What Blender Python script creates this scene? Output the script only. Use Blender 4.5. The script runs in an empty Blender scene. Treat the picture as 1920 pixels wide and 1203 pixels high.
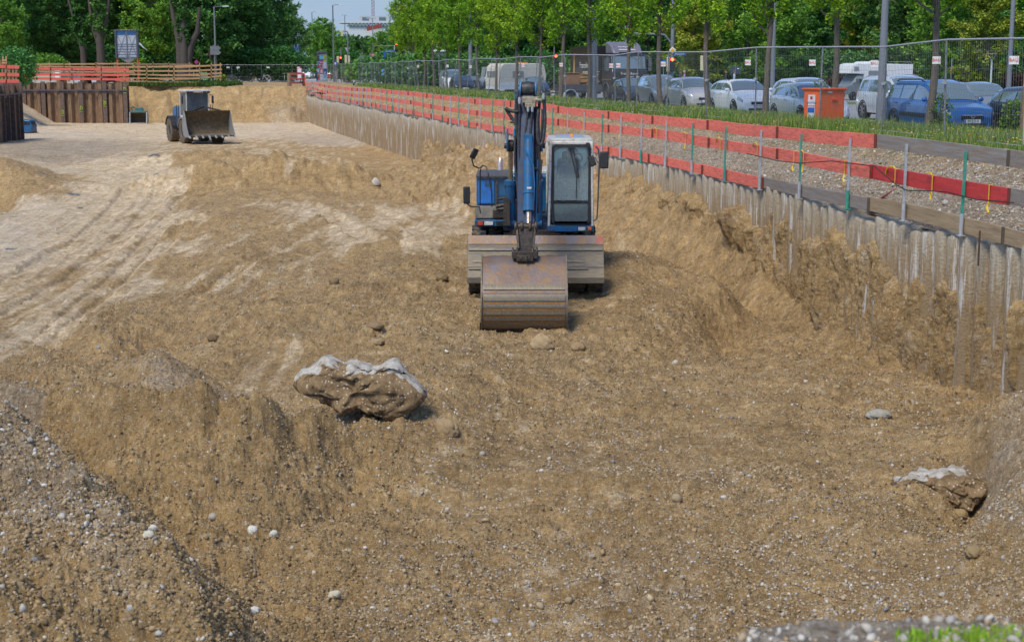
import bpy, math, random
import numpy as np
from mathutils import Vector, Matrix, Euler
R = math.radians
random.seed(7)
RNG = np.random.default_rng(11)
sc = bpy.context.scene
col = sc.collection

# ------------------------------------------------------------------ camera
FPX, HOR, CAMZ = 2840.0, 130.0, 2.0            # focal length in photo pixels, horizon row, eye height over the street
TH = math.atan((601.5 - HOR) / FPX)
cam_d = bpy.data.cameras.new('camera'); cam = bpy.data.objects.new('camera', cam_d); col.objects.link(cam)
cam.location = (0, 0, CAMZ); cam.rotation_euler = (R(90) - TH, 0, 0)
cam_d.lens = 36 * FPX / 1920; cam_d.sensor_width = 36; cam_d.clip_start = 0.1; cam_d.clip_end = 3000
cam_d.dof.use_dof = True; cam_d.dof.focus_distance = 30; cam_d.dof.aperture_fstop = 5.0
sc.camera = cam
# ------------------------------------------------------------------ light
SUN_EL, SUN_AZ = R(56), R(212)                  # bright overcast, sun high behind the camera, slightly to the left
w = bpy.data.worlds.new('World'); sc.world = w; w.use_nodes = True
nt = w.node_tree; bg = nt.nodes['Background']
sky = nt.nodes.new('ShaderNodeTexSky'); sky.sky_type = 'NISHITA'; sky.sun_disc = False
sky.sun_elevation = SUN_EL; sky.sun_rotation = SUN_AZ; sky.dust_density = 0.0; sky.air_density = 0.8; sky.ozone_density = 2.5; sky.altitude = 3000
nt.links.new(sky.outputs[0], bg.inputs['Color']); bg.inputs['Strength'].default_value = 0.115
sl = bpy.data.lights.new('sun', 'SUN'); sl.energy = 1.5; sl.angle = R(22); sl.color = (1.0, 0.93, 0.80)
so = bpy.data.objects.new('sun', sl); col.objects.link(so)
sd = Vector((math.sin(SUN_AZ) * math.cos(SUN_EL), math.cos(SUN_AZ) * math.cos(SUN_EL), math.sin(SUN_EL)))
so.rotation_euler = sd.to_track_quat('Z', 'Y').to_euler(); so.location = (0, -20, 40)
sc.view_settings.view_transform = 'Standard'; sc.view_settings.look = 'None'
sc.view_settings.exposure = 1.27; sc.view_settings.gamma = 1.0
sc.cycles.max_bounces = 6; sc.cycles.transparent_max_bounces = 12; sc.cycles.diffuse_bounces = 3
sc.cycles.use_denoising = True

# ------------------------------------------------------------------ photo measuring helpers
def ray(x, y):
    c = (x - 960) / FPX; v = (601.5 - y) / FPX
    return c, math.cos(TH) + v * math.sin(TH), -math.sin(TH) + v * math.cos(TH)
def G(x, y, z):                                 # ground point at height z
    a, b, c = ray(x, y); k = (z - CAMZ) / c
    return Vector((a * k, b * k, z))
def P(x, y, Y):                                 # point at distance Y
    a, b, c = ray(x, y); k = Y / b
    return Vector((a * k, Y, CAMZ + c * k))
def ss(a, b, x):
    t = np.clip((x - a) / (b - a), 0, 1); return t * t * (3 - 2 * t)

# ------------------------------------------------------------------ noise (numpy)
def vnoise(x, y, seed=0):
    xi = np.floor(x).astype(np.int64); yi = np.floor(y).astype(np.int64)
    fx = x - xi; fy = y - yi; fx = fx * fx * fx * (fx * (fx * 6 - 15) + 10); fy = fy * fy * fy * (fy * (fy * 6 - 15) + 10)
    def h(a, b):
        n = (a * 374761393 + b * 668265263 + seed * 974634777) & 0xffffffff
        n = ((n ^ (n >> 13)) * 1274126177) & 0xffffffff
        return ((n ^ (n >> 16)) & 0xffff) / 32767.5 - 1.0
    a = h(xi, yi); b = h(xi + 1, yi); c = h(xi, yi + 1); d = h(xi + 1, yi + 1)
    return (a * (1 - fx) + b * fx) * (1 - fy) + (c * (1 - fx) + d * fx) * fy
def fbm(x, y, seed=0, o=4, g=0.5):
    s = 0; a = 1.0; n = 0
    for i in range(o):
        s = s + a * vnoise(x * 2.03 ** i + 17.3 * i, y * 2.03 ** i - 9.1 * i, seed + i); n += a; a *= g
    return s / n

# ------------------------------------------------------------------ materials
MATS = {}
def new_mat(name):
    m = bpy.data.materials.new(name); m.use_nodes = True
    return m, m.node_tree, m.node_tree.nodes['Principled BSDF']
def N(nt, kind, **kw):
    n = nt.nodes.new('ShaderNode' + kind)
    for k, v in kw.items():
        if k in n.inputs: n.inputs[k].default_value = v
        else: setattr(n, k, v)
    return n
def ramp(nt, src, stops):
    r = nt.nodes.new('ShaderNodeValToRGB'); e = r.color_ramp.elements
    while len(e) < len(stops): e.new(0.5)
    for i, (p, c) in enumerate(stops):
        e[i].position = p; e[i].color = (*c, 1) if len(c) == 3 else c
    nt.links.new(src, r.inputs[0]); return r.outputs[0]
def mixc(nt, fac, a, b, mode='MIX'):
    m = nt.nodes.new('ShaderNodeMix'); m.data_type = 'RGBA'; m.blend_type = mode
    for s, i in ((fac, 0), (a, 6), (b, 7)):
        if isinstance(s, bpy.types.NodeSocket): nt.links.new(s, m.inputs[i])
        elif i == 0: m.inputs[0].default_value = s
        else: m.inputs[i].default_value = (*s, 1)
    return m.outputs[2]
def mat(name, c, rough=0.6, metal=0.0, dirt=None, amt=0.4, scale=3.0, bump=0.0, bscale=30.0, coat=0.0, c2=None, stretch=None, spec=None):
    """paint / wood / metal with worn, dirty patches"""
    if name in MATS: return MATS[name]
    m, nt, b = new_mat(name); MATS[name] = m
    tc = N(nt, 'TexCoord').outputs['Object']
    oi = N(nt, 'ObjectInfo').outputs['Random']
    v = nt.nodes.new('ShaderNodeVectorMath'); v.operation = 'ADD'; nt.links.new(tc, v.inputs[0]); nt.links.new(oi, v.inputs[1])
    tc = v.outputs[0]
    if stretch:
        mp = N(nt, 'Mapping'); mp.inputs['Scale'].default_value = stretch; nt.links.new(tc, mp.inputs[0]); tc = mp.outputs[0]
    n1 = N(nt, 'TexNoise', Scale=scale, Detail=6.0, Roughness=0.6); nt.links.new(tc, n1.inputs['Vector'])
    col_ = mixc(nt, ramp(nt, n1.outputs[0], [(0.3, (0, 0, 0)), (0.7, (1, 1, 1))]), c, c2 or tuple(x * 0.8 for x in c))
    if dirt:
        n2 = N(nt, 'TexNoise', Scale=scale * 2.7, Detail=8.0, Roughness=0.7); nt.links.new(tc, n2.inputs['Vector'])
        col_ = mixc(nt, ramp(nt, n2.outputs[0], [(0.62 - amt * 0.35, (0, 0, 0)), (0.8 - amt * 0.2, (1, 1, 1))]), col_, dirt)
    nt.links.new(col_, b.inputs['Base Color'])
    b.inputs['Roughness'].default_value = rough; b.inputs['Metallic'].default_value = metal
    b.inputs['Coat Weight'].default_value = coat
    if spec is not None: b.inputs['Specular IOR Level'].default_value = spec
    if bump:
        n3 = N(nt, 'TexNoise', Scale=bscale, Detail=4.0); nt.links.new(tc, n3.inputs['Vector'])
        bp = N(nt, 'Bump', Strength=bump, Distance=0.02); nt.links.new(n3.outputs[0], bp.inputs['Height']); nt.links.new(bp.outputs[0], b.inputs['Normal'])
    return m
def glow(name, c, e):
    if name in MATS: return MATS[name]
    m, nt, b = new_mat(name); MATS[name] = m
    b.inputs['Base Color'].default_value = (*c, 1); b.inputs['Emission Color'].default_value = (*c, 1); b.inputs['Emission Strength'].default_value = e
    return m
def glass(name, c=(0.75, 0.85, 0.85), alpha=0.35, rough=0.05):
    if name in MATS: return MATS[name]
    m, nt, b = new_mat(name); MATS[name] = m
    tr = N(nt, 'BsdfTransparent', Color=(*c, 1)); gl = N(nt, 'BsdfGlossy', Roughness=rough, Color=(1, 1, 1, 1))
    fr = N(nt, 'Fresnel', IOR=1.5); df = N(nt, 'BsdfDiffuse', Color=(0.5, 0.62, 0.68, 1))  # pale blue diffuse layer stands in for sky mirrored in the panes
    m1 = N(nt, 'MixShader'); m1.inputs[0].default_value = alpha * 0.35; nt.links.new(tr.outputs[0], m1.inputs[1]); nt.links.new(df.outputs[0], m1.inputs[2])
    m2 = N(nt, 'MixShader'); nt.links.new(fr.outputs[0], m2.inputs[0]); nt.links.new(m1.outputs[0], m2.inputs[1]); nt.links.new(gl.outputs[0], m2.inputs[2])
    nt.links.new(m2.outputs[0], nt.nodes['Material Output'].inputs[0])
    return m

# ------------------------------------------------------------------ mesh building
class MB:
    def __init__(s): s.v = []; s.f = []; s.mi = []; s.T = Matrix.Identity(4)
    def _add(s, vs, fs, m=0):
        o = len(s.v); s.v += [tuple(s.T @ Vector(p)) for p in vs]
        s.f += [tuple(o + i for i in f) for f in fs]; s.mi += [m] * len(fs); return s
    def box(s, c, d, m=0, rot=None, tx=1.0, ty=1.0):
        """centre, full sizes; tx, ty taper the top"""
        x, y, z = d[0] / 2, d[1] / 2, d[2] / 2
        vs = [(-x, -y, -z), (x, -y, -z), (x, y, -z), (-x, y, -z), (-x * tx, -y * ty, z), (x * tx, -y * ty, z), (x * tx, y * ty, z), (-x * tx, y * ty, z)]
        M_ = Euler(rot).to_matrix() if rot else None
        vs = [Vector(c) + ((M_ @ Vector(p)) if M_ else Vector(p)) for p in vs]
        return s._add(vs, [(0, 3, 2, 1), (4, 5, 6, 7), (0, 1, 5, 4), (1, 2, 6, 5), (2, 3, 7, 6), (3, 0, 4, 7)], m)
    def bar(s, a, b, wd, hg, m=0, up=(0, 0, 1)):
        """rectangular bar from a to b"""
        a, b = Vector(a), Vector(b); d = (b - a).normalized(); u = Vector(up)
        if abs(d.dot(u)) > 0.98: u = Vector((0, 1, 0))
        r = d.cross(u).normalized() * wd / 2; u2 = r.normalized().cross(d).normalized() * hg / 2
        vs = [a - r - u2, a + r - u2, a + r + u2, a - r + u2, b - r - u2, b + r - u2, b + r + u2, b - r + u2]
        return s._add(vs, [(0, 1, 2, 3), (7, 6, 5, 4), (0, 4, 5, 1), (1, 5, 6, 2), (2, 6, 7, 3), (3, 7, 4, 0)], m)
    def tube(s, pts, r, n=8, m=0, cap=True):
        pts = [Vector(p) for p in pts]; rs = r if isinstance(r, (list, tuple)) else [r] * len(pts)
        vs = []; pu = None
        for i, p in enumerate(pts):
            d = (pts[min(i + 1, len(pts) - 1)] - pts[max(i - 1, 0)]).normalized()
            u = pu if pu is not None else (Vector((0, 0, 1)) if abs(d.z) < 0.9 else Vector((1, 0, 0)))
            u = (u - d * u.dot(d)).normalized(); pu = u; q = d.cross(u)
            vs += [p + (u * math.cos(2 * math.pi * k / n) + q * math.sin(2 * math.pi * k / n)) * rs[i] for k in range(n)]
        fs = [(i * n + k, i * n + (k + 1) % n, (i + 1) * n + (k + 1) % n, (i + 1) * n + k) for i in range(len(pts) - 1) for k in range(n)]
        if cap: fs += [tuple(range(n))[::-1], tuple((len(pts) - 1) * n + k for k in range(n))]
        return s._add(vs, fs, m)
    def prism(s, prof, a, b, axis='X', m=0):
        """closed 2D profile extruded from a to b along axis; profile = the two other coordinates"""
        def q(p, t): return {'X': (t, p[0], p[1]), 'Y': (p[0], t, p[1]), 'Z': (p[0], p[1], t)}[axis]
        n = len(prof); vs = [q(p, a) for p in prof] + [q(p, b) for p in prof]
        return s._add(vs, [tuple(range(n))[::-1], tuple(range(n, 2 * n))] + [(i, (i + 1) % n, n + (i + 1) % n, n + i) for i in range(n)], m)
    def lathe(s, prof, c=(0, 0, 0), axis='Z', n=24, m=0):
        """prof: (radius, along)"""
        vs = []; c = Vector(c)
        for r, t in prof:
            for k in range(n):
                a = 2 * math.pi * k / n; x, y = r * math.cos(a), r * math.sin(a)
                vs.append(c + Vector({'Z': (x, y, t), 'X': (t, x, y), 'Y': (x, t, y)}[axis]))
        fs = [(i * n + k, i * n + (k + 1) % n, (i + 1) * n + (k + 1) % n, (i + 1) * n + k) for i in range(len(prof) - 1) for k in range(n)]
        fs += [tuple(range(n))[::-1], tuple((len(prof) - 1) * n + k for k in range(n))]
        return s._add(vs, fs, m)
    def grid(s, P_, nu, nv, m=0):
        """P_: list nu*nv of points"""
        return s._add(P_, [(i * nv + j, i * nv + j + 1, (i + 1) * nv + j + 1, (i + 1) * nv + j) for i in range(nu - 1) for j in range(nv - 1)], m)
    def ball(s, c, r, n=10, m=0, sc_=(1, 1, 1)):
        pr = [(max(1e-4, math.sin(math.pi * i / n)) * r, -math.cos(math.pi * i / n) * r) for i in range(n + 1)]
        vs = []
        for rr, t in pr:
            for k in range(n): a = 2 * math.pi * k / n; vs.append((c[0] + rr * math.cos(a) * sc_[0], c[1] + rr * math.sin(a) * sc_[1], c[2] + t * sc_[2]))
        return s._add(vs, [(i * n + k, i * n + (k + 1) % n, (i + 1) * n + (k + 1) % n, (i + 1) * n + k) for i in range(n) for k in range(n)], m)
    def build(s, name, mats, parent=None, smooth=35, bevel=0.0, solid=0.0):
        me = bpy.data.meshes.new(name); me.from_pydata(s.v, [], s.f); me.update()
        for m in (mats if isinstance(mats, (list, tuple)) else [mats]): me.materials.append(m)
        if any(s.mi): me.polygons.foreach_set('material_index', s.mi)
        if smooth:
            me.polygons.foreach_set('use_smooth', [True] * len(me.polygons)); me.set_sharp_from_angle(angle=R(smooth))
        o = bpy.data.objects.new(name, me); col.objects.link(o)
        if parent is not None: o.parent = parent
        if solid:
            q = o.modifiers.new('solid', 'SOLIDIFY'); q.thickness = solid; q.offset = 0
        if bevel:
            q = o.modifiers.new('bevel', 'BEVEL'); q.width = bevel; q.segments = 2; q.limit_method = 'ANGLE'; q.angle_limit = R(40); q.harden_normals = False
        return o
def npmesh(name, V, F, mats, parent=None, attr=None, smooth=True, colors=None):
    """V (n,3), F (m,k) arrays; attr: dict name -> (n,) floats per point"""
    me = bpy.data.meshes.new(name); V = np.asarray(V, np.float32); F = np.asarray(F, np.int32)
    me.vertices.add(len(V)); me.vertices.foreach_set('co', V.ravel())
    k = F.shape[1]; me.loops.add(F.size); me.loops.foreach_set('vertex_index', F.ravel())
    me.polygons.add(len(F)); me.polygons.foreach_set('loop_start', np.arange(0, F.size, k, dtype=np.int32))
    me.polygons.foreach_set('use_smooth', np.full(len(F), smooth))
    me.update(calc_edges=True)
    for a, d in (attr or {}).items():
        at = me.attributes.new(a, 'FLOAT', 'POINT'); at.data.foreach_set('value', np.asarray(d, np.float32))
    if colors is not None:
        at = me.attributes.new('tint', 'FLOAT_COLOR', 'POINT'); at.data.foreach_set('color', np.c_[colors, np.ones(len(V))].astype(np.float32).ravel())
    for m in (mats if isinstance(mats, (list, tuple)) else [mats]): me.materials.append(m)
    o = bpy.data.objects.new(name, me); col.objects.link(o)
    if parent is not None: o.parent = parent
    return o
def tag(o, label=None, cat=None, group=None, kind=None):
    if label: o['label'] = label
    if cat: o['category'] = cat
    if group: o['group'] = group
    if kind: o['kind'] = kind
    return o
def thing(name, label, cat, loc=(0, 0, 0), rz=0.0, group=None):
    o = bpy.data.objects.new(name, None); col.objects.link(o); o.location = loc; o.rotation_euler = (0, 0, rz); o.empty_display_size = 0.3
    return tag(o, label, cat, group)
KIDS = {}
def dup(root, loc, rz=None, label=None, group=None, scale=None):
    def cp(o, par):
        c = o.copy(); col.objects.link(c)
        if par is not None: c.parent = par
        for ch in [x for x in o.children]: cp(ch, c)
        return c
    c = cp(root, None); c.location = loc
    if rz is not None: c.rotation_euler = (0, 0, rz)
    if label: c['label'] = label
    if group: c['group'] = group
    if scale: c.scale = (scale, scale, scale)
    return c
LM = [(590, 'the advertising column'), (626, 'the tall lamp post'), (653, 'the hooked signal mast'), (679, 'the round grey sign'), (700, 'the give way sign'), (725, 'the blue arrow boards'), (761, 'the slim lamp pole'), (785, 'the pale concrete block'), (827, 'the info tower'), (866, 'the black car by the vans'), (884, 'the dark hatchback'), (925, 'the white box van'), (968, 'the caravan'), (1003, 'the dark blue small car'), (1058, 'the worker with the helmet'), (1084, 'the wood trailer'), (1114, 'the thick lamp pole'), (1178, 'the truck cab'), (1237, 'the grey sport utility car'), (1299, 'the champagne car'), (1392, 'the white car'), (1449, 'the pole behind the straight trunk'), (1510, 'the silver hatchback'), (1568, 'the orange cabinet'), (1634, 'the camper van'), (1690, 'the silver people carrier'), (1762, 'the blue estate car'), (1859, 'the flat park lamp'), (1900, 'the black hatchback')]
USED = set()
def place(desc, x, verb='above'):
    for dx, nm in sorted((abs(x - a), n) for a, n in LM):
        a = [q for q, n in LM if n == nm][0]; side = '' if dx < 9 else ('left of ' if x < a else 'right of ')
        lb = f'{desc} {(verb + " ") if not side else side}{nm}'
        if lb not in USED: USED.add(lb); return lb
    return desc
def text(s, size, name, material, parent, loc, rot, ext=0.002, align='CENTER', sx=1.0):
    cu = bpy.data.curves.new(name, 'FONT'); cu.body = s; cu.size = size; cu.extrude = ext; cu.align_x = align; cu.align_y = 'CENTER'; cu.resolution_u = 2
    t = bpy.data.objects.new(name, cu); col.objects.link(t)
    dg = bpy.context.evaluated_depsgraph_get(); me = bpy.data.meshes.new_from_object(t.evaluated_get(dg))
    bpy.data.objects.remove(t); me.name = name; me.materials.clear(); me.materials.append(material)
    o = bpy.data.objects.new(name, me); col.objects.link(o); o.parent = parent; o.location = loc; o.rotation_euler = rot; o.scale = (sx, 1, 1)
    return o

# ================================================================== PIT TERRAIN
FLOOR = -2.7
# line of the bored pile wall, traced along its top edge (z = -0.46)
WT = [(2060, 509), (1920, 476), (1855, 461), (1798, 445), (1638, 411), (1508, 377), (1400, 350), (1300, 328), (1144, 294.5), (947, 252), (840, 232), (740, 216), (700, 208), (650, 198), (600, 188), (570, 181)]
WZ = -0.46
_w = np.array([tuple(G(x, y, WZ)) for x, y in WT])
_k = np.linspace(0, 150, 400); _x = np.interp(_k, _w[:, 1], _w[:, 0])
_x[_k < _w[0, 1]] = _w[0, 0] - 0.17 * (_k[_k < _w[0, 1]] - _w[0, 1])
for _ in range(60): _x[1:-1] = (_x[:-2] + 2 * _x[1:-1] + _x[2:]) / 4
def wallx(Y): return np.interp(Y, _k, _x)
WALL_END = 139.0
# ground heights: photo x, y, depth below the eye
CP = [(0,400,4.7),(150,400,4.7),(300,400,4.68),(0,480,4.7),(200,500,4.7),(0,560,4.72),(60,620,4.72),(0,650,4.72),(100,300,4.7),(250,300,4.7),(150,245,4.7),(300,240,4.7),(450,240,4.7),(560,240,4.7),
 (200,232,4.7),(100,240,4.7),(350,268,4.7),(420,270,4.7),(-100,340,4.2),(-150,500,4.6),(-200,700,4.5),
 (20,300,4.05),(90,285,4.45),(150,285,4.6),(40,345,4.15),(110,335,4.55),(0,365,4.5),(0,330,3.9),(190,297,4.68),
 (400,295,4.42),(350,325,4.6),(360,380,4.55),(345,450,4.6),(330,520,4.6),(420,400,4.3),(500,300,4.6),(600,300,4.6),(680,300,4.7),(640,345,4.6),(560,345,4.45),(450,350,4.35),
 (420,470,4.3),(520,400,4.25),(620,430,4.25),(720,420,4.25),(560,500,4.25),(700,500,4.15),(780,462,4.0),(690,365,4.6),(820,460,4.15),(860,500,4.15),
 (885,548,4.14),(1000,560,4.14),(1100,548,4.14),(950,622,4.31),(1040,624,4.28),(1000,645,4.34),(1130,500,3.88),(1180,495,3.8),(1230,540,4.12),(1180,560,4.1),(1300,600,4.5),(1240,490,4.2),(1350,560,4.3),
 (250,620,4.55),(180,640,4.5),(100,690,4.5),(400,620,4.5),(300,690,4.6),(550,620,4.4),(700,600,4.3),(800,560,4.2),(640,560,4.3),(800,640,4.25),(860,700,4.3),(760,660,4.3),
 (0,690,4.7),(150,680,4.75),(300,700,4.75),(450,705,4.7),(560,700,4.6),(100,800,4.8),(300,800,4.8),(500,800,4.75),(600,790,4.6),(650,790,4.4),(740,790,4.35),(840,790,4.4),(650,880,4.7),(750,950,4.78),(100,1000,4.85),(400,1000,4.85),(800,1100,4.9),(500,1150,4.9),(200,1200,4.9),
 (900,900,4.72),(1000,800,4.68),(1000,720,4.55),(1100,720,4.6),(1200,700,4.7),(1250,760,4.75),(1050,900,4.7),(1040,945,4.78),(1200,930,4.75),(1400,900,4.8),(1400,750,4.75),(1500,700,4.75),(1640,760,4.7),(1700,720,4.7),(1830,780,4.65),(1560,850,4.8),(1750,860,4.6),(1850,870,4.5),(1760,935,4.82),(1840,910,4.7),(1900,900,4.3),(1920,980,4.25),(1700,1000,4.8),(1500,1050,4.85),(1900,1100,4.5),(2050,1000,4.0),(2050,1150,4.2),
 (1300,1100,4.9),(1100,1100,4.95),(950,1150,4.95),(1600,1180,4.9),(1200,1300,5.0),(800,1300,5.0),(1700,1300,4.9),(400,1350,4.7),(0,1400,4.0)]
def to_ab(X, Y): return X / Y * 2.6, np.log(Y)
CP += [(1150,462,4.6),(1200,482,4.75),(1250,505,4.75),(1300,530,4.75),(1400,585,4.8),(1450,612,4.8),(1500,640,4.8),(1620,690,4.8),(1720,725,4.7),(1350,620,4.8),(1450,680,4.8)]
_g = [tuple(G(x, y, CAMZ - d)) for x, y, d in CP]
_g = np.array(_g)
_a, _b = to_ab(_g[:, 0], _g[:, 1])
def _phi(r): return np.sqrt(r * r + 0.0009)
_r = np.hypot(_a[:, None] - _a, _b[:, None] - _b)
_A = _phi(_r); _sol = np.linalg.solve(_A + 1e-3 * np.eye(len(_a)), _g[:, 2] - FLOOR)
def base_h(X, Y):
    a, b = to_ab(X, Y); out = np.zeros_like(a)
    for i in range(len(_a)): out += _sol[i] * _phi(np.hypot(a - _a[i], b - _b[i]))
    return FLOOR + np.clip(out, -0.5, 1.9)
# surface kinds: photo x, y, pale, grey, clods
ZN = [(150,240,1,.3,0),(300,245,1,.25,0),(450,240,1,.4,0),(560,235,.9,.5,0),(650,265,.5,.8,.1),(100,250,.9,.7,0),(200,300,1,.2,0),(120,320,.8,.3,0),(250,330,1,.1,0),(300,310,.9,.1,0),(320,345,1,.05,0),(200,360,1,.2,0),(60,390,1,.5,0),(0,440,1,.6,0),(30,470,1,.5,0),(130,420,1,.3,0),(280,380,.9,.1,0),(300,430,.85,.05,0),(325,420,.95,0,0),
 (250,420,.6,0,.1),(150,460,.75,.1,.1),(200,490,.55,0,.1),(260,500,.6,0,.1),(100,540,.6,0,.1),(180,560,.5,0,.1),(30,600,.6,0,.1),(270,540,.55,0,.1),(0,640,.5,0,.1),(130,590,.6,0,.1),(320,470,.6,0,.1),
 (100,280,.15,.7,.3),(150,275,.2,.8,.3),(20,300,0,.1,.5),(50,340,0,.05,.6),(100,330,.05,.05,.5),(0,370,0,.1,.5),(180,295,.1,.7,.4),
 (400,290,-.4,0,.5),(420,300,-.4,0,.5),(480,345,-.5,0,.5),(560,350,-.5,0,.5),(620,358,-.4,0,.5),(350,300,0,.05,.4),(350,370,0,0,.5),(345,430,0,0,.5),(330,500,0,0,.5),(300,560,0,0,.6),(230,590,0,0,.6),(440,350,0,0,.6),(420,330,0,0,.6),(600,345,0,0,.6),(680,320,0,0,.6),(700,290,.05,0,.5),
 (500,290,.5,0,.1),(560,285,.35,0,.3),(480,315,.5,0,.1),(540,310,.35,0,.2),(620,285,.3,0,.3),(450,310,.3,0,.3),(640,310,.2,0,.4),
 (400,420,.15,.1,.5),(450,400,.15,0,.4),(560,380,.35,0,.3),(600,400,.75,0,0),(640,430,.7,0,0),(670,455,.65,0,.1),(720,400,.7,0,0),(770,430,.7,0,0),(800,455,.6,0,.1),(680,400,.2,.15,.4),(720,440,.2,.15,.4),(560,430,.2,.1,.4),
 (420,480,.15,.15,.5),(500,470,.2,.15,.5),(580,470,.35,0,.2),(540,500,.2,.05,.4),(450,530,.15,.1,.5),(700,480,.15,.1,.5),(850,470,.1,.15,.5),(800,500,.05,.05,.7),(640,520,.1,.05,.6),
 (200,640,0,.05,.7),(100,690,0,.05,.7),(300,620,0,.05,.7),(450,620,0,.05,.7),(600,620,.05,.05,.6),(700,560,.05,.05,.6),(850,600,.05,.05,.6),(480,710,.4,0,.2),(430,690,.05,.05,.6),(700,640,.1,0,.6),(850,700,.05,0,.6),
 (60,730,.05,.9,.5),(150,728,0,.5,.5),(240,722,0,.35,.5),(320,735,.1,.8,.5),(430,742,0,.6,.5),(520,755,.1,.3,.5),(20,770,0,.9,.6),
 (150,800,0,0,1),(250,850,0,0,1),(400,820,0,0,1),(550,880,0,0,1),(350,950,0,0,1),(500,1000,0,0,1),(650,1000,0,0,1),(400,1100,0,0,1),(600,1130,0,.05,1),(700,900,0,0,.9),(100,800,0,0,1),
 (10,850,0,1,.8),(70,900,0,1,.8),(100,960,0,.9,.8),(30,940,0,.9,.8),(180,1010,0,.9,.8),(230,1040,0,.6,.8),(20,1020,0,.1,1),(100,1100,0,0,1),(200,1150,0,.05,1),(50,1180,0,0,1),(300,1180,0,0,1),
 (780,1000,0,.05,.8),(760,1100,.05,.25,.7),(900,1080,.1,.15,.7),(900,880,.35,0,.3),(870,905,.6,0,.1),(950,900,.4,0,.2),(1050,880,.4,0,.1),(1150,900,.35,0,.2),(1080,930,.35,0,.2),(1000,980,0,.05,.8),(1150,1000,.1,.25,.7),(1000,800,.08,.05,.6),(1100,780,.05,.05,.6),
 (950,1150,.3,.1,.4),(1050,1100,.35,.1,.3),(1150,1130,.3,.3,.4),(1250,1120,.3,.3,.5),(1350,1050,.1,.2,.6),(1500,1080,.2,.15,.4),(1650,1080,.2,.15,.4),(1600,1000,.05,.05,.7),(1450,950,.1,.05,.6),(1350,880,.3,0,.3),(1250,850,.2,.05,.4),(1500,860,.05,0,.6),(1300,750,.05,.05,.6),(1200,650,.05,0,.7),(1300,600,0,0,.7),(1150,550,.05,0,.5),(1250,520,0,0,.7),
 (1550,750,.05,.1,.7),(1700,760,.05,.1,.7),(1650,850,.05,0,.5),(1800,840,0,0,.8),(1750,950,.05,.05,.7),(1880,880,.05,.5,.7),(1900,950,.05,.5,.7),(1850,1050,.05,.15,.7),(1780,1130,.2,.2,.4)]
def zn_pos():
    global ZP
    ZP = [on(x, y) for x, y, *_ in ZN]
def zones(X, Y):
    a, b = to_ab(X, Y)
    a = a + .35 / (Y + 5) * 2.6 * fbm(X * .9, Y * .9, 5, 5, .6); b = b + 1.0 / (Y + 5) * fbm(X * .8, Y * .8, 9, 5, .6)
    W = 1e-9; S = [0, 0, 0]
    for (x, y, p, g_, c), q in zip(ZN, ZP):
        p = p * (.35 if y > 840 else 1); g_ = g_ * (.5 if y > 700 and x < 650 else .8)
        qa, qb = to_ab(q.x, q.y)
        wt = 1 / (((a - qa) ** 2 + ((b - qb) * 0.8) ** 2) + 4e-5) ** 2
        W = W + wt
        for i, t in enumerate((p, g_, c)): S[i] = S[i] + wt * t
    return [np.clip(s / W, 0, 1) for s in S]
def ramp_at_wall(X, Y):
    """soil left leaning against the pile wall"""
    t = wallx(Y) - X
    H = np.interp(Y, [0, 18, 21, 26, 29, 31, 34, 38, 45, 55, 60, 63, 66, 70, 150], [.15, .12, .1, .12, .3, .75, 1.25, 1.65, 1.85, 1.8, 1.75, 1.5, .35, .2, .1])
    Wd = np.interp(Y, [0, 20, 24, 28, 31, 35, 42, 50, 58, 64, 68, 150], [.5, .45, .4, .5, .8, 1.2, 2.6, 5.0, 5.6, 4.6, 1.5, 1.2])
    n = 1 + 0.25 * fbm(X * .9, Y * .35, 31, 4) + .12 * fbm(X * 4, Y * 1.2, 33, 3)
    s = np.clip(1 - t / (Wd * n), 0, 1)
    return H * s ** np.interp(Y, [30, 40, 50], [1.1, 1.1, .85]) * (1 + 0.1 * fbm(X * 1.5, Y * 1.1, 77, 3))
CR = [(-260,715,3.8),(-100,712,3.7),(0,716,3.62),(60,722,3.7),(100,728,3.72),(155,722,3.62),(210,720,3.52),(260,738,3.68),(300,744,3.68),(340,732,3.58),(370,730,3.52),(410,748,3.7),(440,748,3.66),(470,738,3.6),(510,755,3.75),(550,778,3.95),(600,765,3.95),(640,790,4.15),(700,810,4.3),(780,835,4.45),(840,860,4.62),(900,900,4.95)]
_c = np.array([tuple(G(x, y, CAMZ - d)) for x, y, d in CR])
def seg(X, Y, tr):
    """distance to and length along a track given in photo pixels"""
    p = [G(x, y, FLOOR + d) for x, y, d in tr]; best = np.full(np.shape(X), 1e9); al = np.zeros(np.shape(X)); s0 = 0
    for a, b in zip(p, p[1:]):
        dx, dy = b.x - a.x, b.y - a.y; L_ = math.hypot(dx, dy); t = np.clip(((X - a.x) * dx + (Y - a.y) * dy) / L_ ** 2, 0, 1); d = np.hypot(X - a.x - t * dx, Y - a.y - t * dy)
        al = np.where(d < best, s0 + t * L_, al); best = np.minimum(best, d); s0 += L_
    return best, al
TRK = [[(540,366,.35),(600,395,.4),(650,430,.4),(700,466,.4)],[(655,368,.35),(720,400,.4),(770,428,.4),(822,462,.45)],[(470,300,.1),(530,312,.1),(560,335,.2),(545,352,.3)],[(560,290,.1),(640,300,.1),(700,330,.1)],
       [(60,655,0),(190,555,0),(290,450,0),(345,380,0)],[(-10,610,0),(140,520,0),(250,430,0),(310,360,0)],[(110,640,0),(240,540,0),(330,440,0)],[(0,540,0),(150,450,0),(240,370,0)],[(380,560,.2),(470,500,.3),(560,470,.4)],[(870,905,0),(1000,925,0),(1150,935,0),(1320,930,0)],[(900,1160,-.2),(1100,1120,-.2),(1300,1100,-.2)]]
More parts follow.
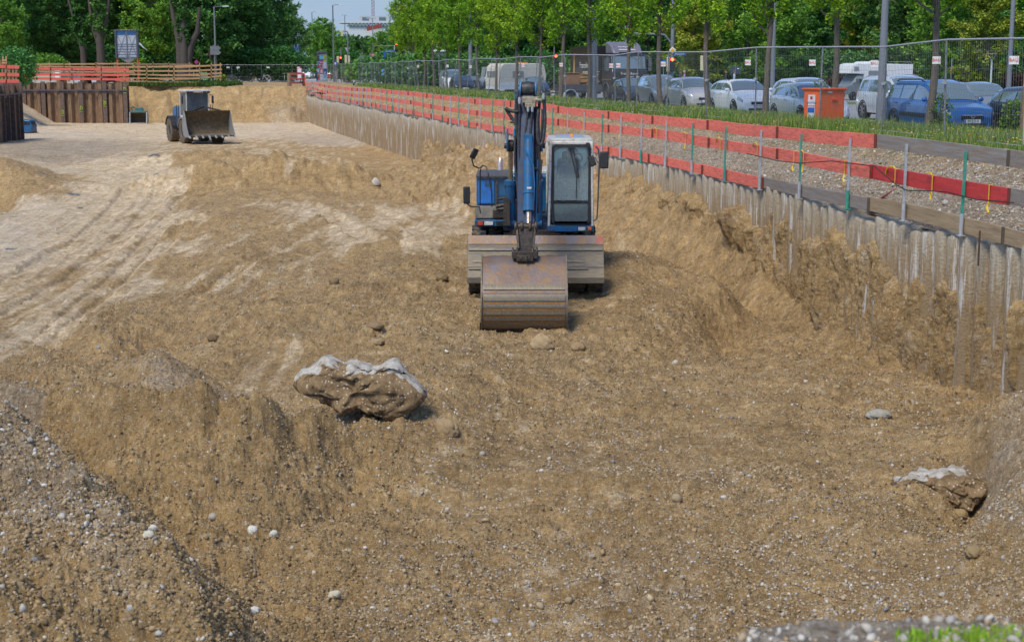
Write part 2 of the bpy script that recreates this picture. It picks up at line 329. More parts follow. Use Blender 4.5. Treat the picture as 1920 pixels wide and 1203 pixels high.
def tracks(X, Y):
    dz = np.zeros(np.shape(X)); pl = np.zeros(np.shape(X))
    for i, tr in enumerate(TRK):
        d, al = seg(X, Y, tr); d = d + .06 * fbm(X * 2, Y * 2, 160 + i, 3); w_ = .30; f = 1 - ss(w_ * .75, w_, d)
        dz += (-.05 + .009 * np.sin(al * 24)) * f + .045 * np.exp(-((d - w_ * 1.35) / .12) ** 2) * (1 + .6 * vnoise(X * 5, Y * 5, 170)); pl = np.maximum(pl, f * (.6 + .5 * vnoise(X * 1.2, Y * 1.2, 171)))
    return dz, pl
RID = [(440,352,5,1.0,.6),(600,352,5,.9,.65),(380,300,5,1.6,.5),(700,335,3,1.2,.35),(800,490,1.6,.8,.22),(880,470,1.2,.7,.2),(360,420,1.2,3,.22),(700,560,1.5,.9,.16),(500,600,2,1,.15),(1300,720,1.6,.7,.14),(1150,860,1.5,.6,.12),(560,440,1.6,.5,.12),(250,640,1.8,.7,.2),(620,640,1.2,.5,.12),(1500,900,1.3,.5,.12),(1000,560,.1,.1,0)]
def mounds(X, Y):
    # crest of the near mound: steep behind, long rough face towards the camera
    o = np.argsort(_c[:, 0] / _c[:, 1]); an = (_c[:, 0] / _c[:, 1])[o]; q = np.linspace(-.5, .0, 400); yy, hh = np.interp(q, an, _c[o, 1]), np.interp(q, an, _c[o, 2]); ys, hs = yy.copy(), hh.copy()
    for _ in range(300): ys[1:-1] = (ys[:-2] + 2 * ys[1:-1] + ys[2:]) / 4; hs[1:-1] = (hs[:-2] + 2 * hs[1:-1] + hs[2:]) / 4
    dn = ss(0, .6, np.interp(X / Y, q, ys) - Y + .25 * fbm(X * 1.6, Y * 1.6, 150, 3)); Yc = np.interp(X / Y, q, ys); hc = np.interp(X / Y, q, hh) * (1 - dn) + np.interp(X / Y, q, hs) * dn
    d = Yc - Y + .09 * fbm(X * 2, Y * 2, 151, 3)
    face = hc - .02 - .40 * np.maximum(d, 0) + .11 * fbm(X * .8, Y * .8, 152, 4) - .26 * ss(.02, .4, d) - .55 * np.exp(-((X + 3.3) ** 2 + (Y - 15.6) ** 2) / .5) * .5
    back = hc - 1.15 * np.maximum(-d, 0)
    m1 = np.where(d > 0, face, back) - 9 * (X / Y > -.02)
    # gravel topped spur at the left edge
    ax, ay, bx, by = -5.07, 15.0, -2.72, 11.3; L_ = math.hypot(bx - ax, by - ay); ux, uy = (bx - ax) / L_, (by - ay) / L_
    t = (X - ax) * ux + (Y - ay) * uy; s = (X - ax) * -uy + (Y - ay) * ux + .12 * fbm(X * 2.2, Y * 2.2, 153, 4)
    hp = np.interp(t, [-4, -1, 0, 1.65, 4.38, 5.4, 7], [-2.6, -1.55, -1.42, -1.5, -1.7, -2.1, -2.8]); left = np.maximum(-s - 1.25, 0)
    m2 = hp + .05 * fbm(X * 1.5, Y * 1.5, 154, 4) - 1.05 * np.maximum(s, 0) - .75 * left
    return m1, m2
def far_z(X, Y):
    return (0.5 + 0.1 * fbm(X * .2, Y * .2, 3, 3)) * (1 - ss(15 - .205 * Y + 1, 15 - .205 * Y + 6, X)) - .04 - .45 * ss(185, 198, Y)
def pit_h(X, Y, detail=True, zn=None):
    z = base_h(X, Y)
    for x, y, rx, ry, h in RID:
        q = G(x, y, FLOOR + .3); e = ((X - q.x) / rx) ** 2 + ((Y - q.y) / ry) ** 2; z = z + h * np.exp(-e) * (1 + .5 * fbm(X * 1.7, Y * 1.7, 180, 3))
    m1, m2 = mounds(X, Y); z = np.maximum(z, np.maximum(m1, m2)); far = ss(85, 105, Y); z = z * (1 - far) + (FLOOR + .03 * fbm(X * .4, Y * .4, 8)) * far
    r = ramp_at_wall(X, Y)
    z = np.maximum(z, z * 0.35 + 0.65 * (FLOOR + r) + 0.0) if False else z + np.where(r > 0, np.maximum(FLOOR + r - z, 0) * ss(0, .25, r), 0)
    # soil bank closing the pit at the far end, gravel ramp in the far left corner
    n = fbm(X * .5, Y * .5, 21, 4)
    yb = 136.0 + 1.2 * n
    k = np.clip((Y - yb) / (3.2 + 1.2 * fbm(X * .35, Y * .1, 22, 3)), 0, 1)
    z = z + (far_z(X, Y) - z) * (k ** 0.8)
    xl = np.interp(Y, [95, 104, 112, 120, 136], [-37.5, -36.9, -37.0, -38.4, -40.6])
    k2 = np.clip((xl - X) / 4.6, 0, 1) * ss(98, 106, Y)
    z = z + (0.25 - z) * k2
    if detail:
        p, g_, c = zn
        lod = np.clip(26 / Y, 0.25, 1)
        z = z + (.3 + c) * (.10 * fbm(X * 1.1, Y * 1.1, 40, 3) + 0.12 * np.abs(fbm(X * 2.6, Y * 2.0, 41, 4)) + 0.05 * fbm(X * 6, Y * 6, 42, 3) + 0.028 * np.maximum(fbm(X * 15, Y * 15, 43, 3), -.2) + .016 * vnoise(X * 38, Y * 38, 44)) * (0.55 + .45 * lod)
        z = z + 0.02 * fbm(X * 3, Y * 3, 45, 3) + .012 * (1 - p) * fbm(X * 25, Y * 25, 46, 2)
        # wheel ruts: along the haul road and curved ones on the sand
        u = X + Y * 0.04 + .6 * np.sin(Y * .13)
        m_ = p * ss(22, 26, Y) * (1 - ss(70, 90, Y)) * (X < -3.0)
        z = z + m_ * .07 * fbm(u * 2.6, Y * .16, 50, 4, .6)
        for cx_, cy_, r1, r2 in ((.5, 31.5, 9.0, .0), (-1.6, 31.0, 9.0, .0)):
            dd = np.abs(np.hypot(X - cx_ - 5.5, (Y - cy_) * .8) - r1); z = z - .07 * np.exp(-(dd / .22) ** 2) * ss(32, 35, Y) * (1 - ss(46, 50, Y)) * (1 + .4 * np.sin(Y * 15))
        # rough steep faces
        z = z + np.clip(k * (1 - k) * 4, 0, 1) * (.45 * fbm(X * .9, Y * .9, 61, 4)) + np.clip(r, 0, 1.2) * (.22 * fbm(X * 2.2, Y * 1.3, 62, 4) + .07 * fbm(X * 9, Y * 5, 63, 3))
    return z
def terrain_mat():
    m, nt, b = new_mat('excavated_soil'); L = nt.links.new
    at = lambda n: N(nt, 'Attribute', attribute_name=n).outputs['Fac']
    tc = N(nt, 'TexCoord').outputs['Object']
    def noise(s, d=6, r=.6, src=tc):
        n = N(nt, 'TexNoise', Scale=s, Detail=float(d), Roughness=r); L(src, n.inputs['Vector']); return n.outputs[0]
    n0 = noise(.55, 5); n1 = noise(3.2, 8, .65); n2 = noise(16, 6, .7); n3 = noise(60, 4, .7)
    brown = mixc(nt, ramp(nt, n1, [(.34, (0, 0, 0)), (.66, (1, 1, 1))]), (.215, .130, .050), (.47, .305, .125))
    brown = mixc(nt, ramp(nt, n0, [(.35, (0, 0, 0)), (.7, (.6, .6, .6))]), brown, (.50, .345, .162))
    brown = mixc(nt, ramp(nt, n2, [(.42, (0, 0, 0)), (.8, (1, 1, 1))]), brown, (.52, .39, .205))
    pale = mixc(nt, ramp(nt, n1, [(.35, (0, 0, 0)), (.62, (1, 1, 1))]), (.50, .37, .22), (.74, .62, .45))
    grey = mixc(nt, ramp(nt, n2, [(.4, (0, 0, 0)), (.65, (1, 1, 1))]), (.24, .20, .16), (.50, .46, .41))
    # pale compacted road: warped threshold so brown mud streaks show through along the direction of travel
    mp = N(nt, 'Mapping'); mp.inputs['Rotation'].default_value = (0, 0, R(-3)); mp.inputs['Scale'].default_value = (2.2, .22, 1); L(tc, mp.inputs[0])
    st = noise(1.1, 7, .65, mp.outputs[0])
    a1 = N(nt, 'Math', operation='ADD'); L(at('pale'), a1.inputs[0]); a2 = N(nt, 'Math', operation='MULTIPLY_ADD'); tk = N(nt, 'Mix'); L(at('track'), tk.inputs[0]); L(n1, tk.inputs[2]); L(st, tk.inputs[3]); L(tk.outputs[0], a2.inputs[0]); a2.inputs[1].default_value = 2.6; a2.inputs[2].default_value = -1.35
    L(a2.outputs[0], a1.inputs[1])
    c = mixc(nt, ramp(nt, a1.outputs[0], [(.22, (0, 0, 0)), (.62, (1, 1, 1))]), brown, pale)
    g1 = N(nt, 'Math', operation='MULTIPLY_ADD'); L(n1, g1.inputs[0]); g1.inputs[1].default_value = 1.0; g1.inputs[2].default_value = -0.5
    g2 = N(nt, 'Math', operation='ADD'); L(at('grey'), g2.inputs[0]); L(g1.outputs[0], g2.inputs[1])
    gf = ramp(nt, g2.outputs[0], [(.15, (0, 0, 0)), (.75, (1, 1, 1))])
    pg = mixc(nt, at('pale'), grey, (.60, .52, .43))
    c = mixc(nt, gf, c, pg)
    # little stones of every tint
    for sc_, thr in ((15, .16), (42, .27), (95, .3)):
        vo = N(nt, 'TexVoronoi', Scale=float(sc_), Randomness=1.0); L(tc, vo.inputs['Vector'])
        rn = N(nt, 'SeparateColor'); L(vo.outputs['Color'], rn.inputs[0])
        near = ramp(nt, vo.outputs['Distance'], [(thr, (1, 1, 1)), (thr + .12, (0, 0, 0))])
        pick = ramp(nt, rn.outputs[0], [(.60, (0, 0, 0)), (.64, (1, 1, 1))])
        ml = N(nt, 'Math', operation='MULTIPLY'); L(near, ml.inputs[0]); L(pick, ml.inputs[1])
        m3 = N(nt, 'Math', operation='MULTIPLY'); L(ml.outputs[0], m3.inputs[0])
        sb = N(nt, 'Math', operation='MULTIPLY_ADD'); L(at('pale'), sb.inputs[0]); sb.inputs[1].default_value = -.75; sb.inputs[2].default_value = .85; L(sb.outputs[0], m3.inputs[1])
        c = mixc(nt, m3.outputs[0], c, ramp(nt, rn.outputs[1], [(0, (.16, .11, .06)), (.35, (.36, .27, .17)), (.7, (.5, .46, .4)), (1, (.72, .69, .63))]))
    gr = noise(7.5, 12, .86); mg = noise(1.3, 6, .6)
    c = mixc(nt, 1.0, c, ramp(nt, gr, [(.30, (.22, .185, .15)), (.47, (.93, .90, .86)), (.70, (1.6, 1.58, 1.5))]), 'MULTIPLY')
    c = mixc(nt, 1.0, c, ramp(nt, mg, [(.3, (.78, .75, .70)), (.65, (1.12, 1.10, 1.06))]), 'MULTIPLY')
    c = mixc(nt, at('wet'), c, (.10, .085, .04)); L(c, b.inputs['Base Color'])
    L(c, b.inputs['Base Color'])
    wet = at('wet'); L(mixc(nt, wet, (.95, .95, .95), (.16, .16, .16)), b.inputs['Roughness'])
    b.inputs['Specular IOR Level'].default_value = .35
    bp = N(nt, 'Bump', Strength=1.0, Distance=.07); L(n2, bp.inputs['Height'])
    bp2 = N(nt, 'Bump', Strength=1.0, Distance=.02); L(n3, bp2.inputs['Height']); L(bp.outputs[0], bp2.inputs['Normal'])
    iv = N(nt, 'Math', operation='SUBTRACT'); iv.inputs[0].default_value = 1; L(wet, iv.inputs[1])
    for q in (bp,): L(iv.outputs[0], q.inputs['Strength'])
    L(bp2.outputs[0], b.inputs['Normal'])
    return m
SOIL = terrain_mat(); MATS['soil'] = SOIL
def gridfaces(nu, nv):
    i = np.arange(nu - 1)[:, None] * nv + np.arange(nv - 1)[None]
    return np.stack([i, i + 1, i + nv + 1, i + nv], -1).reshape(-1, 4)
QN = 1.0
nu, nv = 1180, 1320
Yv = np.exp(np.linspace(math.log(7.5), math.log(200), nu)); tv = np.linspace(-.60, .40, nv)
Y2 = np.repeat(Yv[:, None], nv, 1); X2 = Y2 * tv[None]
lim = wallx(Y2) + 0.35; X2 = np.where(Y2 < 139, np.minimum(X2, lim), X2)
Xf, Yf = X2.ravel(), Y2.ravel()
def hz(X, Y):
    """height of the finished pit surface"""
    X = np.asarray(X, float); Y = np.asarray(Y, float)
    i = np.clip((np.log(Y) - math.log(7.5)) / (math.log(200) - math.log(7.5)) * (nu - 1), 0, nu - 1.001); j = np.clip((X / Y + .60) / 1.0 * (nv - 1), 0, nv - 1.001)
    return HGRID[i.astype(int), j.astype(int)]
def on(x, y):
    """pit point under a photo pixel: march the ray to the pit surface"""
    a, b, c = ray(x, y); k = np.exp(np.linspace(math.log(8.6), math.log(150), 4000)) / b
    zz = CAMZ + c * k; hh = hz(a * k, b * k); i = int(np.argmax(zz <= hh)); return Vector((a * k[i], b * k[i], hh[i]))
HGRID = pit_h(Xf, Yf, False).reshape(nu, nv); zn_pos()
zn = zones(Xf, Yf); Zf = pit_h(Xf, Yf, True, zn); tz, tp = tracks(Xf, Yf); Zf = Zf + tz; zn[0] = np.maximum(zn[0], np.clip(tp * np.where(Yf < 22, .2, .5), 0, 1))
farb = ss(134.6, 136.0, Yf)
ra = ramp_at_wall(Xf, Yf)
PUD = [(85,361,18,3),(170,361,24,3.2),(290,361,22,4),(330,338,18,2),(140,376,14,1.5),(150,392,8,1.2),(300,329,12,1.3),(290,312,14,1),(22,468,12,2)]
wet = np.zeros_like(Xf)
for x, y, rx, ry in PUD:
    q = G(x, y, FLOOR); q2 = G(x + rx, y, FLOOR); q3 = G(x, y - ry, FLOOR)
    e = np.hypot((Xf - q.x - (Yf - q.y) * q.x / q.y) / (q2.x - q.x), (Yf - q.y) / (q3.y - q.y)) + .5 * fbm(Xf * 1.5, Yf * .8, 91, 3)
    wet = np.maximum(wet, 1 - ss(.85, 1.0, e))
Zf = Zf - wet * .0
grey_ = zn[1] * (1 - farb) + farb * (.05 + .35 * ss(-.2, .5, fbm(Xf * .25, Yf * .25, 23)))
pale_ = np.clip(zn[0] * (1 - farb) * (1 - ss(.3, .8, ra)) + farb * .0 + .25 * ss(.4, 1.2, ra) * ss(42, 48, Yf), 0, 1)
pit = npmesh('pit_floor', np.c_[Xf, Yf, Zf], gridfaces(nu, nv), SOIL, attr={'pale': pale_, 'grey': grey_, 'wet': wet * .9, 'track': np.clip((Xf < -2.5) * ss(20, 24, Yf) + ss(30, 34, Yf), 0, 1)})
tag(pit, kind='structure')
HGRID = Zf.reshape(nu, nv)

# ================================================================== SCATTERED STONES AND CLODS
def ico():
    t = (1 + 5 ** .5) / 2
    v = np.array([(-1,t,0),(1,t,0),(-1,-t,0),(1,-t,0),(0,-1,t),(0,1,t),(0,-1,-t),(0,1,-t),(t,0,-1),(t,0,1),(-t,0,-1),(-t,0,1)], float); v /= np.linalg.norm(v[0])
    f = np.array([(0,11,5),(0,5,1),(0,1,7),(0,7,10),(0,10,11),(1,5,9),(5,11,4),(11,10,2),(10,7,6),(7,1,8),(3,9,4),(3,4,2),(3,2,6),(3,6,8),(3,8,9),(4,9,5),(2,4,11),(6,2,10),(8,6,7),(9,8,1)])
    return v, f
IV, IF = ico()
def scatter(name, X, Y, Z, r, cols, material, squash=.62, jag=.22, smooth=True):
    n = len(X); u = RNG.normal(size=(n, 3, 3)); q, _ = np.linalg.qr(u)
    v = IV[None] * (1 + jag * RNG.normal(size=(n, 12, 1)).clip(-1.5, 1.5))
    v = v * np.stack([np.ones(n), RNG.uniform(.65, 1, n), RNG.uniform(.45, .8, n)], -1)[:, None]
    v = np.einsum('nij,nkj->nki', q, v) * r[:, None, None]
    v[:, :, 2] *= squash / .62
    v += np.stack([X, Y, Z + r * .25], -1)[:, None]
    F = (IF[None] + 12 * np.arange(n)[:, None, None]).reshape(-1, 3)
    return npmesh(name, v.reshape(-1, 3), F, material, colors=np.repeat(cols, 12, 0), smooth=smooth)
def tint_mat(name, rough=.85, bump=.4, bs=60, trans=0.0, k=.25):
    m, nt, b = new_mat(name); a = N(nt, 'Attribute', attribute_name='tint').outputs['Color']
    n = N(nt, 'TexNoise', Scale=float(bs), Detail=4.0); nt.links.new(N(nt, 'TexCoord').outputs['Object'], n.inputs['Vector'])
    c = mixc(nt, ramp(nt, n.outputs[0], [(.3, (0, 0, 0)), (.7, (1, 1, 1))]), a, mixc(nt, k, a, (0.02, 0.015, 0.01)))
    nt.links.new(c, b.inputs['Base Color']); b.inputs['Roughness'].default_value = rough
    if bump:
        bp = N(nt, 'Bump', Strength=bump, Distance=.01); nt.links.new(n.outputs[0], bp.inputs['Height']); nt.links.new(bp.outputs[0], b.inputs['Normal'])
    return m
STONE = tint_mat('stone'); MATS['stone'] = STONE
def stone_cols(n, grey):
    base = np.array([(.56,.52,.45),(.48,.43,.35),(.40,.37,.33),(.50,.39,.24),(.38,.27,.15),(.30,.28,.27),(.66,.63,.56),(.44,.33,.2)])
    pr = np.array([.06,.10,.06,.24,.25,.02,.03,.24]); prg = np.array([.2,.2,.2,.1,.05,.12,.1,.03])
    a = RNG.choice(8, n, p=pr); g = RNG.choice(8, n, p=prg)
    c = base[np.where(RNG.random(n) < grey, g, a)]
    return np.clip(c * RNG.uniform(.75, 1.12, (n, 1)), 0, .8)
def sample_pit(n, ymin=9.5, ymax=70, amin=-.40, amax=.36):
    iv = RNG.uniform(1 / ymax, 1 / ymin, n); Y = 1 / iv; X = RNG.uniform(amin, amax, n) * Y
    ok = X < wallx(Y) - .15; return X[ok], Y[ok]
def pit_scatter():
    X, Y = sample_pit(230000); p, g_, c = zones(X, Y)
    keep = RNG.random(len(X)) < np.clip(.22 + .75 * g_ + .18 * (c < .75) - .9 * np.clip(p - .15, 0, 1), .02, 1) * (.5 + .9 * (fbm(X * .7, Y * .7, 66, 3) + .3).clip(0, 1))
    X, Y, g_ = X[keep], Y[keep], g_[keep]; n = len(X)
    r = np.exp(RNG.normal(math.log(.0105), .42, n)).clip(.006, .05); r = np.maximum(r, .00036 * Y)
    big = RNG.random(n) < .008; r[big] *= 2.2
    o = scatter('gravel', X, Y, hz(X, Y) + r * .1, r, stone_cols(n, .15 + .85 * g_), STONE)
    tag(o, 'pebbles strewn over the excavated ground of the pit', 'gravel', kind='stuff')
    X, Y = sample_pit(230000, ymax=45); p, g_, c = zones(X, Y)
    keep = RNG.random(len(X)) < np.clip(c * 1.3 - .25, 0, 1) * np.clip(1.2 - p * 2, 0, 1)
    X, Y, g_ = X[keep], Y[keep], g_[keep]; n = len(X)
    r = np.exp(RNG.normal(math.log(.0115), .5, n)).clip(.007, .032); r = np.maximum(r, .00038 * Y)
    cc = np.array([(.28, .195, .098)]) * RNG.choice([.65, .85, 1.0, 1.1, 1.25, 1.45], (n, 1)) * np.array([1, 1, 1])
    o = scatter('soil_clods', X, Y, hz(X, Y) - r * .2, r, cc, STONE, jag=.17)
    tag(o, 'crumbly brown soil clods lying all over the dug faces', 'soil', kind='stuff')
pit_scatter()
def rock(name, label, cat, loc, size, color, seed, rot=0, sub=4, sharp=.35, flat=1.0, group=None, mats=None):
    """a lump of earth or stone: a displaced sphere"""
    V, F = IV.copy(), IF.copy()
    for _ in range(sub):
        e = {}; nf = []; V = list(map(tuple, V))
        def mid(a, b):
            k = (min(a, b), max(a, b))
            if k not in e:
                p = np.array(V[a]) + np.array(V[b]); V.append(tuple(p / np.linalg.norm(p))); e[k] = len(V) - 1
            return e[k]
        for a, b, c in F: x, y, z = mid(a, b), mid(b, c), mid(c, a); nf += [(a, x, z), (b, y, x), (c, z, y), (x, y, z)]
        F = nf; V = np.array(V)
    F = np.array(F); q = V * 1.7 + seed * 3.1
    d = 1 + sharp * (fbm(q[:, 0] + q[:, 2] * .7, q[:, 1] - q[:, 2] * .6, seed, 5, .55)) + .35 * sharp * fbm(q[:, 0] * 5 + q[:, 2] * 3, q[:, 1] * 5 - q[:, 2] * 4, seed + 3, 3)
    V = V * d[:, None]; V[:, 2] = np.where(V[:, 2] < -.55 * flat, -.55 * flat, V[:, 2])
    V = V * np.array(size) / 2
    o = npmesh(name, V, F, mats or STONE, colors=np.tile(np.array([color]), (len(V), 1)))
    o.location = loc; o.rotation_euler = (0, 0, rot); return tag(o, label, cat, group)
for nm, lb, xy, sz, colr, sd_, rt in [
    ('boulder', 'pale brown boulder right under the lip of the digging bucket', (1016, 652), (.36, .3, .3), (.42, .3, .16), 3, .3),
    ('clod', 'small brown clod to the right of the boulder by the digging bucket', (1083, 655), (.24, .2, .17), (.33, .22, .11), 5, 0),
    ('clod', 'round dark clod on the flat ground left of the excavator', (627, 531), (.22, .2, .17), (.24, .16, .08), 7, 1),
    ('clod', 'dark clod at the foot of the heap just left of the excavator tyre', (829, 524), (.24, .2, .17), (.22, .15, .07), 9, 0),
    ('clod', 'dark round clod on the ground above the near mound', (401, 638), (.19, .16, .14), (.17, .11, .05), 11, 0),
    ('clod', 'clod just above the large earth slab', (705, 619), (.26, .2, .13), (.27, .18, .09), 13, .5),
    ('clod', 'low clod between the large earth slab and the excavator', (708, 645), (.22, .18, .12), (.33, .23, .12), 15, .2),
    ('clod', 'flat leaning clod just right of the large earth slab', (838, 812), (.34, .2, .28), (.36, .25, .13), 17, -.7),
    ('stone', 'flat grey broken stone in the rubble below the pile wall', (1646, 784), (.34, .2, .13), (.36, .34, .28), 19, .2),
    ('boulder', 'tan boulder by the hole at the lower right of the pit floor', (1800, 968), (.17, .14, .13), (.32, .22, .1), 21, .2),
    ('stone', 'round tan stone on the pit floor left of the hole', (1448, 924), (.11, .1, .09), (.42, .3, .16), 23, 0),
    ('clod', 'brown clod among gravel near the bottom right corner', (1825, 1041), (.18, .15, .14), (.3, .21, .1), 25, 0),
    ('stone', 'pale block on top of the soil heap beside the pile wall', (785, 281), (.75, .45, .3), (.5, .46, .38), 27, .5),
    ('stone', 'white stone standing at the foot of the soil heap', (705, 348), (.3, .25, .35), (.55, .5, .42), 29, .5),
    ('cobble', 'white oval cobble on the near mound, upper one of the left pair', (285, 993), (.105, .07, .07), (.66, .63, .52), 31, .5),
    ('cobble', 'cream cobble just below the white oval cobble of the left pair', (279, 1005), (.09, .08, .07), (.60, .55, .42), 33, .1),
    ('cobble', 'broken white cobble near the middle of the near mound', (475, 998), (.11, .09, .11), (.68, .67, .6), 35, .5),
    ('cobble', 'white cobble right of the broken white cobble on the mound', (513, 1004), (.09, .07, .08), (.6, .58, .5), 37, .5),
    ('cobble', 'white ring-marked cobble low on the near mound', (478, 1148), (.1, .08, .08), (.66, .66, .62), 39, .5),
    ('cobble', 'pale cobble at the foot of the mound by the flat ground', (627, 1118), (.12, .09, .08), (.58, .52, .38), 41, .5)]:
    p = on(*xy); rock(nm, lb, nm, (p.x, p.y, p.z + sz[2] * .18), sz, colr, sd_, rt, sub=3)
# the big tilted crust of earth: white concrete skin on top, brown pebbly underside
def crust_mat():
    m, nt, b = new_mat('earth_crust'); L = nt.links.new
    tc = N(nt, 'TexCoord').outputs['Object']; up = N(nt, 'Attribute', attribute_name='top').outputs['Fac']
    n = N(nt, 'TexNoise', Scale=9.0, Detail=8.0, Roughness=.7); L(tc, n.inputs['Vector'])
    v = N(nt, 'TexVoronoi', Scale=26.0); L(tc, v.inputs['Vector']); s = N(nt, 'SeparateColor'); L(v.outputs['Color'], s.inputs[0])
    br = mixc(nt, ramp(nt, n.outputs[0], [(.35, (0, 0, 0)), (.65, (1, 1, 1))]), (.13, .08, .035), (.30, .2, .1))
    pk = N(nt, 'Math', operation='MULTIPLY'); L(ramp(nt, v.outputs['Distance'], [(.22, (1, 1, 1)), (.34, (0, 0, 0))]), pk.inputs[0]); L(ramp(nt, s.outputs[0], [(.55, (0, 0, 0)), (.6, (1, 1, 1))]), pk.inputs[1])
    br = mixc(nt, pk.outputs[0], br, (.52, .45, .34))
    a = N(nt, 'Math', operation='MULTIPLY_ADD'); L(n.outputs[0], a.inputs[0]); a.inputs[1].default_value = .8; L(up, a.inputs[2])
    L(mixc(nt, ramp(nt, a.outputs[0], [(.95, (0, 0, 0)), (1.25, (1, 1, 1))]), br, mixc(nt, ramp(nt, n.outputs[0], [(.4, (0, 0, 0)), (.6, (1, 1, 1))]), (.30, .25, .18), (.50, .47, .42))), b.inputs['Base Color'])
    b.inputs['Roughness'].default_value = .9
    bp = N(nt, 'Bump', Strength=.8, Distance=.04); L(n.outputs[0], bp.inputs['Height']); L(bp.outputs[0], b.inputs['Normal'])
    return m
CRUST = crust_mat()
def slab(label, outline, Y0, lean, thick, seed, topy, sink=.0):
    """broken plate of hardened soil whose front face is given by an outline in the photo"""
    pts = [P(x, y, Y0) for x, y in outline]; c = sum(pts, Vector()) / len(pts)
    nU = 70; nV = 44; poly = [(p.x - c.x, p.z - c.z) for p in pts]
    def inside_scale(a):
        dx, dy = math.cos(a), math.sin(a); best = .05
        for i in range(len(poly)):
            (x1, y1), (x2, y2) = poly[i], poly[(i + 1) % len(poly)]; den = dx * (y2 - y1) - dy * (x2 - x1)
            if abs(den) < 1e-9: continue
            t = (x1 * (y2 - y1) - y1 * (x2 - x1)) / den; u = (x1 * dy - y1 * dx) / den
            if t > 0 and -1e-6 <= u <= 1 + 1e-6: best = max(best, t)
        return best
    V = []; top = []; rs = [inside_scale(2 * math.pi * k / nU) for k in range(nU)]
    for j in range(nV):
        f = j / (nV - 1)
        if f < .5: rr = math.sin(f * math.pi) ** .6; yy = -thick * .5 * (1 - (2 * f) ** 3) * 1.0
        else: rr = (math.sin(f * math.pi) + .0) ** .6 if f < .999 else 0; yy = thick * .5 * (1 - (2 - 2 * f) ** 3)
        for k in range(nU):
            a = 2 * math.pi * k / nU; x = math.cos(a) * rs[k] * rr; z = math.sin(a) * rs[k] * rr
            y = yy + (z * lean)
            V.append((x, y, z)); top.append(0)
    V = np.array(V); d = (np.abs(fbm(V[:, 0] * 2.2 + 5, V[:, 2] * 2.2 + V[:, 1] * 2, seed, 3)) - .2) * .06 + fbm(V[:, 0] * 5 + V[:, 2] * 2, V[:, 2] * 4 + V[:, 1] * 6, seed + 7, 4) * .07 + fbm(V[:, 0] * 16, V[:, 2] * 16 + V[:, 1] * 9, seed + 2, 4) * .055
    V[:, 1] += d * 1.3; V[:, 2] += d * .5
    zt = np.interp(V[:, 0], [p[0] for p in topy], [p[1] for p in topy])
    top = ss(-.03, .07, V[:, 2] - zt + .1 * fbm(V[:, 0] * 6, V[:, 2] * 6, 3, 3))
    o = npmesh('earth_slab', V, np.array([(j * nU + k, j * nU + (k + 1) % nU, (j + 1) * nU + (k + 1) % nU, (j + 1) * nU + k) for j in range(nV - 1) for k in range(nU)]), CRUST, attr={'top': top})
    o.location = c - Vector((0, 0, sink)); return tag(o, label, 'earth slab')
ol = [(548, 712), (556, 700), (585, 690), (608, 670), (640, 686), (664, 678), (700, 690), (745, 679), (762, 700), (805, 730), (796, 752), (778, 766), (752, 778), (735, 788), (705, 772), (670, 762), (640, 768), (605, 748), (590, 735), (562, 733)]
YS = on(735, 790).y
pp = [P(x, y, YS) for x, y in ol]; cx_, cz_ = sum(p.x for p in pp) / len(pp), sum(p.z for p in pp) / len(pp)
slab('large tilted crust of pebbly earth with a white top edge left of centre', ol, YS + .2, .35, .5, 5, [(P(x, y, YS).x - cx_, P(x, y, YS).z - cz_) for x, y in [(548, 716), (585, 704), (608, 690), (660, 695), (745, 698), (765, 712), (805, 745)]])
ol = [(1668, 890), (1700, 878), (1760, 872), (1830, 868), (1872, 886), (1840, 905), (1812, 932), (1795, 935), (1760, 918), (1715, 900)]
YS = on(1770, 935).y
pp = [P(x, y, YS) for x, y in ol]; cx_, cz_ = sum(p.x for p in pp) / len(pp), sum(p.z for p in pp) / len(pp)
slab('buried crust of earth with a chalky white rim in the hole at lower right', ol, YS + .32, .6, .4, 8, [(P(x, y, YS).x - cx_, P(x, y, YS).z - cz_) for x, y in [(1668, 887), (1760, 874), (1830, 870), (1872, 884)]], .10)

